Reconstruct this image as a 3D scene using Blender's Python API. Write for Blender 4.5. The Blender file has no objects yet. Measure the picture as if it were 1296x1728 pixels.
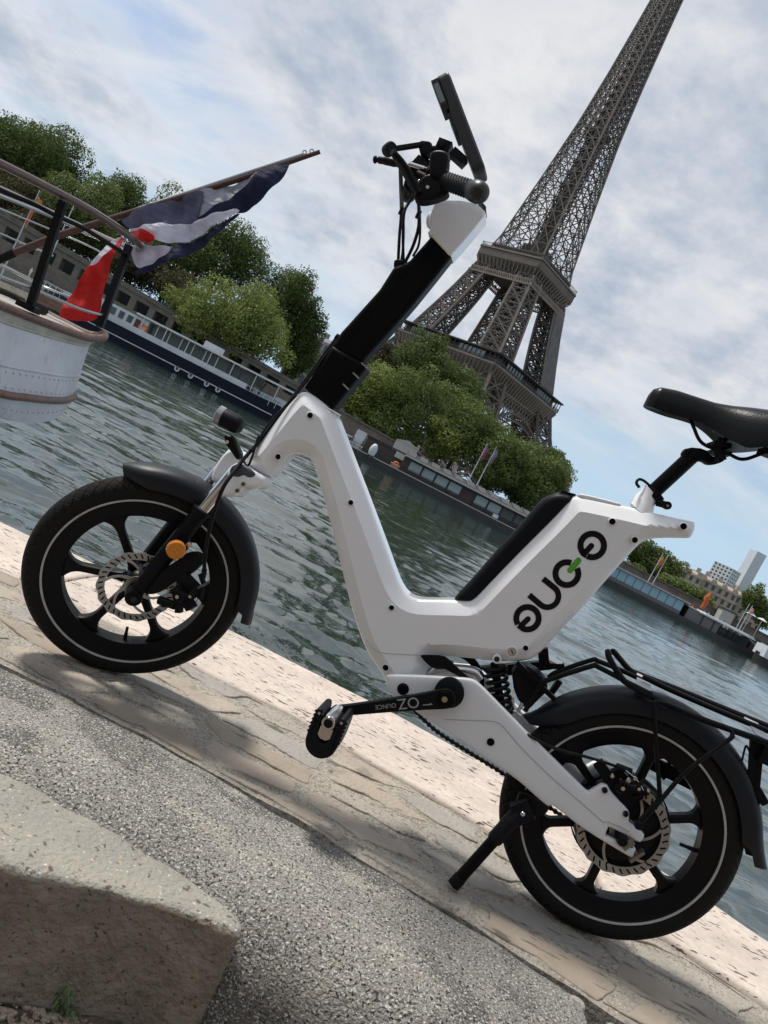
import bpy, math, random
import numpy as np
from mathutils import Vector, Matrix
from mathutils.geometry import delaunay_2d_cdt

scene = bpy.context.scene
COL = scene.collection
rnd = random.Random(7)
R = math.radians

# ------------------------------------------------------------------ camera
F_PX = 1298.0                       # focal length in pixels of a 1296 x 1728 picture
ROLL = R(27.0)
PITCH = -math.atan(97 / F_PX)
EYE = np.array([0.0, 0.0, 0.75])
CAM_CR, CAM_SR, CAM_CP, CAM_SP = math.cos(ROLL), math.sin(ROLL), math.cos(PITCH), math.sin(PITCH)


def _cam_dir(a, up, z):             # camera axes (unrolled) to world
    return np.array([a, z * CAM_CP - up * CAM_SP, up * CAM_CP + z * CAM_SP])


cam_data = bpy.data.cameras.new('camera')
cam_data.sensor_fit = 'VERTICAL'
cam_data.sensor_height = 36.0
cam_data.lens = F_PX / 1728 * 36.0
cam_data.clip_start = 0.05
cam_data.clip_end = 6000
cam = bpy.data.objects.new('camera', cam_data)
COL.objects.link(cam)
_r = _cam_dir(CAM_CR, CAM_SR, 0)
_u = _cam_dir(-CAM_SR, CAM_CR, 0)
_b = -_cam_dir(0, 0, 1)
cam.matrix_world = Matrix(((_r[0], _u[0], _b[0], EYE[0]), (_r[1], _u[1], _b[1], EYE[1]),
                           (_r[2], _u[2], _b[2], EYE[2]), (0, 0, 0, 1)))
scene.camera = cam

# ------------------------------------------------------------------ light
TO_SUN = Vector((-0.52, 0.20, 1.0)).normalized()
SUN_EL = math.asin(TO_SUN.z)
SUN_AZ = math.atan2(TO_SUN.x, TO_SUN.y)
sun_data = bpy.data.lights.new('sun', 'SUN')
sun_data.energy = 3.1
sun_data.angle = R(8.0)
sun_data.color = (1.0, 0.95, 0.87)
sun = bpy.data.objects.new('sun', sun_data)
sun.rotation_euler = (-TO_SUN).to_track_quat('-Z', 'Y').to_euler()
sun.location = (0, 0, 60)
COL.objects.link(sun)

vs = scene.view_settings
vs.view_transform = 'Standard'
vs.look = 'None'
vs.exposure = 0.42
vs.gamma = 1.0
vs.use_curve_mapping = False

world = bpy.data.worlds.new('World')
scene.world = world
world.use_nodes = True


def build_world():
    nt = world.node_tree
    nt.nodes.clear()
    N = nt.nodes.new
    L = nt.links.new

    def math_(op, a, b=None, c=None):
        n = N('ShaderNodeMath')
        n.operation = op
        for i, s in enumerate((a, b, c)):
            if s is None:
                continue
            if isinstance(s, (int, float)):
                n.inputs[i].default_value = s
            else:
                L(s, n.inputs[i])
        return n.outputs[0]

    def noise(vec, scale, detail, rough, dist=0.0, off=(0, 0, 0), sc=(1, 1, 1), rot=(0, 0, 0)):
        m = N('ShaderNodeMapping')
        m.inputs['Location'].default_value = off
        m.inputs['Rotation'].default_value = rot
        m.inputs['Scale'].default_value = sc
        L(vec, m.inputs['Vector'])
        n = N('ShaderNodeTexNoise')
        n.inputs['Scale'].default_value = scale
        n.inputs['Detail'].default_value = detail
        n.inputs['Roughness'].default_value = rough
        n.inputs['Distortion'].default_value = dist
        L(m.outputs[0], n.inputs['Vector'])
        return n.outputs['Fac']

    def ramp(fac, lo, hi):
        n = N('ShaderNodeMapRange')
        n.interpolation_type = 'SMOOTHSTEP'
        n.inputs['From Min'].default_value = lo
        n.inputs['From Max'].default_value = hi
        L(fac, n.inputs['Value'])
        return n.outputs[0]

    def mix(fac, a, b):
        n = N('ShaderNodeMix')
        n.data_type = 'RGBA'
        L(fac, n.inputs[0])
        for s, i in ((a, 6), (b, 7)):
            if isinstance(s, tuple):
                n.inputs[i].default_value = (*s, 1)
            else:
                L(s, n.inputs[i])
        return n.outputs[2]

    sky = N('ShaderNodeTexSky')
    sky.sky_type = 'NISHITA'
    sky.sun_disc = False
    sky.sun_elevation = SUN_EL
    sky.sun_rotation = SUN_AZ
    sky.air_density = 1.0
    sky.dust_density = 2.2
    sky.ozone_density = 1.2
    geo = N('ShaderNodeTexCoord')
    sep = N('ShaderNodeSeparateXYZ')
    L(geo.outputs['Generated'], sep.inputs[0])
    z = math_('MAXIMUM', sep.outputs[2], 0.0)
    zz = math_('ADD', z, 0.30)
    com = N('ShaderNodeCombineXYZ')
    L(math_('DIVIDE', sep.outputs[0], zz), com.inputs[0])
    L(math_('DIVIDE', sep.outputs[1], zz), com.inputs[1])
    P = com.outputs[0]
    # thick broken cloud deck
    big = noise(P, 0.8, 5, 0.55, 0.15, off=(7.7, 11.2, 0.0), sc=(0.75, 1.0, 1))
    fine = noise(P, 2.9, 8, 0.60, 0.05, off=(1.3, 4.1, 0.0), sc=(1.0, 0.8, 1))
    tiny = noise(P, 13.0, 5, 0.6, 0.1, off=(4.3, 1.1, 0.0))
    shape = math_('ADD', math_('MULTIPLY', big, 0.72), math_('ADD', math_('MULTIPLY', fine, 0.22), math_('MULTIPLY', tiny, 0.06)))
    cover = ramp(shape, 0.375, 0.50)
    # wispy high streaks, drawn out sideways
    wisp = noise(P, 2.2, 7, 0.62, 0.9, off=(2.0, 7.7, 0), sc=(0.45, 1.2, 1), rot=(0, 0, R(14)))
    wcov = math_('MULTIPLY', ramp(wisp, 0.46, 0.72), 0.75)
    # cloud light: bright thin rims, greyer thick bellies
    belly = ramp(math_('ADD', math_('MULTIPLY', fine, 0.52), math_('ADD', math_('MULTIPLY', big, 0.40), math_('MULTIPLY', tiny, 0.16))), 0.44, 0.66)
    cloud = mix(belly, (6.4, 6.35, 6.4), (3.1, 3.65, 4.5))
    # towards the horizon all whitens with distance
    hz = ramp(z, 0.30, 0.0)
    skyc = mix(math_('MULTIPLY', hz, 0.85), sky.outputs[0], (4.0, 5.6, 7.2))
    lowfade = ramp(z, 0.04, 0.22)
    c1 = mix(math_('MULTIPLY', wcov, lowfade), skyc, (6.0, 6.2, 6.4))
    c2 = mix(math_('MULTIPLY', cover, math_('MULTIPLY', lowfade, 0.95)), c1, cloud)
    bg = N('ShaderNodeBackground')
    bg.inputs['Strength'].default_value = 0.1
    L(c2, bg.inputs['Color'])
    out = N('ShaderNodeOutputWorld')
    L(bg.outputs[0], out.inputs[0])


build_world()


# ------------------------------------------------------------------ measuring helpers
def ray(u, v):
    a = (u - 648) / F_PX
    b = (v - 864) / F_PX
    return _cam_dir(a * CAM_CR + b * CAM_SR, a * CAM_SR - b * CAM_CR, 1.0)


def W(u, v, Y):
    """world point seen at photo pixel (u, v) at distance Y ahead"""
    d = ray(u, v)
    return EYE + d * (Y / d[1])


_Rm = np.array([.735, 1.590, .278])
_Fm = np.array([-.44, 1.754, .224])
ex = _Rm - _Fm
WB = float(np.linalg.norm(ex))
ex = ex / WB
ey = np.array([-ex[1], ex[0], 0.0])
ey /= np.linalg.norm(ey)
ez = np.cross(ex, ey)
ORG = _Rm - .25 * ez
M_BIKE = Matrix(((ex[0], ey[0], ez[0], ORG[0]), (ex[1], ey[1], ez[1], ORG[1]),
                 (ex[2], ey[2], ez[2], ORG[2]), (0, 0, 0, 1)))


def bp(u, v, y=0.0):
    """bicycle coordinates (x rearward, z up) at sideways offset y"""
    d = ray(u, v)
    t = ((ORG - EYE) @ ey + y) / (d @ ey)
    p = EYE + t * d - ORG
    return float(p @ ex), float(p @ ez)


def b3(u, v, y=0.0):
    x, z = bp(u, v, y)
    return Vector((x, y, z))


def gp(u, v, z=0.0):
    """pavement coordinates (x, y) at height z over the stones"""
    d = ray(u, v)
    t = ((ORG - EYE) @ ez + z) / (d @ ez)
    p = EYE + t * d - ORG
    return float(p @ ex), float(p @ ey)


# ------------------------------------------------------------------ mesh helpers
class MB:
    def __init__(self):
        self.v = []
        self.f = []

    def add(self, vs_, fs_):
        n = len(self.v)
        self.v.extend([tuple(p) for p in vs_])
        self.f.extend([tuple(i + n for i in f) for f in fs_])
        return self

    def box(self, c, s, rot=None):
        x, y, z = s[0] / 2, s[1] / 2, s[2] / 2
        vs_ = [Vector(p) for p in ((-x, -y, -z), (x, -y, -z), (x, y, -z), (-x, y, -z), (-x, -y, z), (x, -y, z), (x, y, z), (-x, y, z))]
        if rot is not None:
            vs_ = [rot @ p for p in vs_]
        c = Vector(c)
        return self.add([p + c for p in vs_], [(0, 3, 2, 1), (4, 5, 6, 7), (0, 1, 5, 4), (1, 2, 6, 5), (2, 3, 7, 6), (3, 0, 4, 7)])

    def bar(self, p, q, w, h=None, up=(0, 0, 1), caps=True):
        p, q = Vector(p), Vector(q)
        h = w if h is None else h
        d = (q - p)
        if d.length < 1e-9:
            return self
        d.normalize()
        a = d.cross(Vector(up))
        if a.length < 1e-3:
            a = d.cross(Vector((0, 1, 0)))
        a.normalize()
        b = a.cross(d)
        a *= w / 2
        b *= h / 2
        vs_ = [p - a - b, p + a - b, p + a + b, p - a + b, q - a - b, q + a - b, q + a + b, q - a + b]
        fs_ = [(0, 1, 5, 4), (1, 2, 6, 5), (2, 3, 7, 6), (3, 0, 4, 7)]
        if caps:
            fs_ += [(3, 2, 1, 0), (4, 5, 6, 7)]
        return self.add(vs_, fs_)

    def tube(self, pts, r, n=8, closed=False, caps=True):
        pts = [Vector(p) for p in pts]
        m = len(pts)
        rr = r if isinstance(r, (list, tuple)) else [r] * m
        vs_ = []
        prev = None
        for i, p in enumerate(pts):
            if closed:
                t = pts[(i + 1) % m] - pts[i - 1]
            else:
                t = pts[min(i + 1, m - 1)] - pts[max(i - 1, 0)]
            t.normalize()
            if prev is None:
                a = t.orthogonal()
            else:
                a = prev - t * prev.dot(t)
            a.normalize()
            prev = a
            b = t.cross(a)
            for k in range(n):
                th = 2 * math.pi * k / n
                vs_.append(p + (a * math.cos(th) + b * math.sin(th)) * rr[i])
        fs_ = []
        for i in range(m if closed else m - 1):
            j = (i + 1) % m
            for k in range(n):
                k2 = (k + 1) % n
                fs_.append((i * n + k, i * n + k2, j * n + k2, j * n + k))
        if caps and not closed:
            fs_.append(tuple(range(n - 1, -1, -1)))
            fs_.append(tuple((m - 1) * n + k for k in range(n)))
        return self.add(vs_, fs_)

    def lathe(self, prof, o=(0, 0, 0), axis=(0, 1, 0), n=32, a0=0.0, a1=2 * math.pi, ref=None):
        """prof: (radius, along) pairs turned about the axis through o"""
        o, ax = Vector(o), Vector(axis).normalized()
        a = Vector(ref).normalized() if ref is not None else ax.orthogonal().normalized()
        b = ax.cross(a)
        full = abs(a1 - a0 - 2 * math.pi) < 1e-6
        cnt = n if full else n + 1
        m = len(prof)
        vs_ = []
        for i in range(cnt):
            th = a0 + (a1 - a0) * i / n
            d = a * math.cos(th) + b * math.sin(th)
            for r_, t in prof:
                vs_.append(o + d * r_ + ax * t)
        fs_ = []
        for i in range(n):
            j = (i + 1) % cnt
            for k in range(m - 1):
                if prof[k][0] < 1e-7 and prof[k + 1][0] < 1e-7:
                    continue
                fs_.append((i * m + k, j * m + k, j * m + k + 1, i * m + k + 1))
        return self.add(vs_, fs_)

    def prism(self, poly, d0, d1, fn):
        """poly: 2-D outline; fn(a, b, d) -> 3-D"""
        n = len(poly)
        vs_ = [fn(a, b, d0) for a, b in poly] + [fn(a, b, d1) for a, b in poly]
        fs_ = [tuple(range(n - 1, -1, -1)), tuple(range(n, 2 * n))]
        fs_ += [(i, (i + 1) % n, n + (i + 1) % n, n + i) for i in range(n)]
        return self.add(vs_, fs_)

    def ball(self, c, r, n=12, m=8, sc=(1, 1, 1)):
        c = Vector(c)
        vs_ = []
        for i in range(m + 1):
            ph = math.pi * i / m
            for k in range(n):
                th = 2 * math.pi * k / n
                vs_.append(c + Vector((math.sin(ph) * math.cos(th) * sc[0], math.sin(ph) * math.sin(th) * sc[1], math.cos(ph) * sc[2])) * r)
        fs_ = [(i * n + k, (i + 1) * n + k, (i + 1) * n + (k + 1) % n, i * n + (k + 1) % n) for i in range(m) for k in range(n)]
        return self.add(vs_, fs_)

    def loft(self, rings, caps=True, closed=False):
        n = len(rings[0])
        m = len(rings)
        vs_ = [p for r_ in rings for p in r_]
        fs_ = []
        for i in range(m if closed else m - 1):
            j = (i + 1) % m
            for k in range(n):
                k2 = (k + 1) % n
                fs_.append((i * n + k, i * n + k2, j * n + k2, j * n + k))
        if caps and not closed:
            fs_.append(tuple(range(n - 1, -1, -1)))
            fs_.append(tuple((m - 1) * n + k for k in range(n)))
        return self.add(vs_, fs_)

    def mesh(self, name, mat, smooth=None):
        me = bpy.data.meshes.new(name)
        me.from_pydata(self.v, [], self.f)
        me.validate()
        if smooth is not None:
            me.polygons.foreach_set('use_smooth', [True] * len(me.polygons))
            me.set_sharp_from_angle(angle=R(smooth))
        if mat is not None:
            me.materials.append(mat)
        me.update()
        return me

    def build(self, name, mat, parent=None, smooth=None, fix=True):
        me = self.mesh(name, mat, smooth)
        if fix:
            import bmesh
            bm = bmesh.new()
            bm.from_mesh(me)
            bmesh.ops.recalc_face_normals(bm, faces=bm.faces)
            bm.to_mesh(me)
            bm.free()
        return link(name, me, parent)


def link(name, data, parent=None, mw=None):
    o = bpy.data.objects.new(name, data)
    COL.objects.link(o)
    if parent is not None:
        o.parent = parent
    if mw is not None:
        o.matrix_world = mw
    return o


def tag(o, label=None, cat=None, group=None, kind=None):
    if label:
        o['label'] = label
    if cat:
        o['category'] = cat
    if group:
        o['group'] = group
    if kind:
        o['kind'] = kind
    return o


def thing(name, label, cat, loc=(0, 0, 0), group=None, mw=None, rz=0.0):
    o = bpy.data.objects.new(name, None)
    o.empty_display_size = 0.1
    COL.objects.link(o)
    if mw is not None:
        o.matrix_world = mw
    else:
        o.location = loc
        o.rotation_euler = (0, 0, rz)
    return tag(o, label, cat, group)


def part_empty(name, parent, mat4=None):
    o = bpy.data.objects.new(name, None)
    o.empty_display_size = 0.05
    COL.objects.link(o)
    o.parent = parent
    if mat4 is not None:
        o.matrix_basis = mat4
    return o


def copy_tree(o, parent=None):
    c = o.copy()
    COL.objects.link(c)
    c.parent = parent
    for ch in o.children:
        copy_tree(ch, c)
    return c


# ------------------------------------------------------------------ materials
MATS = {}


def mat(name, col, rough=0.5, metal=0.0, var=0.0, vscale=8.0, bump=0.0, bscale=60.0, col2=None, coat=0.0,
        detail=6.0, stretch=(1, 1, 1), speck=None, spec=0.5, rvar=0.0, coords='Object'):
    """plain procedural surface: noise between two colours, fine bump, optional specks (colour, scale, amount)"""
    if name in MATS:
        return MATS[name]
    m = bpy.data.materials.new(name)
    m.use_nodes = True
    nt = m.node_tree
    b = nt.nodes['Principled BSDF']
    N, L = nt.nodes.new, nt.links.new
    b.inputs['Base Color'].default_value = (*col, 1)
    b.inputs['Roughness'].default_value = rough
    b.inputs['Metallic'].default_value = metal
    b.inputs['Coat Weight'].default_value = coat
    b.inputs['Specular IOR Level'].default_value = spec
    tc = N('ShaderNodeTexCoord')
    mp = N('ShaderNodeMapping')
    mp.inputs['Scale'].default_value = stretch
    L(tc.outputs[coords], mp.inputs[0])
    colour = None
    if var > 0 or col2 is not None:
        n = N('ShaderNodeTexNoise')
        n.inputs['Scale'].default_value = vscale
        n.inputs['Detail'].default_value = detail
        n.inputs['Roughness'].default_value = 0.65
        L(mp.outputs[0], n.inputs['Vector'])
        r_ = N('ShaderNodeMapRange')
        r_.inputs['From Min'].default_value = 0.34
        r_.inputs['From Max'].default_value = 0.66
        L(n.outputs['Fac'], r_.inputs[0])
        mx = N('ShaderNodeMix')
        mx.data_type = 'RGBA'
        c2 = col2 if col2 is not None else tuple(min(1, c * (1 + var)) for c in col)
        c1 = col if col2 is not None else tuple(c * (1 - var) for c in col)
        mx.inputs[6].default_value = (*c1, 1)
        mx.inputs[7].default_value = (*c2, 1)
        L(r_.outputs[0], mx.inputs[0])
        colour = mx.outputs[2]
        if rvar > 0:
            rr = N('ShaderNodeMapRange')
            rr.inputs['To Min'].default_value = max(0.02, rough - rvar)
            rr.inputs['To Max'].default_value = min(1, rough + rvar)
            L(n.outputs['Fac'], rr.inputs[0])
            L(rr.outputs[0], b.inputs['Roughness'])
    for sp in (speck or []):
        n = N('ShaderNodeTexNoise')
        n.inputs['Scale'].default_value = sp[1]
        n.inputs['Detail'].default_value = 3
        mp2 = N('ShaderNodeMapping')
        mp2.inputs['Location'].default_value = (sp[1] * .37, sp[1] * .11, sp[2] * 9)
        mp2.inputs['Scale'].default_value = sp[3] if len(sp) > 3 else (1, 1, 1)
        L(tc.outputs[coords], mp2.inputs[0])
        L(mp2.outputs[0], n.inputs['Vector'])
        r_ = N('ShaderNodeMapRange')
        r_.inputs['From Min'].default_value = sp[2]
        r_.inputs['From Max'].default_value = sp[2] + 0.05
        L(n.outputs['Fac'], r_.inputs[0])
        mx = N('ShaderNodeMix')
        mx.data_type = 'RGBA'
        if colour is None:
            mx.inputs[6].default_value = (*col, 1)
        else:
            L(colour, mx.inputs[6])
        mx.inputs[7].default_value = (*sp[0], 1)
        L(r_.outputs[0], mx.inputs[0])
        colour = mx.outputs[2]
    if colour is not None:
        L(colour, b.inputs['Base Color'])
    if bump > 0:
        n = N('ShaderNodeTexNoise')
        n.inputs['Scale'].default_value = bscale
        n.inputs['Detail'].default_value = 5
        L(mp.outputs[0], n.inputs['Vector'])
        bp_ = N('ShaderNodeBump')
        bp_.inputs['Strength'].default_value = 1.0
        bp_.inputs['Distance'].default_value = bump
        L(n.outputs['Fac'], bp_.inputs['Height'])
        L(bp_.outputs[0], b.inputs['Normal'])
    MATS[name] = m
    return m


def glass_mat(name, col, rough=0.05, alpha=1.0):
    m = mat(name, col, rough, spec=0.8)
    return m


# ------------------------------------------------------------------ traced shapes
def chaikin(P, it=2, closed=True):
    P = [tuple(p) for p in P]
    for _ in range(it):
        Q = []
        n = len(P)
        for i in range(n if closed else n - 1):
            a, b = P[i], P[(i + 1) % n]
            Q.append((a[0] * .75 + b[0] * .25, a[1] * .75 + b[1] * .25))
            Q.append((a[0] * .25 + b[0] * .75, a[1] * .25 + b[1] * .75))
        P = Q
    return P


def resample(P, step, closed=True):
    P = np.array(P, float)
    if closed:
        P = np.vstack([P, P[:1]])
    s = np.r_[0, np.cumsum(np.hypot(*np.diff(P, axis=0).T))]
    n = max(8, int(s[-1] / step))
    t = np.linspace(0, s[-1], n + (0 if closed else 1), endpoint=not closed)
    return np.c_[np.interp(t, s, P[:, 0]), np.interp(t, s, P[:, 1])]


def dist_to_outline(Q, P):
    A = P
    B = np.roll(P, -1, axis=0)
    d = np.full(len(Q), 1e9)
    AB = B - A
    L2 = (AB ** 2).sum(1) + 1e-12
    for i in range(0, len(Q), 2000):
        q = Q[i:i + 2000]
        t = np.clip(((q[:, None, :] - A) * AB).sum(2) / L2, 0, 1)
        c = A + t[..., None] * AB
        d[i:i + 2000] = np.sqrt(((q[:, None, :] - c) ** 2).sum(2)).min(1)
    return d


def inside(Q, P):
    x, y = Q[:, 0], Q[:, 1]
    c = np.zeros(len(Q), bool)
    n = len(P)
    for i in range(n):
        x0, y0 = P[i]
        x1, y1 = P[(i + 1) % n]
        if y0 == y1:
            continue
        k = ((y0 > y) != (y1 > y)) & (x < (x1 - x0) * (y - y0) / (y1 - y0) + x0)
        c ^= k
    return c


def pillow(name, outline, ymid, half, mat_, parent, rnd_r=0.006, cham=0.0, cham_w=0.03, grid=0.007, it=2, step=0.006,
           smooth=50, fn=None, two_sided=True, dish=None):
    """a slab of the traced outline with rounded and chamfered rims; fn(x, z, y) -> 3-D"""
    P = chaikin(outline, it) if it else list(outline)
    P = resample(P, step)
    if (P[:, 0] * np.roll(P[:, 1], -1) - np.roll(P[:, 0], -1) * P[:, 1]).sum() < 0:
        P = P[::-1].copy()
    T = np.roll(P, -1, axis=0) - np.roll(P, 1, axis=0)
    T /= np.hypot(*T.T)[:, None] + 1e-12
    Nn = np.c_[-T[:, 1], T[:, 0]]
    pts = [P]
    for k in (0.12, 0.35, 0.7, 1.0):
        d = rnd_r * k
        Q = P + Nn * d
        dd = dist_to_outline(Q, P)
        ok = (dd > d * .93) & inside(Q, P)
        pts.append(Q[ok])
    if cham:
        Q = P + Nn * cham_w
        ok = (dist_to_outline(Q, P) > cham_w * .985) & inside(Q, P)
        pts.append(Q[ok])
    gx = np.arange(P[:, 0].min(), P[:, 0].max(), grid)
    gz = np.arange(P[:, 1].min(), P[:, 1].max(), grid)
    G = np.array([(a + (grid / 2 if j % 2 else 0), b) for j, b in enumerate(gz) for a in gx])
    if len(G):
        G = G[inside(G, P)]
    if len(G):
        dg_ = dist_to_outline(G, P)
        keep = dg_ > rnd_r + grid * .45
        if cham:
            keep &= np.abs(dg_ - cham_w) > grid * .4
        pts.append(G[keep])
    Q = np.vstack(pts)
    n = len(P)
    vo, eo, fo, ov, oe, of = delaunay_2d_cdt([Vector(p) for p in Q], [(i, (i + 1) % n) for i in range(n)], [], 1, 1e-6)
    V2 = np.array([(p.x, p.y) for p in vo])
    d = dist_to_outline(V2, P)
    drop = np.where(d < rnd_r, rnd_r - np.sqrt(np.maximum(0, rnd_r ** 2 - (rnd_r - np.minimum(d, rnd_r)) ** 2)), 0)
    if cham:
        drop = drop + cham * np.clip(1 - d / cham_w, 0, 1)
    if dish is not None:
        drop = drop + dish(V2, d)
    h = half - drop
    fn = fn or (lambda x, z, y: (x, y, z))
    mb = MB()
    near = [fn(p[0], p[1], ymid - hh) for p, hh in zip(V2, h)]
    far = [fn(p[0], p[1], ymid + hh) for p, hh in zip(V2, h)]
    m = len(V2)
    back = {}
    for i, o in enumerate(ov):
        for k in o:
            back[k] = i
    fs_ = [tuple(f) for f in fo] + [tuple(i + m for i in reversed(f)) for f in fo]
    for i in range(n):
        a, b = back.get(i), back.get((i + 1) % n)
        if a is None or b is None or a == b:
            continue
        fs_.append((a, b, b + m, a + m))
    mb.add(near + far, fs_)
    return mb.build(name, mat_, parent, smooth)


def catmull(P, k=6, closed=False):
    P = [Vector(p) for p in P]
    n = len(P)
    out = []
    rng = range(n) if closed else range(n - 1)
    for i in rng:
        p0 = P[(i - 1) % n] if closed or i > 0 else P[i] * 2 - P[i + 1]
        p1 = P[i]
        p2 = P[(i + 1) % n]
        p3 = P[(i + 2) % n] if closed or i + 2 < n else P[i + 1] * 2 - P[i]
        for j in range(k):
            t = j / k
            out.append(0.5 * ((2 * p1) + (p2 - p0) * t + (2 * p0 - 5 * p1 + 4 * p2 - p3) * t * t + (3 * p1 - p0 - 3 * p2 + p3) * t ** 3))
    if not closed:
        out.append(P[-1])
    return out
# ================================================================== THE SETTING
WATER_Z = -2.45


def snoise(x, y, seed=0):
    r_ = np.random.RandomState(seed)
    o = np.zeros_like(x)
    for k in range(9):
        a = r_.uniform(0, 2 * math.pi)
        w = r_.uniform(2, 9) * (1 + k * .35)
        o += np.sin((x * math.cos(a) + y * math.sin(a)) * w + r_.uniform(0, 6.28)) / (1 + k * .5)
    return o


# ---- near quay: limestone coping, mortar bed with flagstones, granite kerb
def limestone_mat():
    m = bpy.data.materials.new('pitted_limestone')
    m.use_nodes = True
    nt = m.node_tree
    b = nt.nodes['Principled BSDF']
    N, L = nt.nodes.new, nt.links.new
    tc = N('ShaderNodeTexCoord')

    def noise(scale, detail, st=(1, 1, 1), off=(0, 0, 0), rough=.6):
        mp = N('ShaderNodeMapping')
        mp.inputs['Scale'].default_value = st
        mp.inputs['Location'].default_value = off
        L(tc.outputs['Object'], mp.inputs[0])
        n = N('ShaderNodeTexNoise')
        n.inputs['Scale'].default_value = scale
        n.inputs['Detail'].default_value = detail
        n.inputs['Roughness'].default_value = rough
        L(mp.outputs[0], n.inputs['Vector'])
        return n.outputs['Fac']

    def rng(f, a, b_, c=0.0, d=1.0):
        n = N('ShaderNodeMapRange')
        n.inputs[1].default_value = a
        n.inputs[2].default_value = b_
        n.inputs[3].default_value = c
        n.inputs[4].default_value = d
        L(f, n.inputs[0])
        return n.outputs[0]

    def mix(f, a, b_):
        n = N('ShaderNodeMix')
        n.data_type = 'RGBA'
        L(f, n.inputs[0])
        for s, i in ((a, 6), (b_, 7)):
            if isinstance(s, tuple):
                n.inputs[i].default_value = (*s, 1)
            else:
                L(s, n.inputs[i])
        return n.outputs[2]

    base = mix(rng(noise(5, 6, (1, 2.2, 1)), .35, .65), (.47, .405, .355), (.60, .52, .455))
    base = mix(rng(noise(60, 3), .4, .7, 0, .45), base, (.34, .29, .25))
    base = mix(rng(noise(2.2, 5, (1, 2, 1), (7, 3, 0)), .52, .68, 0, .55), base, (.33, .30, .265))
    patch = noise(4.2, 3, (1, 2, 1), (3, 1, 0))
    pits = noise(58, 2, (0.45, 1.5, 1), (0, 0, 4))
    thr = N('ShaderNodeMath')
    thr.operation = 'MULTIPLY_ADD'
    L(patch, thr.inputs[0])
    thr.inputs[1].default_value = 0.36
    L(pits, thr.inputs[2])
    pm = rng(thr.outputs[0], .815, .86)
    col = mix(pm, base, (.085, .075, .068))
    L(col, b.inputs['Base Color'])
    b.inputs['Roughness'].default_value = 0.85
    hsum = N('ShaderNodeMath')
    hsum.operation = 'MULTIPLY_ADD'
    L(pm, hsum.inputs[0])
    hsum.inputs[1].default_value = -1.0
    L(rng(noise(120, 4), 0, 1, 0, .25), hsum.inputs[2])
    bm = N('ShaderNodeBump')
    bm.inputs['Distance'].default_value = 0.004
    L(hsum.outputs[0], bm.inputs['Height'])
    L(bm.outputs[0], b.inputs['Normal'])
    return m


M_LIME = limestone_mat()
M_MORTAR = mat('weathered_mortar', (.24, .22, .185), .92, col2=(.37, .335, .285), vscale=7, bump=.012, bscale=75,
               speck=[((.17, .152, .125), 110, .57), ((.47, .43, .36), 190, .60), ((.13, .118, .10), 300, .60), ((.13, .12, .10), 9, .645)], detail=12)
M_FLAG = [mat('flagstone_tan', (.30, .255, .21), .85, col2=(.39, .335, .28), vscale=9, bump=.006, bscale=95, detail=10, speck=[((.24, .21, .17), 12, .60), ((.20, .165, .13), 42, .64, (.4, 1.3, 1))]),
          mat('flagstone_grey', (.25, .235, .215), .85, col2=(.33, .305, .27), vscale=9, bump=.006, bscale=95, detail=10, speck=[((.15, .13, .115), 42, .64, (.4, 1.3, 1))]),
          mat('flagstone_pink', (.38, .305, .245), .85, col2=(.32, .28, .235), vscale=8, bump=.006, bscale=95, detail=10, speck=[((.27, .235, .19), 12, .60), ((.22, .165, .13), 42, .63, (.4, 1.3, 1))]),
          mat('flagstone_brown', (.235, .195, .155), .88, col2=(.315, .27, .215), vscale=6, bump=.003, bscale=60, speck=[((.13, .11, .09), 30, .62, (.4, 1.3, 1))]),
          mat('flagstone_beige', (.27, .245, .205), .9, col2=(.36, .33, .28), vscale=10, bump=.006, bscale=90, speck=[((.17, .15, .125), 120, .59), ((.44, .41, .35), 200, .62)], detail=10)]
M_GRANITE = mat('speckled_granite', (.185, .177, .162), .85, col2=(.305, .292, .266), vscale=3.2, bump=.009, bscale=190,
                speck=[((.14, .135, .125), 5, .57, (1, 2, 1)), ((.30, .28, .245), 7, .60, (1, 2, 1)), ((.53, .51, .47), 230, .565), ((.040, .038, .035), 200, .565), ((.30, .25, .20), 200, .61)])
M_CONC_TOP = mat('aggregate_concrete', (.21, .205, .19), .9, col2=(.31, .29, .25), vscale=4, bump=.007, bscale=110,
                 speck=[((.40, .30, .20), 95, .66), ((.55, .52, .45), 140, .66), ((.115, .095, .075), 75, .62)])
M_DIRT = mat('earth', (.10, .075, .055), .95, col2=(.16, .12, .085), vscale=22, bump=.012, bscale=60)

EDGE = [(0, 882), (48, 904), (122, 932), (333, 1035), (480, 1111), (640, 1192), (850, 1305), (1000, 1397), (1225, 1540), (1290, 1585)]
JOINT = [(0, 962), (36, 978), (115, 1011), (205, 1060), (322, 1118), (444, 1182), (522, 1223), (626, 1287), (730, 1347), (830, 1405), (990, 1500), (1122, 1586), (1153, 1608), (1240, 1662), (1296, 1702)]
KERB = [(0, 1120), (110, 1172), (220, 1232), (330, 1290), (430, 1345), (545, 1410), (648, 1472), (734, 1529), (850, 1597), (970, 1674), (1040, 1722)]


def extend(pl, xa, xb):
    pl = sorted(pl)
    a, b = pl[0], pl[-1]
    return [(xa, a[1] + (a[1] - pl[1][1]) / (a[0] - pl[1][0]) * (xa - a[0]) * .3)] + pl + [(xb, b[1] + (b[1] - pl[-3][1]) / (b[0] - pl[-3][0]) * (xb - b[0]) * .6)]


g_edge = extend([gp(*p) for p in EDGE], -9, 7)
g_joint = extend([gp(*p) for p in JOINT], -9, 7)
g_kerb = extend([gp(*p) for p in KERB], -9, 7)


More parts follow.
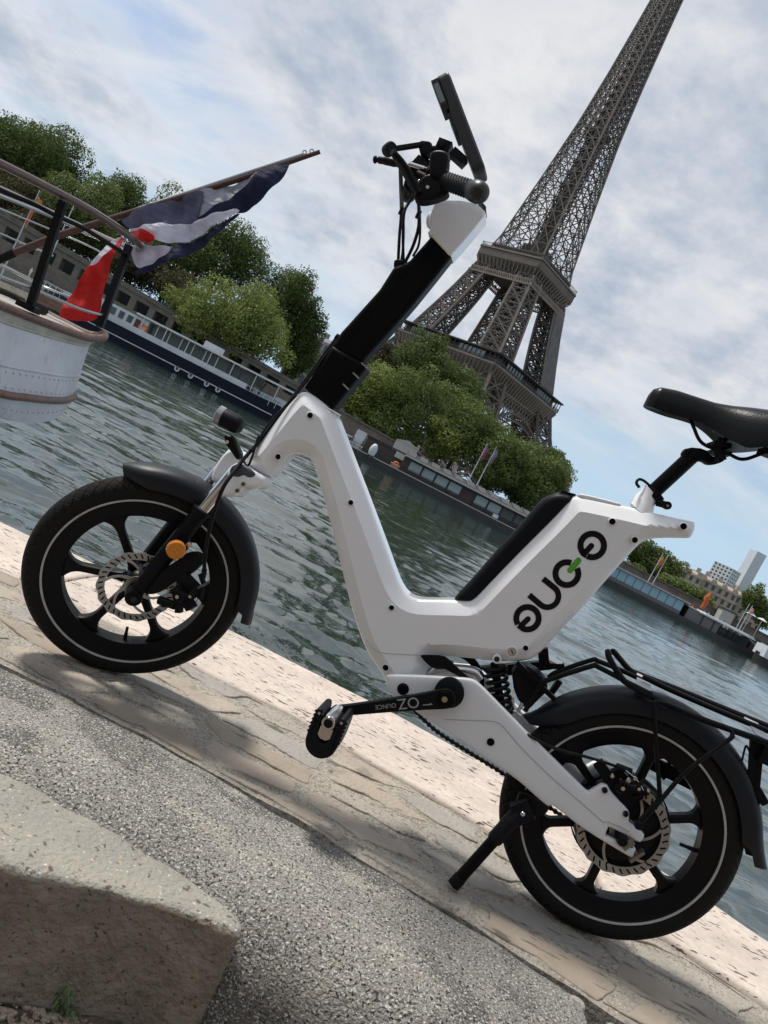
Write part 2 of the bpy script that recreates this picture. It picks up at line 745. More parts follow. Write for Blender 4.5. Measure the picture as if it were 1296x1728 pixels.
def yline(pl, x):
    a = np.array(pl)
    return np.interp(x, a[:, 0], a[:, 1])


for xx_ in (-9, 7):                     # keep the far ends apart by the same widths
    w1 = yline(g_edge, -1.2) - yline(g_joint, -1.2)
quay = tag(bpy.data.objects.new('quay_pavement', None), kind='structure', label='stone quay beside the river under the electric bicycle')
COL.objects.link(quay)
quay.matrix_world = M_BIKE

# mortar bed
xs = np.unique(np.r_[np.linspace(-9, -2, 20), np.linspace(-2, 1.2, 150), np.linspace(1.2, 7, 18)])
mb = MB()
K = 24
for i, x in enumerate(xs):
    y0 = float(yline(g_kerb, x)) + 0.010 + .003 * float(snoise(np.array([x * 4.0]), np.array([1.0]), 31)[0])
    y1 = float(yline(g_joint, x)) + .004 * float(snoise(np.array([x * 3.0]), np.array([5.0]), 33)[0])
    for k in range(K + 1):
        y = y0 + (y1 - .004 - y0) * max(0, k - 1) / (K - 3)
        z = -0.0035 + 0.0013 * float(snoise(np.array([x * 3.1]), np.array([y * 3.1]), 3)[0])
        if k == 0:
            y, z = y0 - .0005, -.05
        if k == K - 1:
            y, z = y1 - .001, -.022
        if k == K:
            y, z = y1 + .10, -.03
        mb.v.append((x, y, min(z, -.001)))
mb2_ = MB()
for i in range(len(xs)):
    yk_ = float(yline(g_kerb, xs[i]))
    mb2_.v += [(xs[i], yk_ - .03, -.052), (xs[i], yk_ + .05, -.052)]
mb2_.f = [(2 * i, 2 * i + 2, 2 * i + 3, 2 * i + 1) for i in range(len(xs) - 1)]
tag(mb2_.build('joint_floor', M_DIRT, quay), kind='structure')
for i in range(len(xs) - 1):
    for k in range(K):
        a = i * (K + 1) + k
        mb.f.append((a, a + K + 1, a + K + 2, a + 1))
bed = mb.build('mortar_bed', M_MORTAR, quay, 60)
tag(bed, kind='structure')

# coping blocks
cuts = [-9, -5.2, -3.3, gp(128, 978)[0], gp(1014, 1492)[0], 2.3, 4.6, 7]
for i in range(len(cuts) - 1):
    a, b = cuts[i] + .004, cuts[i + 1] - .004
    sx_ = np.linspace(a, b, max(8, int((b - a) / .07)))
    wob = lambda x, s: .006 * float(snoise(np.array([x * 1.7]), np.array([s]), 11)[0])
    up_ = [(float(x), float(yline(g_edge, x)) + wob(x, 1)) for x in sx_]
    dn_ = [(float(x), float(yline(g_joint, x)) + wob(x, 2) * 1.3) for x in sx_[::-1]]
    pillow('coping_stone', up_ + dn_, -0.17, 0.172 + .002 * (i % 2), M_LIME, quay, rnd_r=.014, grid=.05, it=1, step=.03, smooth=60,
           fn=lambda x, z, y: (x, z, y if y < -.17 else y), dish=lambda V, d: .0018 * snoise(V[:, 0] * 2, V[:, 1] * 2, 5))

# flagstones bedded in the mortar
FLAGS = [
    (0, [(18, 1117), (60, 1106), (118, 1107), (152, 1120), (143, 1137), (112, 1146), (70, 1134), (35, 1128)]),
    (0, [(262, 1122), (313, 1151), (344, 1168), (372, 1179), (397, 1196), (391, 1204), (349, 1193), (316, 1173), (270, 1148), (250, 1130)]),
    (1, [(398, 1232), (419, 1229), (447, 1215), (486, 1229), (519, 1251), (533, 1276), (499, 1286), (469, 1276), (436, 1257)]),
    (2, [(361, 1270), (364, 1258), (380, 1254), (413, 1262), (436, 1282), (472, 1312), (472, 1321), (447, 1322), (413, 1318), (355, 1290)]),
    (2, [(558, 1302), (562, 1295), (576, 1293), (620, 1313), (673, 1342), (715, 1368), (718, 1381), (707, 1388), (673, 1376), (633, 1350), (562, 1316)]),
    (0, [(502, 1358), (518, 1342), (556, 1338), (599, 1352), (639, 1379), (673, 1404), (704, 1423), (697, 1435), (670, 1449), (642, 1438), (605, 1426), (562, 1401), (518, 1379)]),
    (1, [(744, 1429), (753, 1416), (775, 1409), (809, 1423), (864, 1469), (858, 1490), (809, 1466), (762, 1441)]),
    (3, [(832, 1532), (880, 1538), (955, 1592), (1000, 1648), (985, 1668), (940, 1650), (880, 1612), (838, 1565)]),
    (3, [(1012, 1602), (1080, 1618), (1200, 1688), (1280, 1740), (1200, 1760), (1110, 1705), (1030, 1650)]),
    (0, [(-60, 965), (0, 985), (40, 1000), (52, 1014), (20, 1020), (-40, 1004), (-80, 985)]),
    (1, [(20, 1012), (52, 1020), (80, 1040), (95, 1060), (60, 1056), (25, 1036)]),
    (1, [(200, 1075), (240, 1088), (285, 1112), (270, 1118), (225, 1102), (196, 1086)]),
]


def clip_half(poly, m_, n_):
    """keep the side of the line through m_ that lies against n_"""
    out = []
    k = len(poly)
    for i in range(k):
        p, q = poly[i], poly[(i + 1) % k]
        dp = (p[0] - m_[0]) * n_[0] + (p[1] - m_[1]) * n_[1]
        dq = (q[0] - m_[0]) * n_[0] + (q[1] - m_[1]) * n_[1]
        if dp <= 0:
            out.append(p)
        if (dp < 0 < dq) or (dq < 0 < dp):
            t = dp / (dp - dq)
            out.append((p[0] + (q[0] - p[0]) * t, p[1] + (q[1] - p[1]) * t))
    return out


XS = .42                                # stones lie lengthways: squeeze x before cutting the cells
seeds = []
for ci, pl in FLAGS:
    P = np.array([gp(*q) for q in pl])
    seeds.append((P[:, 0].mean() * XS, P[:, 1].mean(), ci, True))
rs = np.random.RandomState(17)
tries = 0
while tries < 5000:
    tries += 1
    x = rs.uniform(-3.0, 1.3)
    lo_, hi_ = float(yline(g_kerb, x)) + .03, float(yline(g_joint, x)) - .03
    y = rs.uniform(lo_, hi_)
    if all(math.hypot(x * XS - q[0], y - q[1]) > .088 for q in seeds):
        seeds.append((x * XS, y, int(rs.choice([0, 1, 1, 3, 3, 4, 4, 4])), False))
for i, (sx_, sy_, ci, given) in enumerate(seeds):
    cell = [(sx_ - .14, sy_ - .14), (sx_ + .14, sy_ - .14), (sx_ + .14, sy_ + .14), (sx_ - .14, sy_ + .14)]
    for j, q in enumerate(seeds):
        d = (q[0] - sx_, q[1] - sy_)
        L2 = math.hypot(*d)
        if j == i or L2 > .4:
            continue
        cell = clip_half(cell, (sx_ + d[0] / 2, sy_ + d[1] / 2), (d[0] / L2, d[1] / L2))
    cell = [(x / XS, y) for x, y in cell]
    # stay on the bed
    out = []
    for x, y in resample(cell, .02):
        x, y = float(x), float(y)
        y = min(max(y, float(yline(g_kerb, x)) + .022), float(yline(g_joint, x)) - .016)
        out.append((x, y))
    C_ = np.array(out).mean(0)
    shr = .018 if given else rs.uniform(.018, .034)
    V_ = np.array(out) - C_
    L2 = np.hypot(*V_.T)[:, None]
    out = C_ + V_ * np.maximum(.3, 1 - (shr + rs.uniform(-.006, .006, size=(len(V_), 1))) / (L2 + 1e-6))
    P = chaikin([tuple(q) for q in out], 1)
    if np.ptp(np.array(P)[:, 1]) < .03:
        continue
    pillow('flagstone', P, -.02, .0192 + rnd.uniform(-.0004, .0020), M_FLAG[ci], quay, rnd_r=.003, grid=.03, it=1, step=.010, smooth=60,
           fn=lambda x, z, y: (x, z, y), dish=lambda V, d: .0007 * snoise(V[:, 0] * 3, V[:, 1] * 3, 8))

# granite kerb, long blocks with a worn round nose
SEC = [(.004, -.24), (.004, -.012), (.010, -.002), (.04, .003), (.10, .004), (.16, .003), (.21, -.001), (.25, -.007), (.28, -.018), (.305, -.034), (.325, -.058), (.338, -.09), (.345, -.14), (.35, -.27)]
kcuts = [-9, -6.0, -3.4, -1.62, .012, .052, 1.9, 4.2, 7]
for i in range(len(kcuts) - 1):
    a, b = kcuts[i], kcuts[i + 1]
    if b - a < .1:
        continue
    sx_ = np.r_[a + .003, np.linspace(a + .012, b - .012, max(6, int((b - a) / .03))), b - .003]
    rings = []
    for j, x in enumerate(sx_):
        tz = -.006 if j in (0, len(sx_) - 1) else 0
        row = []
        for k, (d, z) in enumerate(SEC):
            d = d * .93
            y = float(yline(g_kerb, x)) - d
            n_ = float(snoise(np.array([x * 2.4]), np.array([d * 3.0 + 9]), 21)[0])
            row.append((x, y + .004 * n_ * (1 if k > 6 else .3), z + (.0035 * n_ if 1 < k < 12 else 0) + (tz if k > 0 else 0)))
        rings.append(row)
    MB().loft(rings).build('kerb_stone', M_GRANITE, quay, 50)
for (u, v, s) in ((975, 1688, .018), (962, 1706, .022), (948, 1726, .020)):
    x, y = gp(u, v)
    pillow('joint_cobble', [(x - s, y - s * .9), (x + s * .9, y - s), (x + s, y + s * .8), (x - s * .8, y + s)], -.02, .02, M_FLAG[1], quay, rnd_r=.008, grid=.01, it=2, step=.006, fn=lambda x, z, y: (x, z, y))

# concrete slab left of the kerb (same frame)
ZB = -.035
top = [gp(u, v, ZB) for u, v in ((45, 1312), (110, 1360), (200, 1405), (290, 1460), (350, 1498), (392, 1535), (414, 1560), (420, 1568), (421, 1576), (414, 1578), (404, 1575), (384, 1566), (300, 1526), (140, 1486), (0, 1468))]
lx, ly = gp(0, 1468, ZB)
tx, ty = gp(45, 1312, ZB)
top += [(lx - 1.2, ly - .10), (lx - 1.25, ty + .02), (tx - .3, ty + .015)]
top = [(x + .004 * rnd.uniform(-1, 1), y + .004 * rnd.uniform(-1, 1)) for x, y in resample(chaikin(top, 1), .03)]
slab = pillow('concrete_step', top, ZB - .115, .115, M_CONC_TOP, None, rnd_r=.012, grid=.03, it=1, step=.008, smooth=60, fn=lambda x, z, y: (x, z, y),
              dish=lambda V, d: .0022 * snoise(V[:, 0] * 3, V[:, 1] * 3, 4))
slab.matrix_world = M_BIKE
slab.data.materials.append(mat('dirty_shaded_aggregate', (.165, .138, .105), .95, col2=(.28, .24, .19), vscale=14, bump=.010, bscale=70, speck=[((.26, .19, .12), 70, .69), ((.30, .27, .21), 130, .70), ((.085, .068, .050), 120, .63)]))
for pg in slab.data.polygons:  # upright faces: dirt, with their shade painted into a darker colour
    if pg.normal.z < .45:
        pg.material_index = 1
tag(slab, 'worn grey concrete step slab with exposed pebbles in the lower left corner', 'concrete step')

# earth in front of the kerb, quay wall below the coping
mb = MB()
gxs = np.linspace(-9, 7, 120)
gys = np.r_[np.linspace(-.42, -1.6, 50), np.linspace(-2, -12, 12)]
for x in gxs:
    for y in gys:
        mb.v.append((x, y - .02, ZB - .225 + .006 * float(snoise(np.array([x * 5]), np.array([y * 5]), 2)[0])))
nn = len(gys)
for i in range(len(gxs) - 1):
    for k in range(nn - 1):
        a = i * nn + k
        mb.f.append((a, a + 1, a + nn + 1, a + nn))
o = mb.build('ground', M_DIRT, None, 60)
o.matrix_world = M_BIKE
tag(o, kind='structure')
mb = MB()
row = []
for x in np.linspace(-9, 7, 90):
    y = float(yline(g_edge, x)) - .03
    row.append([(x, y, -.2), (x, y + .12, -4.2), (x, y - 1.0, -4.2), (x, y - 1.0, -.36)])
mb.loft(row)
o = mb.build('quay_wall', mat('quay_wall_stone', (.30, .27, .23), .9, var=.25, vscale=3, bump=.01, bscale=20), None, 40)
o.matrix_world = M_BIKE
tag(o, kind='structure')

# loose gravel on the earth
mb = MB()
for i in range(1100):
    u = rnd.uniform(-60, 420)
    v = rnd.uniform(1688, 1790)
    x, y = gp(u, v, ZB - .225)
    s = rnd.uniform(.002, .007) * (1.5 if rnd.random() < .1 else 1)
    mb.ball((x, y, ZB - .222), s, 5, 3, (rnd.uniform(.7, 1.5), rnd.uniform(.7, 1.3), rnd.uniform(.4, .8)))
o = mb.build('gravel', mat('gravel_bits', (.20, .14, .10), .85, col2=(.42, .35, .27), vscale=120), None, 60)
o.matrix_world = M_BIKE
tag(o, 'loose gravel and crumbs at the foot of the concrete step', 'gravel', kind='stuff')

# ---- water
def water_mesh():
    r_ = np.random.RandomState(5)
    rad = np.r_[np.geomspace(1.2, 70, 620), np.geomspace(74, 420, 70)]
    ang = np.linspace(R(-62), R(62), 560)
    Rr, A = np.meshgrid(rad, ang, indexing='ij')
    X = Rr * np.sin(A)
    Y = Rr * np.cos(A)
    Z = np.zeros_like(X)
    S = np.zeros_like(X)
    amp = np.clip(1.10 - Rr / 90, .25, 1)
    for k in range(60):
        lam = 0.16 * (1.075 ** k) * r_.uniform(.9, 1.1)
        a = r_.normal(R(100), .62)
        kx, ky = 2 * math.pi / lam * math.cos(a), 2 * math.pi / lam * math.sin(a)
        h = 0.0112 * lam ** .85 * (1 if lam < 3 else .45)
        res = np.clip((lam / (Rr * .0072 + .04)) - 1.0, 0, 1)
        wob = .35 * np.sin(X * .21 * (1 + k % 3) + k) + .35 * np.sin(Y * .17 * (1 + k % 4) + 2 * k)
        s = np.sin(kx * X + ky * Y + r_.uniform(0, 6.28) + wob * 3)
        if lam < 1.2:
            S += res * h * s
        else:
            Z += res * h * s * .6
    sg = np.sqrt((S ** 2).mean(axis=1, keepdims=True)) + 1e-6
    S = sg * np.log1p(np.exp(2.6 * (S / sg - .55))) / 2.6 * 1.5
    Z = (Z + S) * amp
    n, m = X.shape
    co = np.stack([X, Y, Z + WATER_Z], -1).reshape(-1, 3)
    idx = np.arange(n * m).reshape(n, m)
    q = np.stack([idx[:-1, :-1], idx[:-1, 1:], idx[1:, 1:], idx[1:, :-1]], -1).reshape(-1, 4)
    me = bpy.data.meshes.new('river_water')
    me.vertices.add(len(co))
    me.vertices.foreach_set('co', co.ravel())
    me.loops.add(q.size)
    me.loops.foreach_set('vertex_index', q.ravel())
    me.polygons.add(len(q))
    me.polygons.foreach_set('loop_start', np.arange(0, q.size, 4))
    me.polygons.foreach_set('loop_total', np.full(len(q), 4))
    me.polygons.foreach_set('use_smooth', np.ones(len(q), bool))
    me.update()
    return me


def water_mat():
    m = bpy.data.materials.new('river_water')
    m.use_nodes = True
    nt = m.node_tree
    b = nt.nodes['Principled BSDF']
    N, L = nt.nodes.new, nt.links.new
    b.inputs['Base Color'].default_value = (.010, .024, .016, 1)
    b.inputs['Roughness'].default_value = .03
    b.inputs['IOR'].default_value = 2.5
    tc = N('ShaderNodeTexCoord')
    acc = None
    for sc, st, w, off in ((1.1, (.55, 1.6, 1), 1.0, 0), (3.4, (.6, 1.5, 1), .42, 3), (10.0, (.7, 1.4, 1), .14, 7)):
        mp = N('ShaderNodeMapping')
        mp.inputs['Scale'].default_value = st
        mp.inputs['Location'].default_value = (off, off * 2, 0)
        mp.inputs['Rotation'].default_value = (0, 0, R(8))
        L(tc.outputs['Object'], mp.inputs[0])
        n = N('ShaderNodeTexNoise')
        n.inputs['Scale'].default_value = sc
        n.inputs['Detail'].default_value = 3
        n.inputs['Distortion'].default_value = .6
        L(mp.outputs[0], n.inputs['Vector'])
        q = N('ShaderNodeMath')
        q.operation = 'MULTIPLY_ADD'
        L(n.outputs['Fac'], q.inputs[0])
        q.inputs[1].default_value = w
        if acc is None:
            q.inputs[2].default_value = 0
        else:
            L(acc, q.inputs[2])
        acc = q.outputs[0]
    bm = N('ShaderNodeBump')
    bm.inputs['Distance'].default_value = .025
    L(acc, bm.inputs['Height'])
    L(bm.outputs[0], b.inputs['Normal'])
    return m


me = water_mesh()
me.materials.append(water_mat())
wat = link('river_water', me)
tag(wat, kind='structure')

# ---- far bank
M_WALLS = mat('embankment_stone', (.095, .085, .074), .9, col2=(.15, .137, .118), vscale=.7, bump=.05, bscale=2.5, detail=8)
M_QUAYF = mat('far_quay_paving', (.22, .205, .18), .9, var=.2, vscale=.5)
FQ = 133.0
GROUND_Z = 1.6
o = MB().box((0, FQ + 4, WATER_Z + .2), (700, 8.6, 2.6)).build('far_quay', M_QUAYF)
tag(o, kind='structure')
o = MB().box((0, 1141 + FQ, GROUND_Z - 5), (5000, 2260, 10)).build('upper_ground', mat('park_ground', (.13, .13, .10), .95, var=.3, vscale=.05))
tag(o, kind='structure')

wall = thing('embankment_wall', 'long dark stone embankment wall with a row of square openings behind the far quay', 'wall', (0, FQ + 9, 0))
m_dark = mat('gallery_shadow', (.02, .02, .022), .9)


def wall_h(x):                          # the wall is highest at the left and steps down along the bank
    return float(np.interp(x, [-180, -87, -15, 10, 200], [12.5, 8.7, 4.6, 3.6, 2.7]))


def wbox(name, x0, x1, y0, y1, z0, z1, m):
    """wall piece in an 8.6 m canonical section, squeezed to the local height"""
    f = lambda x, z: -1.1 + (z + 1.1) * wall_h(x) / 8.6
    vs_ = [(x0, y0, f(x0, z0)), (x1, y0, f(x1, z0)), (x1, y1, f(x1, z0)), (x0, y1, f(x0, z0)), (x0, y0, f(x0, z1)), (x1, y0, f(x1, z1)), (x1, y1, f(x1, z1)), (x0, y1, f(x0, z1))]
    return MB().add(vs_, [(0, 3, 2, 1), (4, 5, 6, 7), (0, 1, 5, 4), (1, 2, 6, 5), (2, 3, 7, 6), (3, 0, 4, 7)]).build(name, m, wall)


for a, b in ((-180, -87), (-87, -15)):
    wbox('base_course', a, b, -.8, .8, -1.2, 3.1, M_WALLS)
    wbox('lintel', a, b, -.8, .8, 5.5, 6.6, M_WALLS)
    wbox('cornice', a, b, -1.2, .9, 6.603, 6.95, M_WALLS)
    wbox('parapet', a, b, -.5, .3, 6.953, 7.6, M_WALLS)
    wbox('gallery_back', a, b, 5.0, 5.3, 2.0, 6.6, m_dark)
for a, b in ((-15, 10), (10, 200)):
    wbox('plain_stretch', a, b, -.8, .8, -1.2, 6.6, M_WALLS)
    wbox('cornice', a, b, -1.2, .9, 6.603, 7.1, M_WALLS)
for i in range(36):
    x = -15.5 - i * 3.9
    wbox('pier', x - .62, x + .62, -.78, .78, 3.103, 5.497, M_WALLS)

# unseen port embankment behind the camera, added to darken the fill on the bicycle
o = MB().box((0, -17, 3.6), (160, 1.2, 9.6)).build('unseen_embankment', M_WALLS)
tag(o, kind='structure')
o = MB().box((0, -8, -.62), (160, 17, .5)).build('near_quay_paving', M_QUAYF)
tag(o, kind='structure')
# ================================================================== THE ELECTRIC BICYCLE
M_WHITE = mat('white_gloss_paint', (.80, .81, .83), .16, coat=.8, var=.015, vscale=3, bump=.0002, bscale=30)
M_WHITE2 = mat('white_satin_paint', (.73, .74, .76), .38, coat=.15, var=.02, vscale=4)
M_BLACK = mat('black_satin_metal', (.005, .005, .006), .42, spec=0.14, var=.2, vscale=12)
M_STEM = mat('black_powder_coat', (.0035, .003, .0035), .42, spec=0.1, var=.15, vscale=30, bump=.00015, bscale=400)
M_PLASTIC = mat('black_plastic', (.006, .0065, .009), .48, spec=0.14, var=.15, vscale=20, bump=.0003, bscale=250)
M_FENDER = mat('charcoal_fender_plastic', (.009, .011, .016), .45, spec=0.3, var=.12, vscale=10, bump=.0002, bscale=300)
M_RUBBER = mat('tyre_rubber', (.014, .014, .014), .72, var=.2, vscale=25, bump=.0006, bscale=180)
M_STRIPE = mat('reflective_stripe', (.42, .41, .40), .55, var=.12, vscale=40)
M_RIM = mat('black_cast_alloy', (.005, .005, .006), .40, spec=0.16, var=.15, vscale=15)
M_DISC = mat('brushed_steel_disc', (.36, .355, .35), .36, metal=.9, var=.1, vscale=60)
M_CHROME = mat('chrome_tube', (.66, .66, .67), .12, metal=1.0, var=.05, vscale=40)
M_STEEL = mat('polished_alloy', (.62, .62, .63), .24, metal=1.0, var=.08, vscale=60)
M_HOLE = mat('black_bolt_recess', (.002, .002, .002), .6, spec=.1)
M_BOLT = mat('dark_bolt_head', (.03, .03, .03), .35, metal=.6)
M_AMBER = mat('amber_reflector', (.62, .20, .012), .22, coat=.6, var=.18, vscale=160, bump=.0008, bscale=260)
M_LOGO = mat('black_vinyl', (.005, .0045, .0055), .45, spec=.2)
M_GREEN = mat('green_vinyl', (.085, .36, .03), .4)
M_SADDLE = mat('black_saddle_leather', (.004, .0042, .006), .30, spec=.2, var=.2, vscale=30, bump=.0004, bscale=320)
M_CABLE = mat('black_cable_sleeve', (.006, .005, .005), .45, spec=.2)
M_CLEAR = mat('clear_lamp_plastic', (.22, .24, .25), .06, spec=1.0, coat=.6)
M_SLATE = mat('grey_rubber_cover', (.05, .054, .062), .5)
M_PRINT = mat('grey_print', (.30, .30, .30), .5)
M_BRASS = mat('bolt_brass', (.42, .36, .26), .35, metal=.8)

bike = thing('electric_bicycle', 'white step-through electric bicycle with black wheels parked on the stone quay', 'electric bicycle', mw=M_BIKE)


def tr(pts, y):
    return [bp(u, v, y) for u, v in pts]


def disc_at(name, u, v, y, r, t, m, parent, dir_=(0, 1, 0), n=20, ring=None):
    """flat round bit facing the viewer"""
    x, z = bp(u, v, y)
    mb = MB()
    mb.lathe([(0, -t), (r * .86, -t), (r, -t * .6), (r, t), (0, t)], (x, y, z), dir_, n)
    return mb.build(name, m, parent, 40)


# ---------------------------------------------------------------- main frame
YF = -.043
FRAME = [(510, 655), (487, 676), (465, 703), (443, 731), (423, 753), (411, 769), (413, 779), (420, 788), (436, 798), (450, 805), (456, 801), (473, 778), (484, 767.5), (496, 764), (510, 765.5),
         (520, 772.5), (526, 784), (532, 803), (550.5, 868), (569.6, 944), (588.8, 1021), (602, 1064), (612, 1092), (627, 1117), (646, 1144), (651, 1162), (660, 1168), (712, 1166), (716, 1140), (726, 1128),
         (722, 1112), (740, 1110), (771, 1111), (838, 1119), (890, 1118), (905, 1110), (917, 1099), (957, 1055), (975, 1037), (1041, 962), (1074, 926), (1086, 915), (1098, 910), (1120, 908), (1160, 908.7), (1168, 908), (1174, 900),
         (1176.5, 890), (1177, 882), (1172, 880), (1115, 868), (1049, 852), (975, 836.5), (965, 840), (930, 877), (880, 926), (830, 977), (800, 1009), (794, 1014), (785, 1015), (760, 1014), (718, 1013.5),
         (700, 1012), (684, 1004), (672, 986), (664, 966), (646, 916), (617, 839), (589, 767), (569, 714), (561, 694), (556, 688), (535, 670)]
frame = pillow('main_frame', tr(FRAME, YF), 0, .049, M_WHITE, bike, rnd_r=.006, cham=.020, cham_w=.030, grid=.006, it=1, step=.005, smooth=27)
# lower lip of the shell, its shade line painted as a thin grey tube
MB().tube(catmull([b3(u, v, -.0492) for u, v in ((618, 1080), (630, 1094), (648, 1102), (700, 1105), (760, 1107), (830, 1113))], 6), .0009, 5).build('shell_seam', mat('seam_shading', (.45, .44, .42), .6), frame, 60)
LIP = [(613, 1090), (604, 1064), (640, 1103), (700, 1106), (771, 1109), (838, 1117), (888, 1116), (912, 1098), (955, 1050), (960, 1056), (918, 1102), (905, 1113), (890, 1121), (838, 1122), (771, 1114), (740, 1113), (700, 1112), (640, 1109)]

for (u, v, r) in ((524, 701, .0066), (470, 771, .0062), (592.5, 848, .0056), (661, 1025, .0056), (651, 1126, .0066), (887, 1093, .0056), (1033, 880, .0066), (1071, 911, .0062), (1153, 888, .0068)):
    yy = -.0492
    if (u, v) in ((470, 771), (1153, 888), (651, 1126), (1071, 911), (887, 1093)):
        yy = -.0462
    h = disc_at('bolt_recess', u, v, yy, r, .0035, M_HOLE, bike)
    x, z = bp(u, v, yy)
    MB().lathe([(r, -.0040), (r * 1.22, -.0030), (r * 1.22, .002)], (x, yy, z), (0, 1, 0), 20).build('bolt_rim', M_WHITE2, h, 40)
# lock with key slot, lower pivot cover
x, z = bp(864, 1100, -.050)
lk = MB().lathe([(.0125, .004), (.0125, -.001), (.0112, -.003), (.0095, -.003), (.0095, -.001)], (x, -.050, z), (0, 1, 0), 28).build('lock_bezel', M_WHITE2, bike, 40)
MB().lathe([(0, -.0022), (.0085, -.0022), (.0093, -.0012), (.0093, .002)], (x, -.050, z), (0, 1, 0), 24).build('lock_barrel', M_STEEL, lk, 40)
MB().bar((x - .003, -.0525, z + .003), (x + .004, -.0525, z - .003), .0022, .0008, up=(0, 1, 0)).build('key_slot', M_HOLE, lk)
x, z = bp(838.5, 1112, -.049)
pv = MB().lathe([(.0098, .008), (.0098, -.002), (.0085, -.004), (.006, -.004)], (x, -.049, z), (0, 1, 0), 24).build('shock_pivot', M_WHITE2, bike, 40)
MB().lathe([(0, -.0035), (.0055, -.0035), (.0062, -.002), (.0062, .002)], (x, -.049, z), (0, 1, 0), 20).build('pivot_bolt', M_BOLT, pv, 40)

# ---------------------------------------------------------------- battery
BAT = [(765, 1013), (770, 1006), (800, 974), (834, 934), (868, 897), (900, 860), (908, 850), (922, 838), (941, 831), (966, 836), (972, 840), (962, 850), (930, 884), (880, 934), (832, 985), (800, 1018), (780, 1016)]
batt = pillow('battery', tr(BAT, -.034), 0, .034, M_PLASTIC, bike, rnd_r=.014, grid=.008, it=1)
CAP = [(905, 853), (915, 842), (930, 834), (942, 830), (952, 832), (944, 842), (918, 862), (908, 866)]
pillow('battery_cap', tr(CAP, -.02), .006, .030, M_BLACK, batt, rnd_r=.008, grid=.008, it=1)
mb = MB()
mb.bar(b3(946, 829, 0), b3(970, 836, 0), .004, .05, up=(0, 1, 0))
mb.build('battery_latch', M_BLACK, batt)
# top cover plate on the frame behind the battery
TOPC = [(975, 835.5), (980, 832), (1048, 849), (1050, 852), (1040, 853), (985, 842)]
pillow('top_cover', tr(TOPC, -.03), 0, .030, M_WHITE2, bike, rnd_r=.003, grid=.01, it=1)

# ---------------------------------------------------------------- seat tube collar, post, saddle
COLL = [(1050, 853), (1056, 846), (1077, 822), (1087, 818), (1094, 822), (1106, 832), (1108, 836), (1104, 842), (1101, 850), (1106, 855), (1114, 862), (1115, 869)]
a, b = b3(1078, 845, 0), b3(1178, 770, 0)
ax = (b - a).normalized()
pc = MB()
base = b3(1083, 861, 0)
topp = b3(1098, 830, 0)
rings = []
for k, (t, rx, ry) in enumerate(((-.25, .031, .034), (0.0, .030, .031), (.3, .028, .028), (.62, .0225, .0225), (1.0, .0205, .0205))):
    c = base.lerp(topp, t)
    side = Vector((ax.z, 0, -ax.x))
    rings.append([c + side * rx * math.cos(th) + Vector((0, 1, 0)) * ry * math.sin(th) for th in np.linspace(0, 2 * math.pi, 28, endpoint=False)])
pc.loft(rings)
pc.build('seat_collar', M_WHITE, bike, 60)
POST_A, POST_B = b3(1094, 838, 0), b3(1172, 766, 0)
post = MB().tube([POST_A, POST_B], .0158, 24).build('seat_post', M_STEM, bike, 60)
hd = pillow('post_head', tr([(1160, 754), (1192, 757), (1200, 770), (1222, 772), (1226, 776), (1212, 783), (1196, 785), (1184, 776), (1170, 782), (1158, 776), (1150, 766)], -.014), 0, .015, M_STEM, post, rnd_r=.006, grid=.006, it=1)
# clamp ring and bolts
d_ = (POST_B - POST_A).normalized()
ring_c = b3(1103, 835, 0)
cl = MB().lathe([(.0165, -.008), (.0215, -.008), (.0215, .008), (.0165, .008)], ring_c, d_, 28).build('seat_clamp', M_BLACK, bike, 40)
MB().tube([b3(1108, 848, -.012), b3(1127, 853, -.012)], .0075, 14).build('clamp_lug', M_BLACK, cl, 40)
MB().lathe([(0, -.004), (.0085, -.004), (.0085, .012), (0, .012)], b3(1126, 853, -.018), (0, 1, 0), 20).build('clamp_nut', M_BLACK, cl, 40)
MB().lathe([(0, -.0015), (.003, -.0015), (.003, .001)], b3(1126.5, 853.5, -.0225), (0, 1, 0), 12).build('clamp_screw', M_STEEL, cl, 40)
lev = catmull([b3(1079, 823, -.02), b3(1074, 815, -.02), b3(1078, 809, -.016), b3(1086, 811, -.010), b3(1096, 819, -.006)], 6)
MB().tube(lev, .0030, 8).build('clamp_lever', M_BLACK, cl, 60)

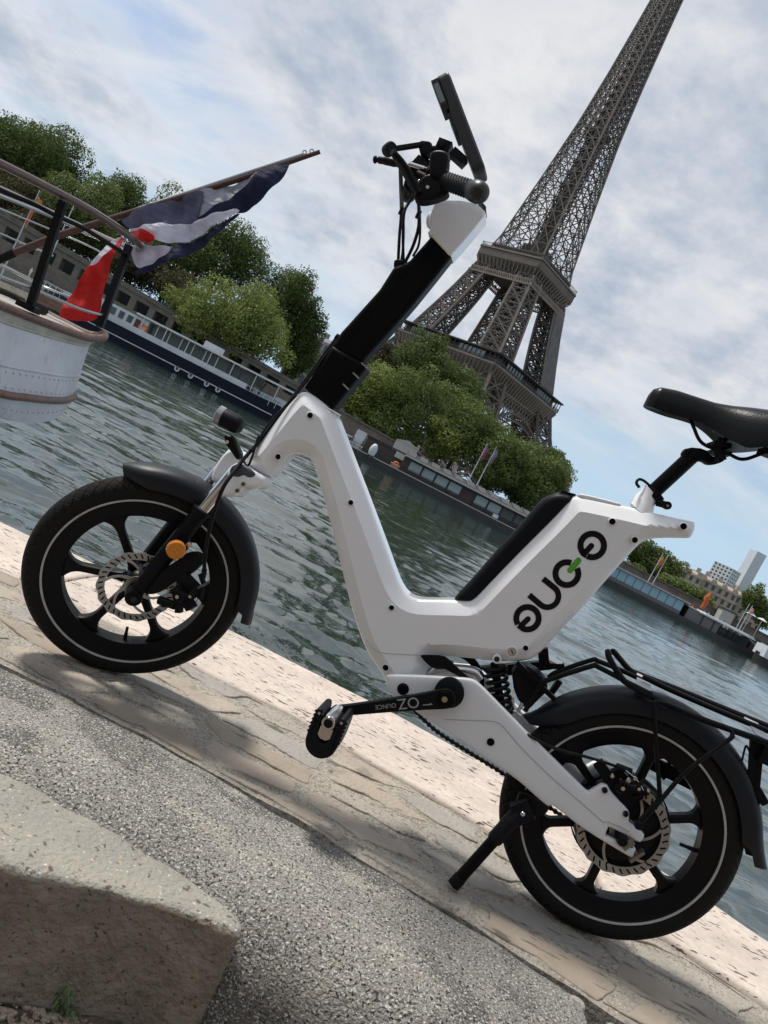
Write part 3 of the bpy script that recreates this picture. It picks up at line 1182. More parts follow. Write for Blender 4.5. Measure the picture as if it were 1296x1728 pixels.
# saddle
TOPL = [(1089, 677), (1093, 668), (1102, 657), (1115, 653.7), (1142, 659), (1169, 668), (1206, 680), (1233, 685), (1269, 689), (1296, 693), (1330, 697), (1362, 706), (1372, 720)]
BOTL = [(1089.5, 681), (1097, 685), (1105.5, 688), (1118, 693), (1133, 698), (1160, 705), (1182, 712), (1205, 727), (1228, 745), (1251, 759), (1284, 757), (1330, 752), (1362, 740), (1372, 728)]
tz = np.array([bp(u, v, 0) for u, v in TOPL])
bz = np.array([bp(u, v, -.03) for u, v in BOTL])
xsd = np.r_[np.linspace(tz[0, 0] + .0005, tz[0, 0] + .02, 6), np.linspace(tz[0, 0] + .028, tz[-1, 0] - .001, 34)]
rings = []
xn, xr = tz[0, 0], tz[-1, 0]
for x in xsd:
    t = (x - xn) / (xr - xn)
    zt = np.interp(x, tz[:, 0], tz[:, 1])
    zb = min(np.interp(x, bz[:, 0], bz[:, 1]), zt - .004)
    w = .004 + .020 * min(1, (t / .05)) ** .5 + .056 * (1 / (1 + math.exp(-(t - .55) * 13)))
    if t > .9:
        w *= math.sqrt(max(.03, 1 - ((t - .9) / .1) ** 2))
    ring = []
    for th in np.linspace(0, math.pi, 15):
        c, s = math.cos(th), math.sin(th)
        ring.append((x, -w * (abs(c) ** .8) * (1 if c > 0 else -1), zb + (zt - zb) * (s ** .75)))
    for k in range(1, 6):
        yy = w - 2 * w * k / 6
        ring.append((x, yy, zb + .010 * math.sin(math.pi * k / 6) * min(1, t * 5)))
    rings.append(ring)
sad = MB().loft(rings).build('saddle', M_SADDLE, bike, 70)
for y in (-.021, .021):
    rail = catmull([b3(1163, 704, y * .5), b3(1171, 722, y * .8), b3(1180, 742, y), b3(1194, 753, y), b3(1224, 763, y), b3(1252, 775, y), b3(1284, 766, y), b3(1320, 752, y)], 8)
    MB().tube(rail, .0037, 10).build('saddle_rail', M_BLACK, sad, 60)
cb = MB()
cb.box(b3(1213, 752, 0), (.034, .062, .010), Matrix.Rotation(R(-14), 3, 'Y'))
cb.box(b3(1213, 765, 0), (.036, .060, .009), Matrix.Rotation(R(-14), 3, 'Y'))
cb.tube([b3(1215, 738, -.024), b3(1208, 778, -.024)], .0045, 10)
cb.tube([b3(1222, 741, .016), b3(1222, 776, .016)], .0045, 10)
cb.tube([b3(1204, 762, -.028), b3(1222, 770, -.028)], .006, 10)
cb.build('saddle_clamp', M_BLACK, sad, 40)
MB().bar(b3(1284, 760, 0), b3(1310, 770, 0), .05, .012).build('saddle_bridge', M_BLACK, sad)

# ---------------------------------------------------------------- swing arm
YS = -.078
SWING = [(651, 1142), (653, 1139.5), (660, 1139), (720, 1141), (768, 1144), (785, 1145), (797, 1147), (809, 1154), (850, 1196), (900, 1247), (950, 1296), (990, 1336), (994, 1337.5), (1000, 1333), (1014, 1325), (1020, 1324),
         (1026, 1326), (1029, 1333), (1042, 1349), (1057, 1364), (1062, 1371), (1062.5, 1378), (1060, 1389), (1072, 1396), (1087, 1408), (1088, 1411), (1086, 1416), (1081, 1423), (1078, 1422), (1029, 1396), (1027, 1396), (1022, 1409), (1023, 1412), (1070, 1431),
         (1074, 1433), (1072, 1440), (1069, 1449), (1066, 1449), (986, 1401), (940, 1365), (931, 1359.5), (929, 1359), (926, 1363), (905, 1346), (882, 1324), (854, 1303), (850, 1301), (768, 1244), (722, 1216), (700, 1200), (665, 1177), (653, 1164)]
swing = pillow('swing_arm', tr(SWING, YS), -.070, .010, M_WHITE2, bike, rnd_r=.004, cham=.0022, cham_w=.012, grid=.008, it=1, step=.004)
# far side twin
far_sw = link('swing_arm', swing.data, bike)
far_sw.location = (0, .140, 0)
# recessed panel line on the arm
ln = [b3(u, v, -.0803) for u, v in ((750, 1214), (790, 1215.5), (824, 1216.5), (838, 1219), (850, 1227), (880, 1262), (930, 1311), (980, 1354), (1014, 1384), (1018, 1388), (1025, 1387), (1046, 1395), (1062, 1404))]
MB().tube(catmull(ln, 5), .0009, 5).build('panel_seam', mat('seam_shadow', (.40, .385, .36), .6), swing, 60)
for (u, v, r) in ((828, 1252, .0078),):
    h = disc_at('bolt_recess', u, v, -.0803, r, .003, M_HOLE, swing)
for (u, v) in ((1020.5, 1333.5), (1056, 1373.5)):
    h = disc_at('caliper_bolt', u, v, -.0815, .0058, .004, M_BOLT, swing)
    x, z = bp(u, v, -.0815)
    MB().lathe([(0, -.0044), (.0026, -.0044), (.0026, -.002)], (x, -.0815, z), (0, 1, 0), 6).build('hex_socket', M_HOLE, h)
# cross members that tie the two arms
MB().tube([(bp(690, 1165)[0], -.066, bp(690, 1160)[1]), (bp(690, 1165)[0], .066, bp(690, 1160)[1])], .02, 20).build('arm_pivot', M_BLACK, bike, 40)
x, z = bp(830, 1225)
MB().box((x, 0, z), (.05, .13, .03), Matrix.Rotation(R(35), 3, 'Y')).build('arm_bridge', M_WHITE2, bike)
# axle nut and tensioner in the slot
x, z = bp(1049, 1416, -.078)
nut = MB().lathe([(0, -.019), (.0085, -.019), (.011, -.014), (.0118, -.006), (.0118, .012)], (x, -.076, z), (0, 1, 0), 8).build('axle_nut', M_BLACK, bike, 40)
mbt = MB()
mbt.box((x + .013, -.084, z - .002), (.014, .004, .026), Matrix.Rotation(R(28), 3, 'Y'))
mbt.tube([(x + .014, -.074, z - .003), (x + .046, -.074, z - .018)], .0042, 8)
mbt.box((x + .040, -.074, z - .017), (.006, .022, .034), Matrix.Rotation(R(28), 3, 'Y'))
mbt.build('chain_tensioner', mat('dull_steel', (.22, .20, .17), .45, metal=.7), nut)
x, z = bp(680, 1163, -.082)
MB().lathe([(0, -.002), (.010, -.002), (.0125, 0), (.0125, .004)], (x, -.0815, z), (0, 1, 0), 24).build('pivot_cap', M_HOLE, swing, 40)

# black plate and link under the frame
pillow('shock_plate', tr([(708, 1107), (712, 1105), (746, 1106), (756, 1111), (772, 1127), (796, 1148), (802, 1156), (792, 1152), (764, 1136), (748, 1128), (738, 1128), (728, 1128)], -.056), -.053, .004, M_BLACK, bike, rnd_r=.002, grid=.01, it=1)
mbx = MB()
mbx.tube(catmull([b3(726, 1138, -.02), b3(740, 1130, -.02), b3(770, 1130, -.02), b3(800, 1134, -.02), b3(812, 1146, -.02)], 5), .012, 12)
mbx.build('shock_linkage', M_STEEL, bike, 60)
# shock with coil spring
s0, s1 = b3(834, 1118, -.022), b3(848, 1206, -.022)
sh = MB().tube([s0, s1], .009, 14).build('rear_shock', M_BLACK, bike, 50)
dd = (s1 - s0)
L_ = dd.length
dn = dd.normalized()
a_ = dn.orthogonal().normalized()
b_ = dn.cross(a_)
coil = []
for k in range(150):
    t = k / 149
    th = 2 * math.pi * 6.2 * t
    coil.append(s0 + dn * (L_ * (.10 + .80 * t)) + (a_ * math.cos(th) + b_ * math.sin(th)) * .0215)
MB().tube(coil, .0042, 8).build('coil_spring', M_BLACK, sh, 60)
MB().lathe([(0, -.004), (.024, -.004), (.027, 0), (.024, .004), (0, .004)], s0 + dn * .012, dn, 24).build('spring_seat', M_BLACK, sh, 50)
MB().lathe([(0, -.003), (.024, -.003), (.024, .003), (0, .003)], s1 - dn * .006, dn, 24).build('spring_seat', M_BLACK, sh, 50)
mby = MB()
mby.tube(catmull([b3(864, 1178, -.02), b3(866, 1190, -.02), b3(872, 1202, -.02), b3(882, 1186, -.02)], 5), .004, 8)
mby.tube(catmull([b3(858, 1205, -.02), b3(868, 1200, -.02), b3(878, 1208, -.02)], 4), .005, 8)
mby.build('shock_yoke', M_STEEL, sh, 60)
# dark box behind the shock (controller) and cross bars
pillow('controller_box', tr([(862, 1122), (900, 1122), (930, 1156), (905, 1180), (890, 1196), (868, 1170)], 0), .005, .028, M_PLASTIC, bike, rnd_r=.005, grid=.015, it=1)
mbz = MB()
mbz.bar(b3(872, 1118, -.032), b3(936, 1180, -.032), .010, .013, up=(0, 1, 0))
mbz.bar(b3(912, 1122, .03), b3(952, 1124, .03), .012, .018, up=(0, 1, 0))
mbz.bar(b3(945, 1148, .03), b3(928, 1172, .03), .012, .018, up=(0, 1, 0))
mbz.build('fender_stay', M_BLACK, bike)
MB().box(b3(917, 1106, .03), (.022, .02, .032), Matrix.Rotation(R(-30), 3, 'Y')).build('rear_bracket', M_BLACK, bike)
MB().tube([b3(922, 1112, .03), b3(946, 1124, .03)], .009, 12).build('bracket_tube', M_STEEL, bike, 50)

# ---------------------------------------------------------------- crank, chain, pedals
YC = -.112
PIV, SPD = b3(751, 1178, YC), b3(572, 1199, YC)
cd_ = (SPD - PIV)
CL = cd_.length
cdn = cd_.normalized()
cup = Vector((0, 1, 0)).cross(cdn)
if cup.z < 0:
    cup = -cup
crank_o = [(-.020, -.013), (-.022, 0), (-.020, .013), (-.010, .020), (.005, .021), (.03, .0165), (CL * .5, .0135), (CL - .022, .0105), (CL + .004, .0115), (CL + .013, .006), (CL + .013, -.006), (CL + .004, -.0115), (CL - .022, -.0115), (CL * .5, -.0145), (.03, -.0185), (.005, -.021), (-.010, -.020)]
cf = lambda x, z, y: PIV + cdn * x + cup * z + Vector((0, y, 0))
crank = pillow('crank_arm', crank_o, 0, .0085, M_BLACK, bike, rnd_r=.003, grid=.012, it=2, fn=cf)
MB().lathe([(0, -.011), (.0145, -.011), (.016, -.009), (.016, .0)], PIV, (0, 1, 0), 28).build('crank_boss', M_STEM, crank, 50)
MB().lathe([(0, -.0125), (.0062, -.0125), (.0062, -.009)], PIV, (0, 1, 0), 8).build('crank_bolt', M_BRASS, crank)
MB().lathe([(.030, .030), (.031, .012), (.028, .010), (0, .010)], b3(757, 1172, YC), (0, 1, 0), 32).build('bearing_cup', M_PLASTIC, crank, 50)


def text_mesh(s, size, mat_, parent, M4, name, extrude=.0002):
    cu = bpy.data.curves.new(name, 'FONT')
    cu.body = s
    cu.size = size
    cu.extrude = extrude
    cu.align_x = 'LEFT'
    ob = bpy.data.objects.new(name, cu)
    COL.objects.link(ob)
    dg = bpy.context.evaluated_depsgraph_get()
    me = bpy.data.meshes.new_from_object(ob.evaluated_get(dg))
    bpy.data.objects.remove(ob)
    me.materials.clear()
    me.materials.append(mat_)
    me.transform(M4)
    return link(name, me, parent)


def frame4(o, xa, ya):
    za = xa.cross(ya)
    return Matrix(((xa.x, ya.x, za.x, o.x), (xa.y, ya.y, za.y, o.y), (xa.z, ya.z, za.z, o.z), (0, 0, 0, 1)))


# print on the crank runs from the axle outwards, upside down
oz = cf(.052, .0105, -.0090)
text_mesh('OZ', .031, M_PRINT, crank, frame4(oz, cdn, -cup), 'crank_print')
text_mesh('OUNCE', .0125, M_PRINT, crank, frame4(cf(.1005, .0035, -.0090), cdn, -cup), 'crank_print')
pa = MB().bar(cf(.028, -.0075, -.0089), cf(.046, -.0070, -.0089), .0018, .0004, up=(0, 1, 0))
pa.bar(cf(.026, -.0085, -.0089), cf(.031, -.0045, -.0089), .0012, .0004, up=(0, 1, 0))
pa.build('crank_print', M_PRINT, crank)

# pedal: long black cage hanging nose-down, silver bearing block
PC = Vector((SPD.x, -.165, SPD.z))
pdir = (b3(549, 1254, -.165) - b3(570, 1200, -.165)).normalized()
pac = Vector((0, 1, 0)).cross(pdir).normalized()
pf = lambda a, b, d: PC + pdir * a + pac * b + Vector((0, d, 0))
ped = thing_part = part_empty('pedal', bike)
k_ = .072
po = [(-.020, -.0275), (-.014, -.033), (.045, -.033), (.062, -.027), (.072, -.014), (.075, 0), (.072, .014), (.062, .027), (.045, .033), (-.014, .033), (-.020, .0275), (-.018, .0165), (.030, .0155), (.042, .008), (.044, 0), (.042, -.008), (.030, -.0155), (-.018, -.0165)]
pillow('pedal_cage', po, 0, .042, M_PLASTIC, ped, rnd_r=.003, grid=.02, it=1, step=.004, fn=pf)
mbp = MB()
for s in (-1, 1):
    for i in range(6):
        p0 = pf(-.010 + i * .0085, s * .0335, -.034)
        mbp.box(p0, (.003, .008, .003))
    for i in range(3):
        mbp.bar(pf(.004 + i * .013, s * .024, -.0425), pf(.012 + i * .013, s * .026, -.0425), .002, .001, up=(0, 1, 0))
tag(mbp.build('cage_teeth', M_STEM, ped), kind='stuff')
for s in (-1, 1):
    MB().lathe([(0, -.0025), (.0028, -.0025), (.0028, .001)], pf(-.011, s * .024, -.0425), (0, 1, 0), 10).build('cage_rivet', M_STEEL, ped, 40)
blk = MB().lathe([(0, -.045), (.0135, -.045), (.016, -.041), (.016, .040), (0, .040)], pf(0, 0, 0), (0, 1, 0), 28).build('bearing_block', M_CHROME, ped, 40)
MB().lathe([(0, -.0475), (.0085, -.0475), (.0095, -.045)], pf(0, 0, 0), (0, 1, 0), 20).build('dust_cap', M_PLASTIC, ped, 50)
MB().prism([(-.002, -.013), (.030, -.013), (.036, -.006), (.036, .006), (.030, .013), (-.002, .013)], -.036, .036, lambda a, b, d: pf(a + .001, b, d)).build('pedal_body', M_CHROME, ped, 30)
MB().prism([(.012, -.009), (.024, -.009), (.029, -.003), (.029, .003), (.024, .009), (.012, .009)], -.0372, -.0355, lambda a, b, d: pf(a + .001, b, d)).build('pedal_window', M_STEEL, ped, 30)
pspin = MB().tube([pf(0, 0, .04), Vector((SPD.x, YC, SPD.z))], .006, 12).build('pedal_spindle', M_STEEL, ped, 50)
# far crank and pedal, on the other side of the frame
fc = pillow('crank_arm', [(x, z) for x, z in crank_o], 0, .0085, M_BLACK, bike, rnd_r=.003, grid=.02, it=1, fn=lambda x, z, y: Vector((PIV.x, .095, PIV.z)) - cdn * x - cup * z + Vector((0, y, 0)))

# chain with link bumps, below the arm
chain_y = .045
cps = catmull([b3(u, v, chain_y) for u, v in ((690, 1188), (712, 1211), (740, 1236), (790, 1268), (850, 1306), (930, 1364), (1010, 1420))], 12)
mbc = MB()
acc = 0
step_ = .0127 / 2
pl_ = np.array([tuple(p) for p in cps])
sl = np.r_[0, np.cumsum(np.linalg.norm(np.diff(pl_, axis=0), axis=1))]
tt = np.arange(0, sl[-1], step_ * 2)
cp3 = np.c_[np.interp(tt, sl, pl_[:, 0]), np.interp(tt, sl, pl_[:, 1]), np.interp(tt, sl, pl_[:, 2])]
for i in range(len(cp3) - 1):
    a, b = Vector(cp3[i]), Vector(cp3[i + 1])
    mbc.lathe([(0, -.004), (.0052, -.004), (.0052, .004), (0, .004)], a, (0, 1, 0), 10)
    mbc.bar(a, b, .006, .0062, up=(0, 1, 0))
tag(mbc.build('chain', mat('oily_chain', (.02, .018, .016), .45, metal=.5), bike), kind='stuff')
cw = MB()
cw.lathe([(.058, -.002), (.075, -.002), (.075, .002), (.058, .002)], Vector((PIV.x, chain_y, PIV.z)), (0, 1, 0), 48)
cw.build('chainring', M_BLACK, bike, 40)

# ---------------------------------------------------------------- wheels
def tyre_mat():
    m = bpy.data.materials.new('tyre_tread_rubber')
    m.use_nodes = True
    nt = m.node_tree
    b = nt.nodes['Principled BSDF']
    N, L = nt.nodes.new, nt.links.new
    tc = N('ShaderNodeTexCoord')
    sp = N('ShaderNodeSeparateXYZ')
    L(tc.outputs['Object'], sp.inputs[0])

    def M(op, a, b_=None, c=None):
        n = N('ShaderNodeMath')
        n.operation = op
        for i, s in enumerate((a, b_, c)):
            if s is None:
                continue
            if isinstance(s, (int, float)):
                n.inputs[i].default_value = s
            else:
                L(s, n.inputs[i])
        return n.outputs[0]
    ang = M('ARCTAN2', sp.outputs[2], sp.outputs[0])
    y = sp.outputs[1]
    g = None
    for k, sy in ((30, 150), (30, -150)):
        s = M('ABSOLUTE', M('SINE', M('ADD', M('MULTIPLY', ang, k), M('MULTIPLY', y, sy))))
        s = M('MINIMUM', M('MULTIPLY', s, 4.5), 1.0)
        g = s if g is None else M('MINIMUM', g, s)
    rad = M('SQRT', M('ADD', M('MULTIPLY', sp.outputs[0], sp.outputs[0]), M('MULTIPLY', sp.outputs[2], sp.outputs[2])))
    on = N('ShaderNodeMapRange')
    on.inputs[1].default_value = .226
    on.inputs[2].default_value = .232
    L(rad, on.inputs[0])
    h = M('ADD', M('MULTIPLY', g, on.outputs[0]), M('MULTIPLY', M('SUBTRACT', 1.0, on.outputs[0]), .9))
    bm = N('ShaderNodeBump')
    bm.inputs['Distance'].default_value = .0035
    L(h, bm.inputs['Height'])
    L(bm.outputs[0], b.inputs['Normal'])
    mx = N('ShaderNodeMix')
    mx.data_type = 'RGBA'
    mx.inputs[6].default_value = (.002, .002, .002, 1)
    mx.inputs[7].default_value = (.014, .0135, .013, 1)
    L(h, mx.inputs[0])
    L(mx.outputs[2], b.inputs['Base Color'])
    b.inputs['Roughness'].default_value = .68
    b.inputs['Specular IOR Level'].default_value = .12
    return m


M_TYRE = tyre_mat()
RW = .25


def spoke_poly(r0, r1, w0, w1, wr, flare):
    pts = []
    for t in np.linspace(0, 1, 9):
        r_ = r0 + (r1 - r0) * t
        w = w0 + (w1 - w0) * t
        if t > 1 - flare:
            q = (t - (1 - flare)) / flare
            w += (wr - w1) * q ** 2.6
        if t < .14:
            w += (.14 - t) / .14 * w0 * .6
        pts.append((r_, w))
    return [(r_, w) for r_, w in pts] + [(r_, -w) for r_, w in pts[::-1]]


def make_wheel(name, M4, phase, hub_r, disc_r, disc_y, motor, va):
    wh = part_empty(name, bike, M4)
    prof = []
    for th in np.linspace(R(-128), R(128), 37):
        # rounded section about (RW - .030)
        rr_ = RW - .0315 + .0315 * math.cos(th) * (1.0 if abs(th) < R(90) else 1.05)
        yy = .0325 * math.sin(th)
        if abs(yy) > .0325 * .995:
            yy *= 1
        prof.append((rr_, yy))
    MB().lathe(prof + [prof[0]], (0, 0, 0), (0, 1, 0), 120, ref=(1, 0, 0)).build('tyre', M_TYRE, wh, 60)
    for s in (-1, 1):
        MB().lathe([(.2065, s * .0312), (.2065, s * .0322), (.2045, s * .0326), (.2020, s * .0318), (.2020, s * .0300)], (0, 0, 0), (0, 1, 0), 120).build('reflective_stripe', M_STRIPE, wh, 60)
    MB().lathe([(.199, -.024), (.1995, -.0265), (.196, -.0272), (.189, -.0245), (.184, -.023), (.172, -.0225), (.163, -.019), (.1615, 0), (.163, .019), (.172, .0225), (.184, .023), (.189, .0245), (.196, .0272), (.1995, .0265), (.199, .024)],
               (0, 0, 0), (0, 1, 0), 120).build('rim', M_RIM, wh, 35)
    for i in range(6):
        a = phase + i * math.pi / 3
        ca, sa = math.cos(a), math.sin(a)
        pl = spoke_poly(hub_r * .8, .1660, .0092, .0088, .040, .30)
        pillow('spoke', pl, 0, .0125, M_RIM, wh, rnd_r=.005, grid=.008, it=1, step=.005,
               fn=lambda x, z, y, ca=ca, sa=sa: (x * ca - z * sa, y, x * sa + z * ca))
    if motor:
        MB().lathe([(0, -.048), (.05, -.047), (.080, -.044), (.092, -.038), (.096, -.030), (.098, .030), (.092, .040), (.05, .047), (0, .048)], (0, 0, 0), (0, 1, 0), 80).build('hub_motor', M_RIM, wh, 30)
        for rr_ in (.0985, .0985):
            pass
        MB().lathe([(.0985, -.012), (.1015, -.010), (.1015, -.006), (.0985, -.004), (.1015, -.002), (.1015, .004), (.0985, .006)], (0, 0, 0), (0, 1, 0), 80).build('motor_rib', M_STEM, wh, 30)
    else:
        MB().lathe([(0, -.045), (.016, -.045), (.018, -.040), (.026, -.034), (.030, -.022), (.028, .022), (.018, .04), (0, .045)], (0, 0, 0), (0, 1, 0), 40).build('hub', M_RIM, wh, 40)
    # brake disc: wavy ring with slots, five swept arms
    D = MB()
    n = 150
    ro = lambda th: disc_r + .0016 * math.sin(th * 15)
    ri = disc_r - .0175
    V = []
    for i in range(n):
        th = 2 * math.pi * i / n
        for (rr_, yy) in ((ri, -.001), (ro(th), -.001), (ro(th), .001), (ri, .001)):
            V.append((rr_ * math.cos(th), disc_y + yy, rr_ * math.sin(th)))
    Fc = []
    for i in range(n):
        j = (i + 1) % n
        for k in range(4):
            k2 = (k + 1) % 4
            Fc.append((i * 4 + k, i * 4 + k2, j * 4 + k2, j * 4 + k))
    D.add(V, Fc)
    for i in range(6):
        a0 = 2 * math.pi * i / 6 + phase
        pts = []
        for t in np.linspace(0, 1, 8):
            rr_ = ri + .002 + (.024 - ri) * t
            aa = a0 - .75 * t
            pts.append(Vector((rr_ * math.cos(aa), disc_y, rr_ * math.sin(aa))))
        for k in range(7):
            D.bar(pts[k], pts[k + 1], .0055 + .003 * (k > 4), .0018, up=(0, 1, 0), caps=True)
    D.lathe([(.015, disc_y - .0012), (.027, disc_y - .0012), (.027, disc_y + .0012), (.015, disc_y + .0012)], (0, 0, 0), (0, 1, 0), 40)
    dsk = D.build('brake_disc', M_DISC, wh, 30)
    S = MB()
    for i in range(36):
        th = 2 * math.pi * i / 36
        r0_, r1_ = ri + .004, disc_r - .0035
        p0 = Vector((r0_ * math.cos(th), disc_y - .0011, r0_ * math.sin(th)))
        p1 = Vector((r1_ * math.cos(th + .07), disc_y - .0011, r1_ * math.sin(th + .07)))
        S.bar(p0, p1, .0034, .0006, up=(0, 1, 0))
        if i % 6 == 3:
            S.lathe([(0, -.0005), (.0022, -.0005), (.0022, .0003)], ((ri + .001) * math.cos(th), disc_y - .001, (ri + .001) * math.sin(th)), (0, 1, 0), 10)
    tag(S.build('disc_slot', M_HOLE, wh), kind='stuff')
    v0 = Vector((.163 * math.cos(va), 0, .163 * math.sin(va)))
    v1 = v0 * (.130 / .163)
    MB().tube([v0, v0.lerp(v1, .5), v0.lerp(v1, .52), v1], [.0048, .0044, .0036, .0036], 10).build('valve', M_PLASTIC, wh, 40)
    return wh


M_REAR = Matrix.Translation((0, 0, RW))
rear = make_wheel('rear_wheel', M_REAR, R(30), .10, .093, -.054, True, R(5))
nw = np.array([.354, -.923, -.149])
nl = Vector((nw @ ex, nw @ ey, nw @ ez)).normalized()
WYA = -nl                                    # wheel's own Y (away from viewer)
WZA = (Vector((0, 0, 1)) - WYA * WYA.z).normalized()
WXA = WYA.cross(WZA)
FC = Vector((-WB, 0, RW * WZA.z))
M_FRONT = Matrix(((WXA.x, WYA.x, WZA.x, FC.x), (WXA.y, WYA.y, WZA.y, FC.y), (WXA.z, WYA.z, WZA.z, FC.z), (0, 0, 0, 1)))
front = make_wheel('front_wheel', M_FRONT, R(8), .034, .086, -.046, False, R(-79))


def wheel_pt(M4, r_, deg, y):
    return M4 @ Vector((r_ * math.cos(R(deg)), y, r_ * math.sin(R(deg))))


def fender(name, M4, a0, a1, rr_, w, parent, tip=None):
    rings = []
    n = 46
    for i in range(n + 1):
        t = i / n
        a = a0 + (a1 - a0) * t
        r2 = rr_ + (tip(t) if tip else 0)
        sc = min(1.0, .55 + t * 9) * min(1.0, .5 + (1 - t) * 10)
        ring = []
        sec = [(-1, -.032), (-1.0, -.018), (-.97, -.006), (-.86, .004), (-.6, .010), (-.25, .0125), (.25, .0125), (.6, .010), (.86, .004), (.97, -.006), (1.0, -.018), (1, -.032)]
        dep = min(1.0, .30 + t / .16) * (1.0 if t < .94 else .5)
        wt = math.sqrt(min(1.0, .10 + t / .10)) * min(1.0, .72 + (1 - t) * 4)
        outer = [(c * w * wt, d * (dep if d < 0 else 1)) for c, d in sec]
        inner = [(c * w * wt * .955, d * (dep if d < 0 else 1) - .0028) for c, d in sec[::-1]]
        for y, d in outer + inner:
            ring.append(M4 @ Vector(((r2 + d) * math.cos(R(a)), y, (r2 + d) * math.sin(R(a)))))
        rings.append(ring)
    return MB().loft(rings).build(name, M_FENDER, parent, 45)


def tipf(t):
    return .020 * max(0, (t - .90) / .10) ** 2 + .012 * max(0, (.03 - t) / .03)


rfend = fender('rear_fender', M_REAR, 158, 10, .268, .041, bike, tipf)
ffend = fender('front_fender', M_FRONT, 118, -2, .268, .041, bike, lambda t: .010 * max(0, (t - .93) / .07))

# ---------------------------------------------------------------- fork
CRB = b3(425, 775, 0)                          # bottom of the head
fork = part_empty('fork', bike)
side = Vector((WYA.x, WYA.y, WYA.z * 0.2)).normalized()
axle = FC.copy()
up_dir = (b3(405, 800, 0) - b3(236, 1000, 0)).normalized()
for s in (-1, 1):
    foot = axle + side * (s * .066)
    if s < 0:
        foot = b3(226, 1004, foot.y)
        topl = b3(341, 862, foot.y + .004)
        crown = b3(400, 790, foot.y + .010)
    else:
        dv = b3(341, 862, 0) - b3(226, 1004, 0)
        topl = foot + dv
        crown = topl + (b3(400, 790, 0) - b3(341, 862, 0))
    d = (topl - foot).normalized()
    lo = MB()
    lo.tube([foot + d * .004, foot + d * .05, foot.lerp(topl, .55), topl - d * .012, topl - d * .010, topl], [.0165, .0185, .0195, .0195, .0225, .0225], 22)
    leg = lo.build('lower_leg', M_BLACK, fork, 50)
    MB().lathe([(.0235, -.003), (.0245, .0), (.0225, .004), (.016, .005)], topl, d, 24).build('dust_seal', M_BLACK, fork, 50)
    MB().tube([topl - d * .01, crown], .0150, 24).build('stanchion', M_CHROME, fork, 60)
    MB().lathe([(0, -.024), (.017, -.024), (.0195, -.020), (.0195, .018), (0, .018)], foot, side, 24).build('dropout', M_BLACK, fork, 50)
    if s < 0:
        MB().lathe([(0, -.032), (.0075, -.032), (.0085, -.026), (.0085, -.02)], foot, side, 6).build('axle_bolt', M_BOLT, fork)
        LEGA, LEGB = foot, topl
# crown: white clamp blocks
yk = -.055
CROWN = [(368, 838), (366, 826), (378, 800), (388, 786), (398, 780), (412, 784), (430, 796), (449, 806), (446, 814), (440, 823), (425, 825), (412, 823), (405, 828), (396, 838), (384, 838)]
MB_ = None
cro = pillow('fork_crown', tr(CROWN, -.062), -.028, .036, M_WHITE, fork, rnd_r=.010, grid=.008, it=1)
CROWN2 = [(360, 808), (368, 786), (384, 764), (398, 757), (410, 762), (420, 772), (412, 790), (396, 806), (380, 816), (366, 816)]
pillow('fork_crown', tr(CROWN2, .04), .045, .030, M_WHITE, fork, rnd_r=.010, grid=.008, it=1)
disc = [(386, 796), (390, 786), (402, 781), (412, 785), (432, 799), (428, 806), (416, 806), (412, 801), (402, 806), (392, 804)]
pillow('crown_cover', tr(disc, -.066), -.060, .006, M_SLATE, fork, rnd_r=.004, grid=.008, it=1)
for (u, v) in ((411, 817), (401, 828)):
    h = disc_at('crown_bolt', u, v, -.0645, .0055, .003, M_BRASS, fork)
    x, z = bp(u, v, -.0645)
    MB().lathe([(0, -.0035), (.0028, -.0035), (.0028, -.001)], (x, -.0645, z), (0, 1, 0), 6).build('hex_socket', M_HOLE, h)
# amber reflector on the leg
rc = b3(297, 928, -.095)
ld = (LEGB - LEGA).normalized()
rf = MB().lathe([(0, -.006), (.018, -.006), (.0205, -.004), (.0215, .003), (0, .003)], rc, side, 32).build('amber_reflector', M_AMBER, bike, 35)
MB().lathe([(0, .003), (.022, .003), (.022, .0075), (0, .0075)], rc, side, 32).build('reflector_base', M_PLASTIC, rf, 40)
# reflector plate, brake adapter
MB().bar(b3(310, 930, -.078), b3(322, 916, -.078), .008, .003, up=(0, 1, 0)).build('reflector_bracket', M_STEEL, rf)
ADP = [(250, 970), (275, 960), (300, 945), (318, 930), (338, 932), (344, 945), (330, 962), (310, 975), (290, 985), (268, 1000), (254, 1004), (240, 1000)]
pillow('caliper_mount', tr(ADP, -.060), -.052, .010, M_BLACK, fork, rnd_r=.004, grid=.01, it=1)


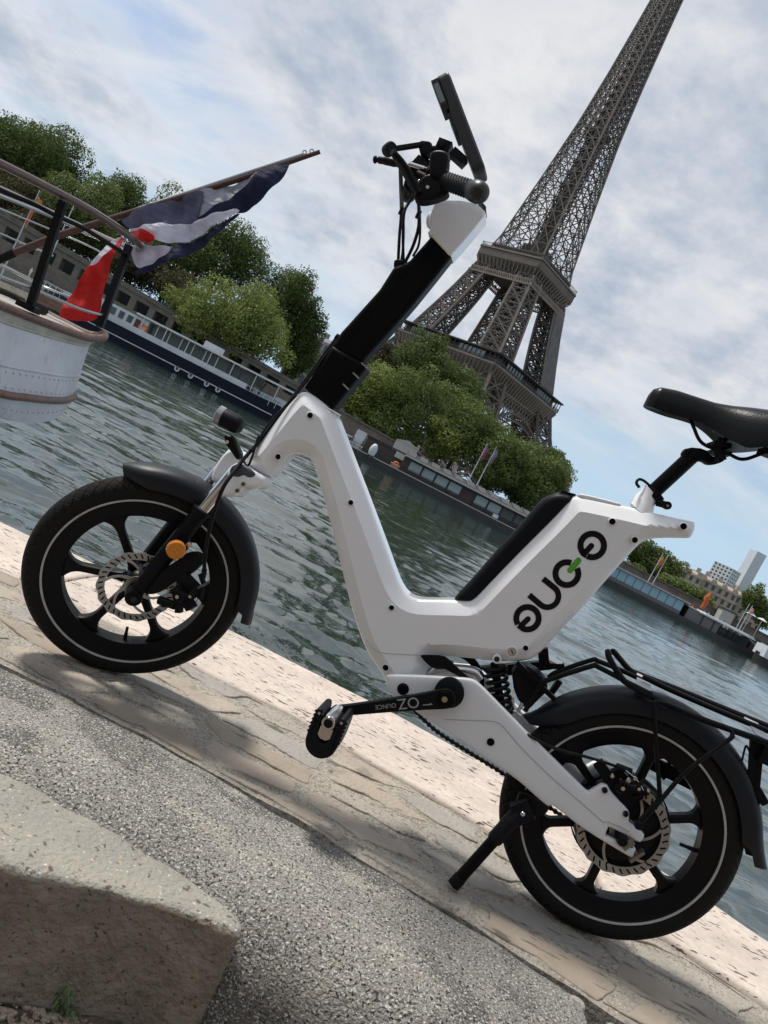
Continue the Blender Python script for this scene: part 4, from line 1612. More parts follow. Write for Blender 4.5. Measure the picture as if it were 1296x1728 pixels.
def caliper(name, pts, y, cable_end):
    """disc caliper: body, piston cup, arm, barrel adjuster, return spring"""
    c = Vector((pts[0][0], y, pts[0][1]))
    e = part_empty(name, bike)
    mb_ = MB()
    mb_.box(c, (.042, .036, .030), Matrix.Rotation(R(32), 3, 'Y'))
    mb_.box(c + Vector((.020, 0, -.012)), (.030, .030, .018), Matrix.Rotation(R(32), 3, 'Y'))
    mb_.build('caliper_body', M_BLACK, e)
    MB().lathe([(0, -.030), (.012, -.030), (.0145, -.026), (.0145, 0), (0, 0)], c + Vector((.002, 0, -.002)), (0, 1, 0), 20).build('piston_cup', M_BLACK, e, 40)
    MB().bar(c + Vector((0, -.030, 0)), c + Vector((.030, -.030, .012)), .010, .006, up=(0, 1, 0)).build('actuator_arm', M_BLACK, e)
    MB().tube([c + Vector((.026, -.030, .016)), c + Vector((.034, -.026, .034))], .004, 10).build('barrel_adjuster', M_BLACK, e, 40)
    mb2 = MB()
    mb2.lathe([(0, -.0335), (.0045, -.0335), (.0045, -.030)], c + Vector((.002, 0, -.002)), (0, 1, 0), 6)
    mb2.lathe([(0, -.003), (.0035, -.003), (.0035, .001)], c + Vector((.029, -.033, .012)), (0, 1, 0), 6)
    mb2.build('caliper_bolt', M_STEEL, e)
    sp = []
    for k in range(50):
        th = k * .9
        sp.append(c + Vector((-.012 + .0007 * k, -.032 + .004 * math.cos(th), .010 + .004 * math.sin(th))))
    MB().tube(sp, .0009, 5).build('return_spring', M_BOLT, e, 60)
    return e


fcp = caliper('front_caliper', [bp(307, 1003, -.065)], -.060, None)
rcp = caliper('rear_caliper', [bp(1046, 1318, -.055)], -.058, None)
mb_ = MB()
mb_.box(b3(1050, 1328, -.06), (.075, .022, .045), Matrix.Rotation(R(28), 3, 'Y'))
mb_.box(b3(1022, 1304, -.06), (.05, .02, .022), Matrix.Rotation(R(28), 3, 'Y'))
mb_.build('caliper_bracket', M_BLACK, rcp)
mb_ = MB()
mb_.bar(b3(1040, 1330, -.082), b3(1090, 1336, -.082), .010, .006, up=(0, 1, 0))
mb_.tube([b3(1068, 1346, -.082), b3(1095, 1338, -.082)], .004, 8)
mb_.build('caliper_arm', M_BLACK, rcp)
mb_ = MB()
for (u, v, r_) in ((1060, 1317, .005), (1072, 1313, .004), (1033, 1309, .004), (1094, 1334, .003)):
    x, z = bp(u, v, -.085)
    mb_.lathe([(0, -.003), (r_, -.003), (r_, .002)], (x, -.085, z), (0, 1, 0), 10)
mb_.tube(catmull([b3(1056, 1300, -.085), b3(1066, 1308, -.086), b3(1078, 1320, -.086), b3(1086, 1334, -.086)], 5), .0009, 5)
mb_.build('caliper_fitting', M_STEEL, rcp, 40)
mb_ = MB()
mb_.box(b3(318, 985, -.06), (.04, .02, .03), Matrix.Rotation(R(20), 3, 'Y'))
mb_.box(b3(303, 1020, -.06), (.012, .02, .036), Matrix.Rotation(R(-20), 3, 'Y'))
mb_.tube([b3(344, 985, -.075), b3(338, 968, -.075)], .006, 10)
mb_.tube([b3(342, 992, -.075), b3(336, 1010, -.075)], .005, 10)
mb_.tube([b3(268, 1012, -.06), b3(296, 1022, -.06)], .010, 10)
mb_.build('caliper_bracket', M_BLACK, fcp, 40)

# ---------------------------------------------------------------- headlamp
hl = part_empty('headlight', bike)
h0, h1 = b3(409, 721, -.012), b3(370, 702, -.018)
hd_ = (h1 - h0).normalized()
hL = (h1 - h0).length
MB().lathe([(0, -.001), (.013, 0), (.0190, .006), (.0215, .015), (.0225, hL * .80), (.0225, hL * .86)], h0, hd_, 32).build('lamp_housing', M_PLASTIC, hl, 45)
MB().lathe([(.0228, hL * .84), (.0236, hL * .88), (.0242, hL * 1.06), (.019, hL * 1.12), (0, hL * 1.14)], h0, hd_, 32).build('lamp_lens', M_CLEAR, hl, 45)
pillow('lamp_bracket', tr([(378, 733), (388, 738), (394, 736), (404, 758), (408, 768), (400, 778), (394, 768), (382, 752), (379, 744)], -.02), -.012, .009, M_BLACK, hl, rnd_r=.002, grid=.008, it=1)
MB().lathe([(0, -.003), (.0042, -.003), (.0042, .002)], b3(384, 746, -.022), (0, 1, 0), 12).build('bracket_screw', M_STEEL, hl, 40)

# ---------------------------------------------------------------- steering column
STEM_LO = [(513, 655), (514, 652), (556, 590), (560, 582), (578, 592), (596, 601), (609, 609), (618, 617), (619, 620), (562, 690), (559, 691), (540, 677), (524, 664)]
low = pillow('steering_column', tr(STEM_LO, -.028), 0, .031, M_STEM, bike, rnd_r=.010, grid=.008, it=0, step=.004)
STEM_UP = [(559, 586), (575, 560), (588, 546), (640, 488), (664, 450), (690, 440), (727, 398), (762, 432), (740, 460), (700, 510), (660, 556), (620, 600), (609, 612), (585, 600)]
upm = pillow('stem_tube', tr(STEM_UP, -.024), 0, .0265, M_STEM, bike, rnd_r=.010, grid=.008, it=0)
MB().tube([b3(583, 577, -.0268), b3(660, 492, -.0268), b3(690, 452, -.0268)], .0008, 5).build('stem_seam', M_HOLE, upm)
MB().tube([b3(575, 574, -.012), b3(567, 568, -.012)], .008, 14).build('cable_clip', M_STEM, upm, 40)
guide = pillow('cable_guide', tr([(664, 440), (668, 436), (686, 438), (688, 446), (680, 462), (664, 455)], -.02), -.004, .016, M_STEM, upm, rnd_r=.004, grid=.01, it=1)
for (u0, v0, u1, v1) in ((610, 612, 619, 621), (596, 629, 605, 638), (579, 648, 588, 657)):
    MB().bar(b3(u0, v0, -.0305), b3(u1, v1, -.0305), .0035, .004, up=(0, 1, 0)).build('latch_slot', M_STEEL, low)
MB().tube([b3(551, 688, -.03), b3(575, 702, -.03)], .0030, 8).build('latch_pin', M_STEEL, low, 40)
HEAD = [(722, 392), (728, 384), (722, 378), (724, 366), (733, 342), (742, 338), (775, 338), (805, 344), (819, 357), (820, 361), (800, 386), (780, 410), (761, 431), (757, 430)]
head = pillow('stem_head', tr(HEAD, -.030), 0, .0325, M_WHITE, bike, rnd_r=.004, grid=.008, it=0)
MB().bar(b3(808, 345, 0), b3(820, 359, 0), .003, .062, up=(0, 1, 0)).build('head_cap', M_BLACK, head)
x, z = bp(726, 372, -.012)
MB().lathe([(0, -.003), (.016, -.003), (.018, 0), (.016, .003), (0, .003)], (x, -.012, z), (.93, -.25, .25), 28).build('head_button', M_WHITE2, head, 40)

# ---------------------------------------------------------------- handlebar
hb = part_empty('handlebar', bike)
G1 = b3(806, 324, -.265)
G0 = b3(748, 304, -.150)
GD = (G1 - G0).normalized()
C0 = G0 - GD * .14
MB().tube([G1 - GD * .02, G0, C0], .0115, 18).build('bar_tube', M_STEM, hb, 50)
FD = Vector((-.26, .95, .12)).normalized()
MB().tube([C0, C0 + FD * .26], .0115, 18).build('bar_tube', M_STEM, hb, 50)
# grips, waffle texture built as raised lozenges
glen = (G1 - G0).length


def grip(a, b, cap, name='grip'):
    d = (b - a).normalized()
    L2 = (b - a).length
    g_ = MB().lathe([(.012, 0), (.0175, .001), (.0185, .004), (.0165, .008), (.0165, L2 - .012), (.0178, L2 - .006), (.0178, L2), (0, L2)], a, d, 28).build(name, M_PLASTIC, hb, 40)
    u_ = d.orthogonal().normalized()
    v_ = d.cross(u_)
    mb1 = MB()
    for i in range(int((L2 - .024) / .0058)):
        for k in range(16):
            th = 2 * math.pi * (k + .5 * (i % 2)) / 16
            n_ = u_ * math.cos(th) + v_ * math.sin(th)
            t_ = d.cross(n_)
            c_ = a + d * (.012 + i * .0058) + n_ * .0166
            mb1.add([c_ - t_ * .0030, c_ + d * .0026, c_ + t_ * .0030, c_ - d * .0026, c_ + n_ * .0016], [(0, 1, 4), (1, 2, 4), (2, 3, 4), (3, 0, 4)])
    tag(mb1.build('grip_pattern', M_PLASTIC, hb), kind='stuff')
    if cap:
        r_ = .0205
        MB().lathe([(.0165, -.004), (.0195, 0.0), (r_, .008), (r_, .020), (.019, .027), (.0145, .0335), (.008, .037), (0, .038)], b - d * .004, d, 32).build('bar_end', mat('satin_black_cap', (.012, .0125, .014), .38), hb, 60)
    return g_


grip(G0, G1 - GD * .012, True)
grip(C0 + FD * .14, C0 + FD * .26, True)
# control cluster: switch box, clamp rings, brake perch, levers
mb_ = MB()
for k in (0, 1):
    mb_.lathe([(.0115, -.009), (.020, -.009), (.022, -.005), (.022, .005), (.020, .009), (.0115, .009)], G0 - GD * (.018 + .034 * k), GD, 24)
mb_.lathe([(.0115, -.014), (.019, -.014), (.019, .014), (.0115, .014)], C0, GD, 24)
mb_.build('clamp_ring', M_BLACK, hb, 40)
pillow('switch_box', tr([(726, 262), (730, 257), (742, 255), (754, 258), (758, 264), (757, 280), (752, 296), (744, 306), (730, 302), (724, 290)], -.165), -.155, .020, M_BLACK, hb, rnd_r=.006, grid=.01, it=1)
PER = [(700, 338), (698, 326), (706, 306), (714, 296), (728, 292), (744, 304), (758, 322), (756, 328), (736, 336), (714, 341)]
pillow('brake_perch', tr(PER, -.165), -.152, .016, M_BLACK, hb, rnd_r=.006, grid=.01, it=1)
x, z = bp(721.5, 316, -.170)
MB().lathe([(0, -.002), (.0033, -.002), (.0033, .002)], (x, -.170, z), (0, 1, 0), 14).build('perch_screw', mat('pale_screw', (.55, .56, .55), .4, metal=.5), hb, 40)
# brake lever blade (near)
MB().tube(catmull([b3(707, 326, -.168), b3(694, 300, -.172), b3(680, 276, -.180), b3(668, 262, -.188), b3(662, 256, -.196)], 5), [.0075] * 9 + [.0065] * 12, 12).build('brake_lever', M_BLACK, hb, 50)
mb_ = MB()
mb_.tube([b3(694, 284, -.12), b3(720, 290, -.12)], .009, 14)
mb_.tube([b3(703, 296, -.14), b3(716, 302, -.14)], .011, 14)
mb_.tube(catmull([b3(700, 274, -.06), b3(712, 270, -.06), b3(726, 276, -.06)], 4), .006, 10)
mb_.box(b3(712, 286, -.09), (.034, .05, .024), Matrix.Rotation(R(20), 3, 'Y'))
mb_.build('lever_body', M_BLACK, hb, 40)
MB().tube([b3(690, 277, -.13), b3(716, 285, -.125)], .0055, 12).build('lever_pin', M_CHROME, hb, 50)
mb_ = MB()
for (u, v, y, r_) in ((707, 305, -.155, .0028), (712, 303, -.155, .0022), (683, 276, -.15, .0025)):
    mb_.ball(b3(u, v, y), r_, 8, 5)
mb_.build('lever_screw', M_CHROME, hb, 60)
# far brake lever tip that pokes out to the front
MB().tube(catmull([b3(690, 283, .06), b3(670, 276, .07), b3(654, 272, .075), b3(640, 270, .08), b3(631, 269, .082)], 5), [.0075] * 6 + [.0095] * 6 + [.0085] * 4 + [.006] * 2 + [.0088, .0092, .0070], 12).build('brake_lever', M_BLACK, hb, 50)
# phone bracket arms
pb = part_empty('phone_holder', bike)
ball_c = b3(657, 252, -.10)
MB().lathe([(0, -.013), (.011, -.013), (.0135, -.009), (.0135, .009), (.011, .013), (0, .013)], ball_c, (.55, -.8, .2), 24).build('pivot_knob', M_PLASTIC, pb, 40)
MB().bar(b3(660, 252, -.10), b3(712, 244, -.08), .007, .012, up=(0, 1, 0)).build('holder_arm', M_PLASTIC, pb)
MB().bar(b3(660, 254, -.10), b3(700, 322, -.12), .010, .011, up=(0, 1, 0)).build('holder_arm', M_BLACK, pb)
pillow('holder_joint', tr([(706, 238), (722, 238), (730, 242), (730, 258), (716, 263), (708, 260)], -.08), -.07, .014, M_PLASTIC, pb, rnd_r=.003, grid=.01, it=1)
MB().tube([b3(726, 252, -.07), b3(742, 250, -.06)], .006, 12).build('holder_neck', M_PLASTIC, pb, 40)
pillow('holder_nut', tr([(737, 240), (744, 234), (750, 236), (752, 244), (746, 249), (738, 247)], -.07), -.06, .012, M_PLASTIC, pb, rnd_r=.002, grid=.01, it=0)
MB().box(b3(749, 256, -.04), (.03, .05, .03)).build('holder_ball', M_BLACK, pb)
MB().bar(b3(764, 258, -.05), b3(784, 276, -.05), .018, .03, up=(0, 1, 0)).build('holder_foot', M_BLACK, pb)

# ---------------------------------------------------------------- cables
cables = [
    ([(675, 285, .03), (676, 320, .02), (677, 360, .0), (674, 400, -.005), (672, 440, -.006)], .0034),
    ([(677, 285, .03), (679, 340, .02), (681, 380, .0), (680, 420, -.005), (677, 442, -.006)], .0030),
    ([(698, 330, -.15), (690, 342, -.13), (682, 360, -.06), (680, 400, -.02), (681, 440, -.01)], .0032),
    ([(706, 338, -.16), (707, 360, -.13), (706, 385, -.08), (697, 415, -.03), (684, 442, -.012)], .0036),
    ([(708, 350, -.14), (709, 390, -.09), (706, 415, -.05), (697, 432, -.03)], .0026),
    ([(572, 566, -.014), (552, 592, -.018), (520, 636, -.022), (480, 690, -.026), (440, 742, -.035), (410, 776, -.060), (392, 800, -.085), (376, 824, -.098), (362, 862, -.102), (352, 900, -.098), (346, 940, -.09), (344, 975, -.08)], .0044),
    ([(572, 570, -.018), (548, 602, -.026), (520, 640, -.03), (490, 676, -.036), (464, 704, -.042), (446, 726, -.050), (432, 752, -.056), (425, 772, -.056), (418, 786, -.052), (410, 776, -.046), (404, 762, -.040), (396, 742, -.03), (390, 736, -.02)], .0026),
    ([(809, 1158, -.05), (840, 1194, -.062), (880, 1232, -.072), (905, 1248, -.080), (940, 1264, -.084), (985, 1276, -.084), (1022, 1287, -.08), (1052, 1298, -.075)], .0030),
    ([(334, 1010, -.07), (326, 1024, -.07), (316, 1026, -.07)], .0009),
]
cbl = []
for pts, r_ in cables:
    P = catmull([b3(u, v, y) for u, v, y in pts], 8)
    cbl.append(MB().tube(P, r_, 10).build('cable', M_CABLE, bike, 60))
for (u, v, y, r_) in ((677, 356, .0, .0046), (706, 362, -.128, .0046)):
    p = b3(u, v, y)
    MB().tube([p + Vector((0, 0, .008)), p - Vector((0, 0, .008))], r_, 10).build('cable_joint', M_CABLE, cbl[0], 40)
MB().box(b3(425, 761, -.058), (.010, .006, .006)).build('cable_tie', M_CABLE, cbl[6])
MB().tube([b3(438, 736, -.053), b3(434, 746, -.055)], .0042, 10).build('cable_joint', M_CABLE, cbl[6], 40)
MB().tube([b3(1040, 1292, -.078), b3(1066, 1302, -.078)], .006, 10).build('cable_joint', M_CABLE, cbl[7], 40)
MB().tube([b3(344, 970, -.082), b3(345, 960, -.084)], .006, 10).build('cable_joint', M_CABLE, cbl[5], 40)

# ---------------------------------------------------------------- rear rack
rack = part_empty('rear_rack', bike)
rr = .0054


def rt(name, pts, r_=rr, m=M_BLACK):
    return MB().tube(catmull([b3(*p) for p in pts], 5), r_, 10).build(name, m, rack, 60)


rt('rack_stay', [(886, 1200, -.06), (912, 1156, -.06), (924, 1148, -.06), (998, 1124, -.06), (1010, 1126, -.06), (1060, 1152, -.06), (1100, 1172, -.06)])
rt('rack_stay', [(925, 1144, .02), (940, 1134, .02), (998, 1114, .02), (1010, 1116, .02), (1050, 1132, .02), (1085, 1148, .02)])
rt('rack_rail', [(1027, 1106, -.04), (1026, 1100, -.05), (1029, 1112, -.06), (1046, 1140, -.06), (1060, 1154, -.06), (1100, 1176, -.06), (1180, 1212, -.06), (1296, 1254, -.06), (1380, 1290, -.06)], .0066)
rt('rack_rail', [(1034, 1100, .05), (1036, 1100, .06), (1046, 1112, .06), (1062, 1130, .06), (1078, 1138, .06), (1140, 1162, .06), (1262, 1212, .06), (1360, 1250, .06)], .0066)
rt('rack_rail', [(1085, 1142, 0), (1140, 1168, 0), (1262, 1220, 0), (1360, 1258, 0)], .0058)
for (a_, b_) in (((1086, 1140, .06), (1086, 1164, -.06)), ((1266, 1214, .06), (1288, 1246, -.06))):
    MB().bar(b3(*a_), b3(*b_), .030, .0025).build('cross_plate', mat('grey_anodised_plate', (.42, .42, .46), .45, metal=.2), rack)
rt('rack_strut', [(1072, 1394, -.10), (1100, 1362, -.095), (1112, 1346, -.092), (1112, 1320, -.090), (1106, 1240, -.080), (1104, 1192, -.072), (1108, 1184, -.068), (1130, 1190, -.065), (1180, 1212, -.062)], .0046)
rt('rack_strut', [(1074, 1396, -.10), (1110, 1356, -.095), (1160, 1300, -.088), (1228, 1250, -.075), (1236, 1240, -.070), (1232, 1232, -.066), (1220, 1226, -.064)], .0046)
x, z = bp(1077, 1391, -.096)
MB().lathe([(0, -.010), (.006, -.010), (.0085, -.008), (.0085, .008), (0, .008)], (x, -.096, z), (0, 1, 0), 18).build('strut_bolt', M_BLACK, rack, 40)
# far strut pieces seen through the wheel
mb_ = MB()
mb_.bar(b3(1098, 1286, .07), b3(1170, 1322, .07), .030, .010, up=(0, 1, 0))
mb_.bar(b3(1106, 1300, .07), b3(1120, 1290, .07), .05, .010, up=(0, 1, 0))
mb_.bar(b3(1124, 1292, .07), b3(1140, 1278, .07), .008, .008)
mb_.build('far_bracket', M_BLACK, rack)
# tail bracket with rear light
mb_ = MB()
mb_.bar(b3(1272, 1246, -.03), b3(1268, 1320, -.03), .014, .01, up=(0, 1, 0))
mb_.bar(b3(1284, 1246, -.03), b3(1276, 1330, -.03), .012, .01, up=(0, 1, 0))
mb_.bar(b3(1276, 1330, -.03), b3(1291, 1356, -.03), .016, .012, up=(0, 1, 0))
mb_.build('tail_bracket', M_BLACK, rack)
MB().tube(catmull([b3(1252, 1284, -.03), b3(1258, 1260, -.03), b3(1262, 1262, -.03), b3(1268, 1276, -.03)], 4), .0022, 8).build('lamp_wire', M_CABLE, rack, 60)
MB().box(b3(1290, 1270, -.02), (.03, .06, .035)).build('rear_lamp', M_PLASTIC, rack)

# ---------------------------------------------------------------- kick stand
ks = part_empty('kickstand', bike)
pillow('stand_bracket', tr([(874, 1340), (880, 1334), (890, 1336), (926, 1358), (926, 1366), (916, 1376), (908, 1371), (898, 1380), (884, 1392), (872, 1384), (868, 1366)], -.07), -.068, .010, M_BLACK, ks, rnd_r=.003, grid=.01, it=1)
fx, fy = gp(762, 1500)
foot = Vector((fx, fy, .008))
hinge = b3(878, 1368, -.086)
mid = hinge.lerp(foot, .40)
MB().tube([hinge, hinge.lerp(foot, .05), mid - (foot - hinge).normalized() * .006, mid], [.013, .0165, .0165, .0150], 18).build('stand_sleeve', M_PLASTIC, ks, 40)
MB().tube([mid, foot], .0125, 18).build('stand_leg', M_STEM, ks, 50)
MB().tube([foot - (foot - hinge).normalized() * .022, foot + Vector((0, 0, 0))], .0140, 16).build('stand_foot', M_PLASTIC, ks, 40)
MB().box(hinge + Vector((.004, -.002, .002)), (.042, .026, .036), Matrix.Rotation(R(40), 3, 'Y')).build('stand_hinge', M_PLASTIC, ks)
MB().lathe([(0, -.005), (.0038, -.0045), (.0055, -.002), (.0055, .001)], hinge + Vector((.004, -.0155, .002)), (0, 1, 0), 14).build('hinge_bolt', M_CHROME, ks, 50)

# ---------------------------------------------------------------- lettering on the seat tube
YL = -.0493
S_ = 6.48


def lp(x, y):
    return bp(850 + x / S_, 880 + y / S_, YL)


logo = part_empty('frame_lettering', bike)


def flat(name, polys, m):
    mb_ = MB()
    for poly in polys:
        P = [lp(*p) for p in poly]
        n = len(P)
        vo, eo, fo, ov, oe, of = delaunay_2d_cdt([Vector(p) for p in P], [(i, (i + 1) % n) for i in range(n)], [], 1, 1e-7)
        vv = [(p.x, YL - .0006, p.y) for p in vo]
        mb_.add(vv, [tuple(f) for f in fo])
        k = len(vv)
        ring = [(p[0], YL - .0006, p[1]) for p in P] + [(p[0], YL + .001, p[1]) for p in P]
        mb_.add(ring, [(i, (i + 1) % n, n + (i + 1) % n, n + i) for i in range(n)])
    return mb_.build(name, m, logo)


def arc_poly(cx, cy, ro, ri, a0, a1, n=48):
    o_ = [(cx + ro * math.cos(R(a)), cy + ro * math.sin(R(a))) for a in np.linspace(a0, a1, n)]
    i_ = [(cx + ri * math.cos(R(a)), cy + ri * math.sin(R(a))) for a in np.linspace(a1, a0, n)]
    return o_ + i_


def capsule(x0, y0, x1, y1, w, round0=True, round1=True, n=12):
    d = math.atan2(y1 - y0, x1 - x0)
    out = []
    if round1:
        out += [(x1 + w * math.cos(d + t), y1 + w * math.sin(d + t)) for t in np.linspace(-math.pi / 2, math.pi / 2, n)]
    else:
        out += [(x1 + w * math.sin(d), y1 - w * math.cos(d)), (x1 - w * math.sin(d), y1 + w * math.cos(d))]
    if round0:
        out += [(x0 + w * math.cos(d + t), y0 + w * math.sin(d + t)) for t in np.linspace(math.pi / 2, 3 * math.pi / 2, n)]
    else:
        out += [(x0 - w * math.sin(d), y0 + w * math.cos(d)), (x0 + w * math.sin(d), y0 - w * math.cos(d))]
    return out


# first letter: ring open low on the left, bar joined to the lower lip
flat('letter', [arc_poly(260, 1058, 155, 90, 148, 480 - 2)], M_LOGO)
flat('letter', [capsule(266, 1066, 178, 1150, 30, True, False)], M_LOGO)
flat('letter', [[(142, 1158), (168, 1128), (205, 1168), (215, 1195), (180, 1186)]], M_LOGO)
# second letter: U opening to the upper left
u_o = [(256, 826), (300, 780)] + [(480 + 88 * math.cos(R(a)) , 818 + 88 * math.sin(R(a))) for a in np.linspace(135, -45, 24)] + [(410, 650), (452, 602)] + [(478 + 152 * math.cos(R(a)), 816 + 152 * math.sin(R(a))) for a in np.linspace(-45, 135, 40)]
flat('letter', [u_o], M_LOGO)
# third letter: ring with green bar
flat('letter', [arc_poly(691, 570, 158, 92, -28, 292)], M_LOGO)
gb = flat('letter_bar', [capsule(727, 533, 817, 426, 33)], M_GREEN)
# fourth letter: ring, slit low left, bar joined to the upper lip
flat('letter', [arc_poly(968, 262, 162, 95, 116, -232 + 1)], M_LOGO)
flat('letter', [capsule(958, 266, 880, 352, 31, True, False)], M_LOGO)
flat('letter', [[(888, 402), (850, 365), (835, 340), (880, 300), (908, 382)]], M_LOGO)

# ================================================================== SMARTPHONE in the holder
pt, pbm = b3(751, 140, -.04), b3(812, 300, -.04)
Lx = (pbm - pt)
Ln = Lx.length
Lu = Lx.normalized()
Wv = Vector((.10, 1, 0)) - Lu * Vector((.10, 1, 0)).dot(Lu)
Wv.normalize()
Tv = Wv.cross(Lu).normalized()
if Tv.x < 0:
    Tv = -Tv
phone = thing('smartphone', 'black smartphone in a thick case held upright above the handlebar', 'smartphone', mw=M_BIKE)
pfn = lambda a, b, d: pt + Lu * a + Wv * b + Tv * d


def rrect(a0, a1, b0, b1, r_, n=5):
    out = []
    for (ca, cb, s) in ((a1 - r_, b1 - r_, 0), (a0 + r_, b1 - r_, 90), (a0 + r_, b0 + r_, 180), (a1 - r_, b0 + r_, 270)):
        for k in range(n + 1):
            t = R(s + 90 * k / n)
            out.append((ca + r_ * math.cos(t), cb + r_ * math.sin(t)))
    return out


M_CASE = mat('matte_phone_case', (.018, .018, .020), .42, var=.15, vscale=40)
pillow('phone_case', rrect(-.004, Ln, -.038, .038, .012), 0, .0125, M_CASE, phone, rnd_r=.004, grid=.02, it=0, fn=lambda x, z, y: pfn(x, z, y))
MB().prism(rrect(.004, Ln - .006, -.034, .034, .008), .0125, .0135, pfn).build('phone_screen', mat('dark_screen_glass', (.01, .011, .013), .06), phone)
MB().prism([(.004, -.040), (.060, -.040), (.070, -.034), (.070, .010), (.004, .010), (-.002, -.02)], -.027, -.0125, pfn).build('camera_housing', M_CASE, phone, 30)
MB().prism([(.014, -.0408), (.056, -.0408), (.056, -.0402), (.014, -.0402)], -.0250, -.0145, pfn).build('camera_window', mat('pale_lens_glass', (.20, .25, .28), .10), phone)
MB().prism([(.078, -.030), (.12, -.030), (.125, .028), (.078, .028)], -.0195, -.0125, pfn).build('holder_plate', M_CASE, phone, 30)
# ================================================================== LATTICE TOWER
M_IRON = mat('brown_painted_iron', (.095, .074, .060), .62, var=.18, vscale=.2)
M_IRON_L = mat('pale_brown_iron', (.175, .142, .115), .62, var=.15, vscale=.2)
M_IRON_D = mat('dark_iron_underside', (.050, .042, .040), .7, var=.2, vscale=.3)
tower = thing('lattice_tower', 'huge brown iron lattice tower with two platforms rising behind the trees', 'tower', (10.5, 428, 3.0), rz=R(-39))
_H = [0, 20, 40, 57.6, 66, 90, 114, 127, 165, 199, 229, 259, 276, 300]
_Wd = [62.4, 50, 39.5, 32.9, 30.4, 23.8, 18.4, 15.6, 11.8, 8.8, 7.1, 5.9, 5.3, 4.6]


def tw(h):
    return float(np.interp(h, _H, _Wd))


def legw(h):
    return float(np.interp(h, [0, 57.6, 115, 127, 190, 276], [25, 14.2, 9.0, 7.6, 4.6, 3.0]))


def xpanel(mb_, a0, b0, a1, b1, w, sub=1, horiz=True):
    """X brace between two rails a and b (bottom 0, top 1)"""
    a0, b0, a1, b1 = map(Vector, (a0, b0, a1, b1))
    mb_.bar(a0, b1, w, w, caps=False)
    mb_.bar(b0, a1, w, w, caps=False)
    if horiz:
        mb_.bar(a1, b1, w, w, caps=False)
    if sub > 1:
        m_ = (a0 + b0 + a1 + b1) / 4
        for p in ((a0 + a1) / 2, (b0 + b1) / 2):
            mb_.bar(p, m_, w * .7, w * .7, caps=False)


for sx in (-1, 1):
    for sy in (-1, 1):
        leg = part_empty('leg', tower)
        for name, hs, cw, bw in (('lower_lattice', [0, 11, 22, 33, 44, 55], 1.5, .8), ('upper_lattice', [57, 66, 75, 84, 93, 101.5, 110], 1.05, .62)):
            ch = [MB() for _ in range(4)]
            br = MB()
            inner = MB()
            for i in range(len(hs) - 1):
                h0, h1 = hs[i], hs[i + 1]
                c0 = [(sx * (tw(h0) - dx * legw(h0)), sy * (tw(h0) - dy * legw(h0)), h0) for dx, dy in ((0, 0), (1, 0), (1, 1), (0, 1))]
                c1 = [(sx * (tw(h1) - dx * legw(h1)), sy * (tw(h1) - dy * legw(h1)), h1) for dx, dy in ((0, 0), (1, 0), (1, 1), (0, 1))]
                for k in range(4):
                    ch[k].bar(c0[k], c1[k], cw, cw, caps=False)
                    k2 = (k + 1) % 4
                    xpanel(br, c0[k], c0[k2], c1[k], c1[k2], bw, 2)
                    # secondary lattice: half panels with finer crosses
                    A0, B0, A1, B1 = map(Vector, (c0[k], c0[k2], c1[k], c1[k2]))
                    n_ = 3
                    for j in range(n_):
                        t0, t1 = j / n_, (j + 1) / n_
                        p0, q0 = A0.lerp(A1, t0), B0.lerp(B1, t0)
                        p1, q1 = A0.lerp(A1, t1), B0.lerp(B1, t1)
                        for (f0, f1) in ((0, .2), (.8, 1)):
                            inner.bar(p0.lerp(q0, f0), p1.lerp(q1, f1), .26, .26, caps=False)
                            inner.bar(p0.lerp(q0, f1), p1.lerp(q1, f0), .26, .26, caps=False)
                        inner.bar(p0, q0, .3, .3, caps=False)
                        inner.bar(p0, (p1 + q1) / 2, .42, .42, caps=False)
                        inner.bar(q0, (p1 + q1) / 2, .42, .42, caps=False)
                        inner.bar(p1, (p0 + q0) / 2, .36, .36, caps=False)
                        inner.bar(q1, (p0 + q0) / 2, .36, .36, caps=False)
                # lift rails and stairs inside the leg
                m0, m1 = (Vector(c0[0]) + Vector(c0[2])) / 2, (Vector(c1[0]) + Vector(c1[2])) / 2
                for o_ in ((1.2, 0), (-1.2, 0), (0, 1.4), (0, -1.4)):
                    inner.bar(m0 + Vector((*o_, 0)), m1 + Vector((*o_, 0)), .5, .5, caps=False)
                for j in range(4):
                    p = m0.lerp(m1, j / 4)
                    q = m0.lerp(m1, (j + .5) / 4)
                    inner.bar(p + Vector((2.6, 0, 0)), q - Vector((2.6, 0, 0)), .7, .3, caps=False)
                    inner.bar(q - Vector((2.6, 0, 0)), m0.lerp(m1, (j + 1) / 4) + Vector((2.6, 0, 0)), .7, .3, caps=False)
            for q_ in ch:
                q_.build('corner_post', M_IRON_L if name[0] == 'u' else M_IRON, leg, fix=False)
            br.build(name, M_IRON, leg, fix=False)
            tag(inner.build('fine_bracing', M_IRON_D, leg, fix=False), kind='stuff')

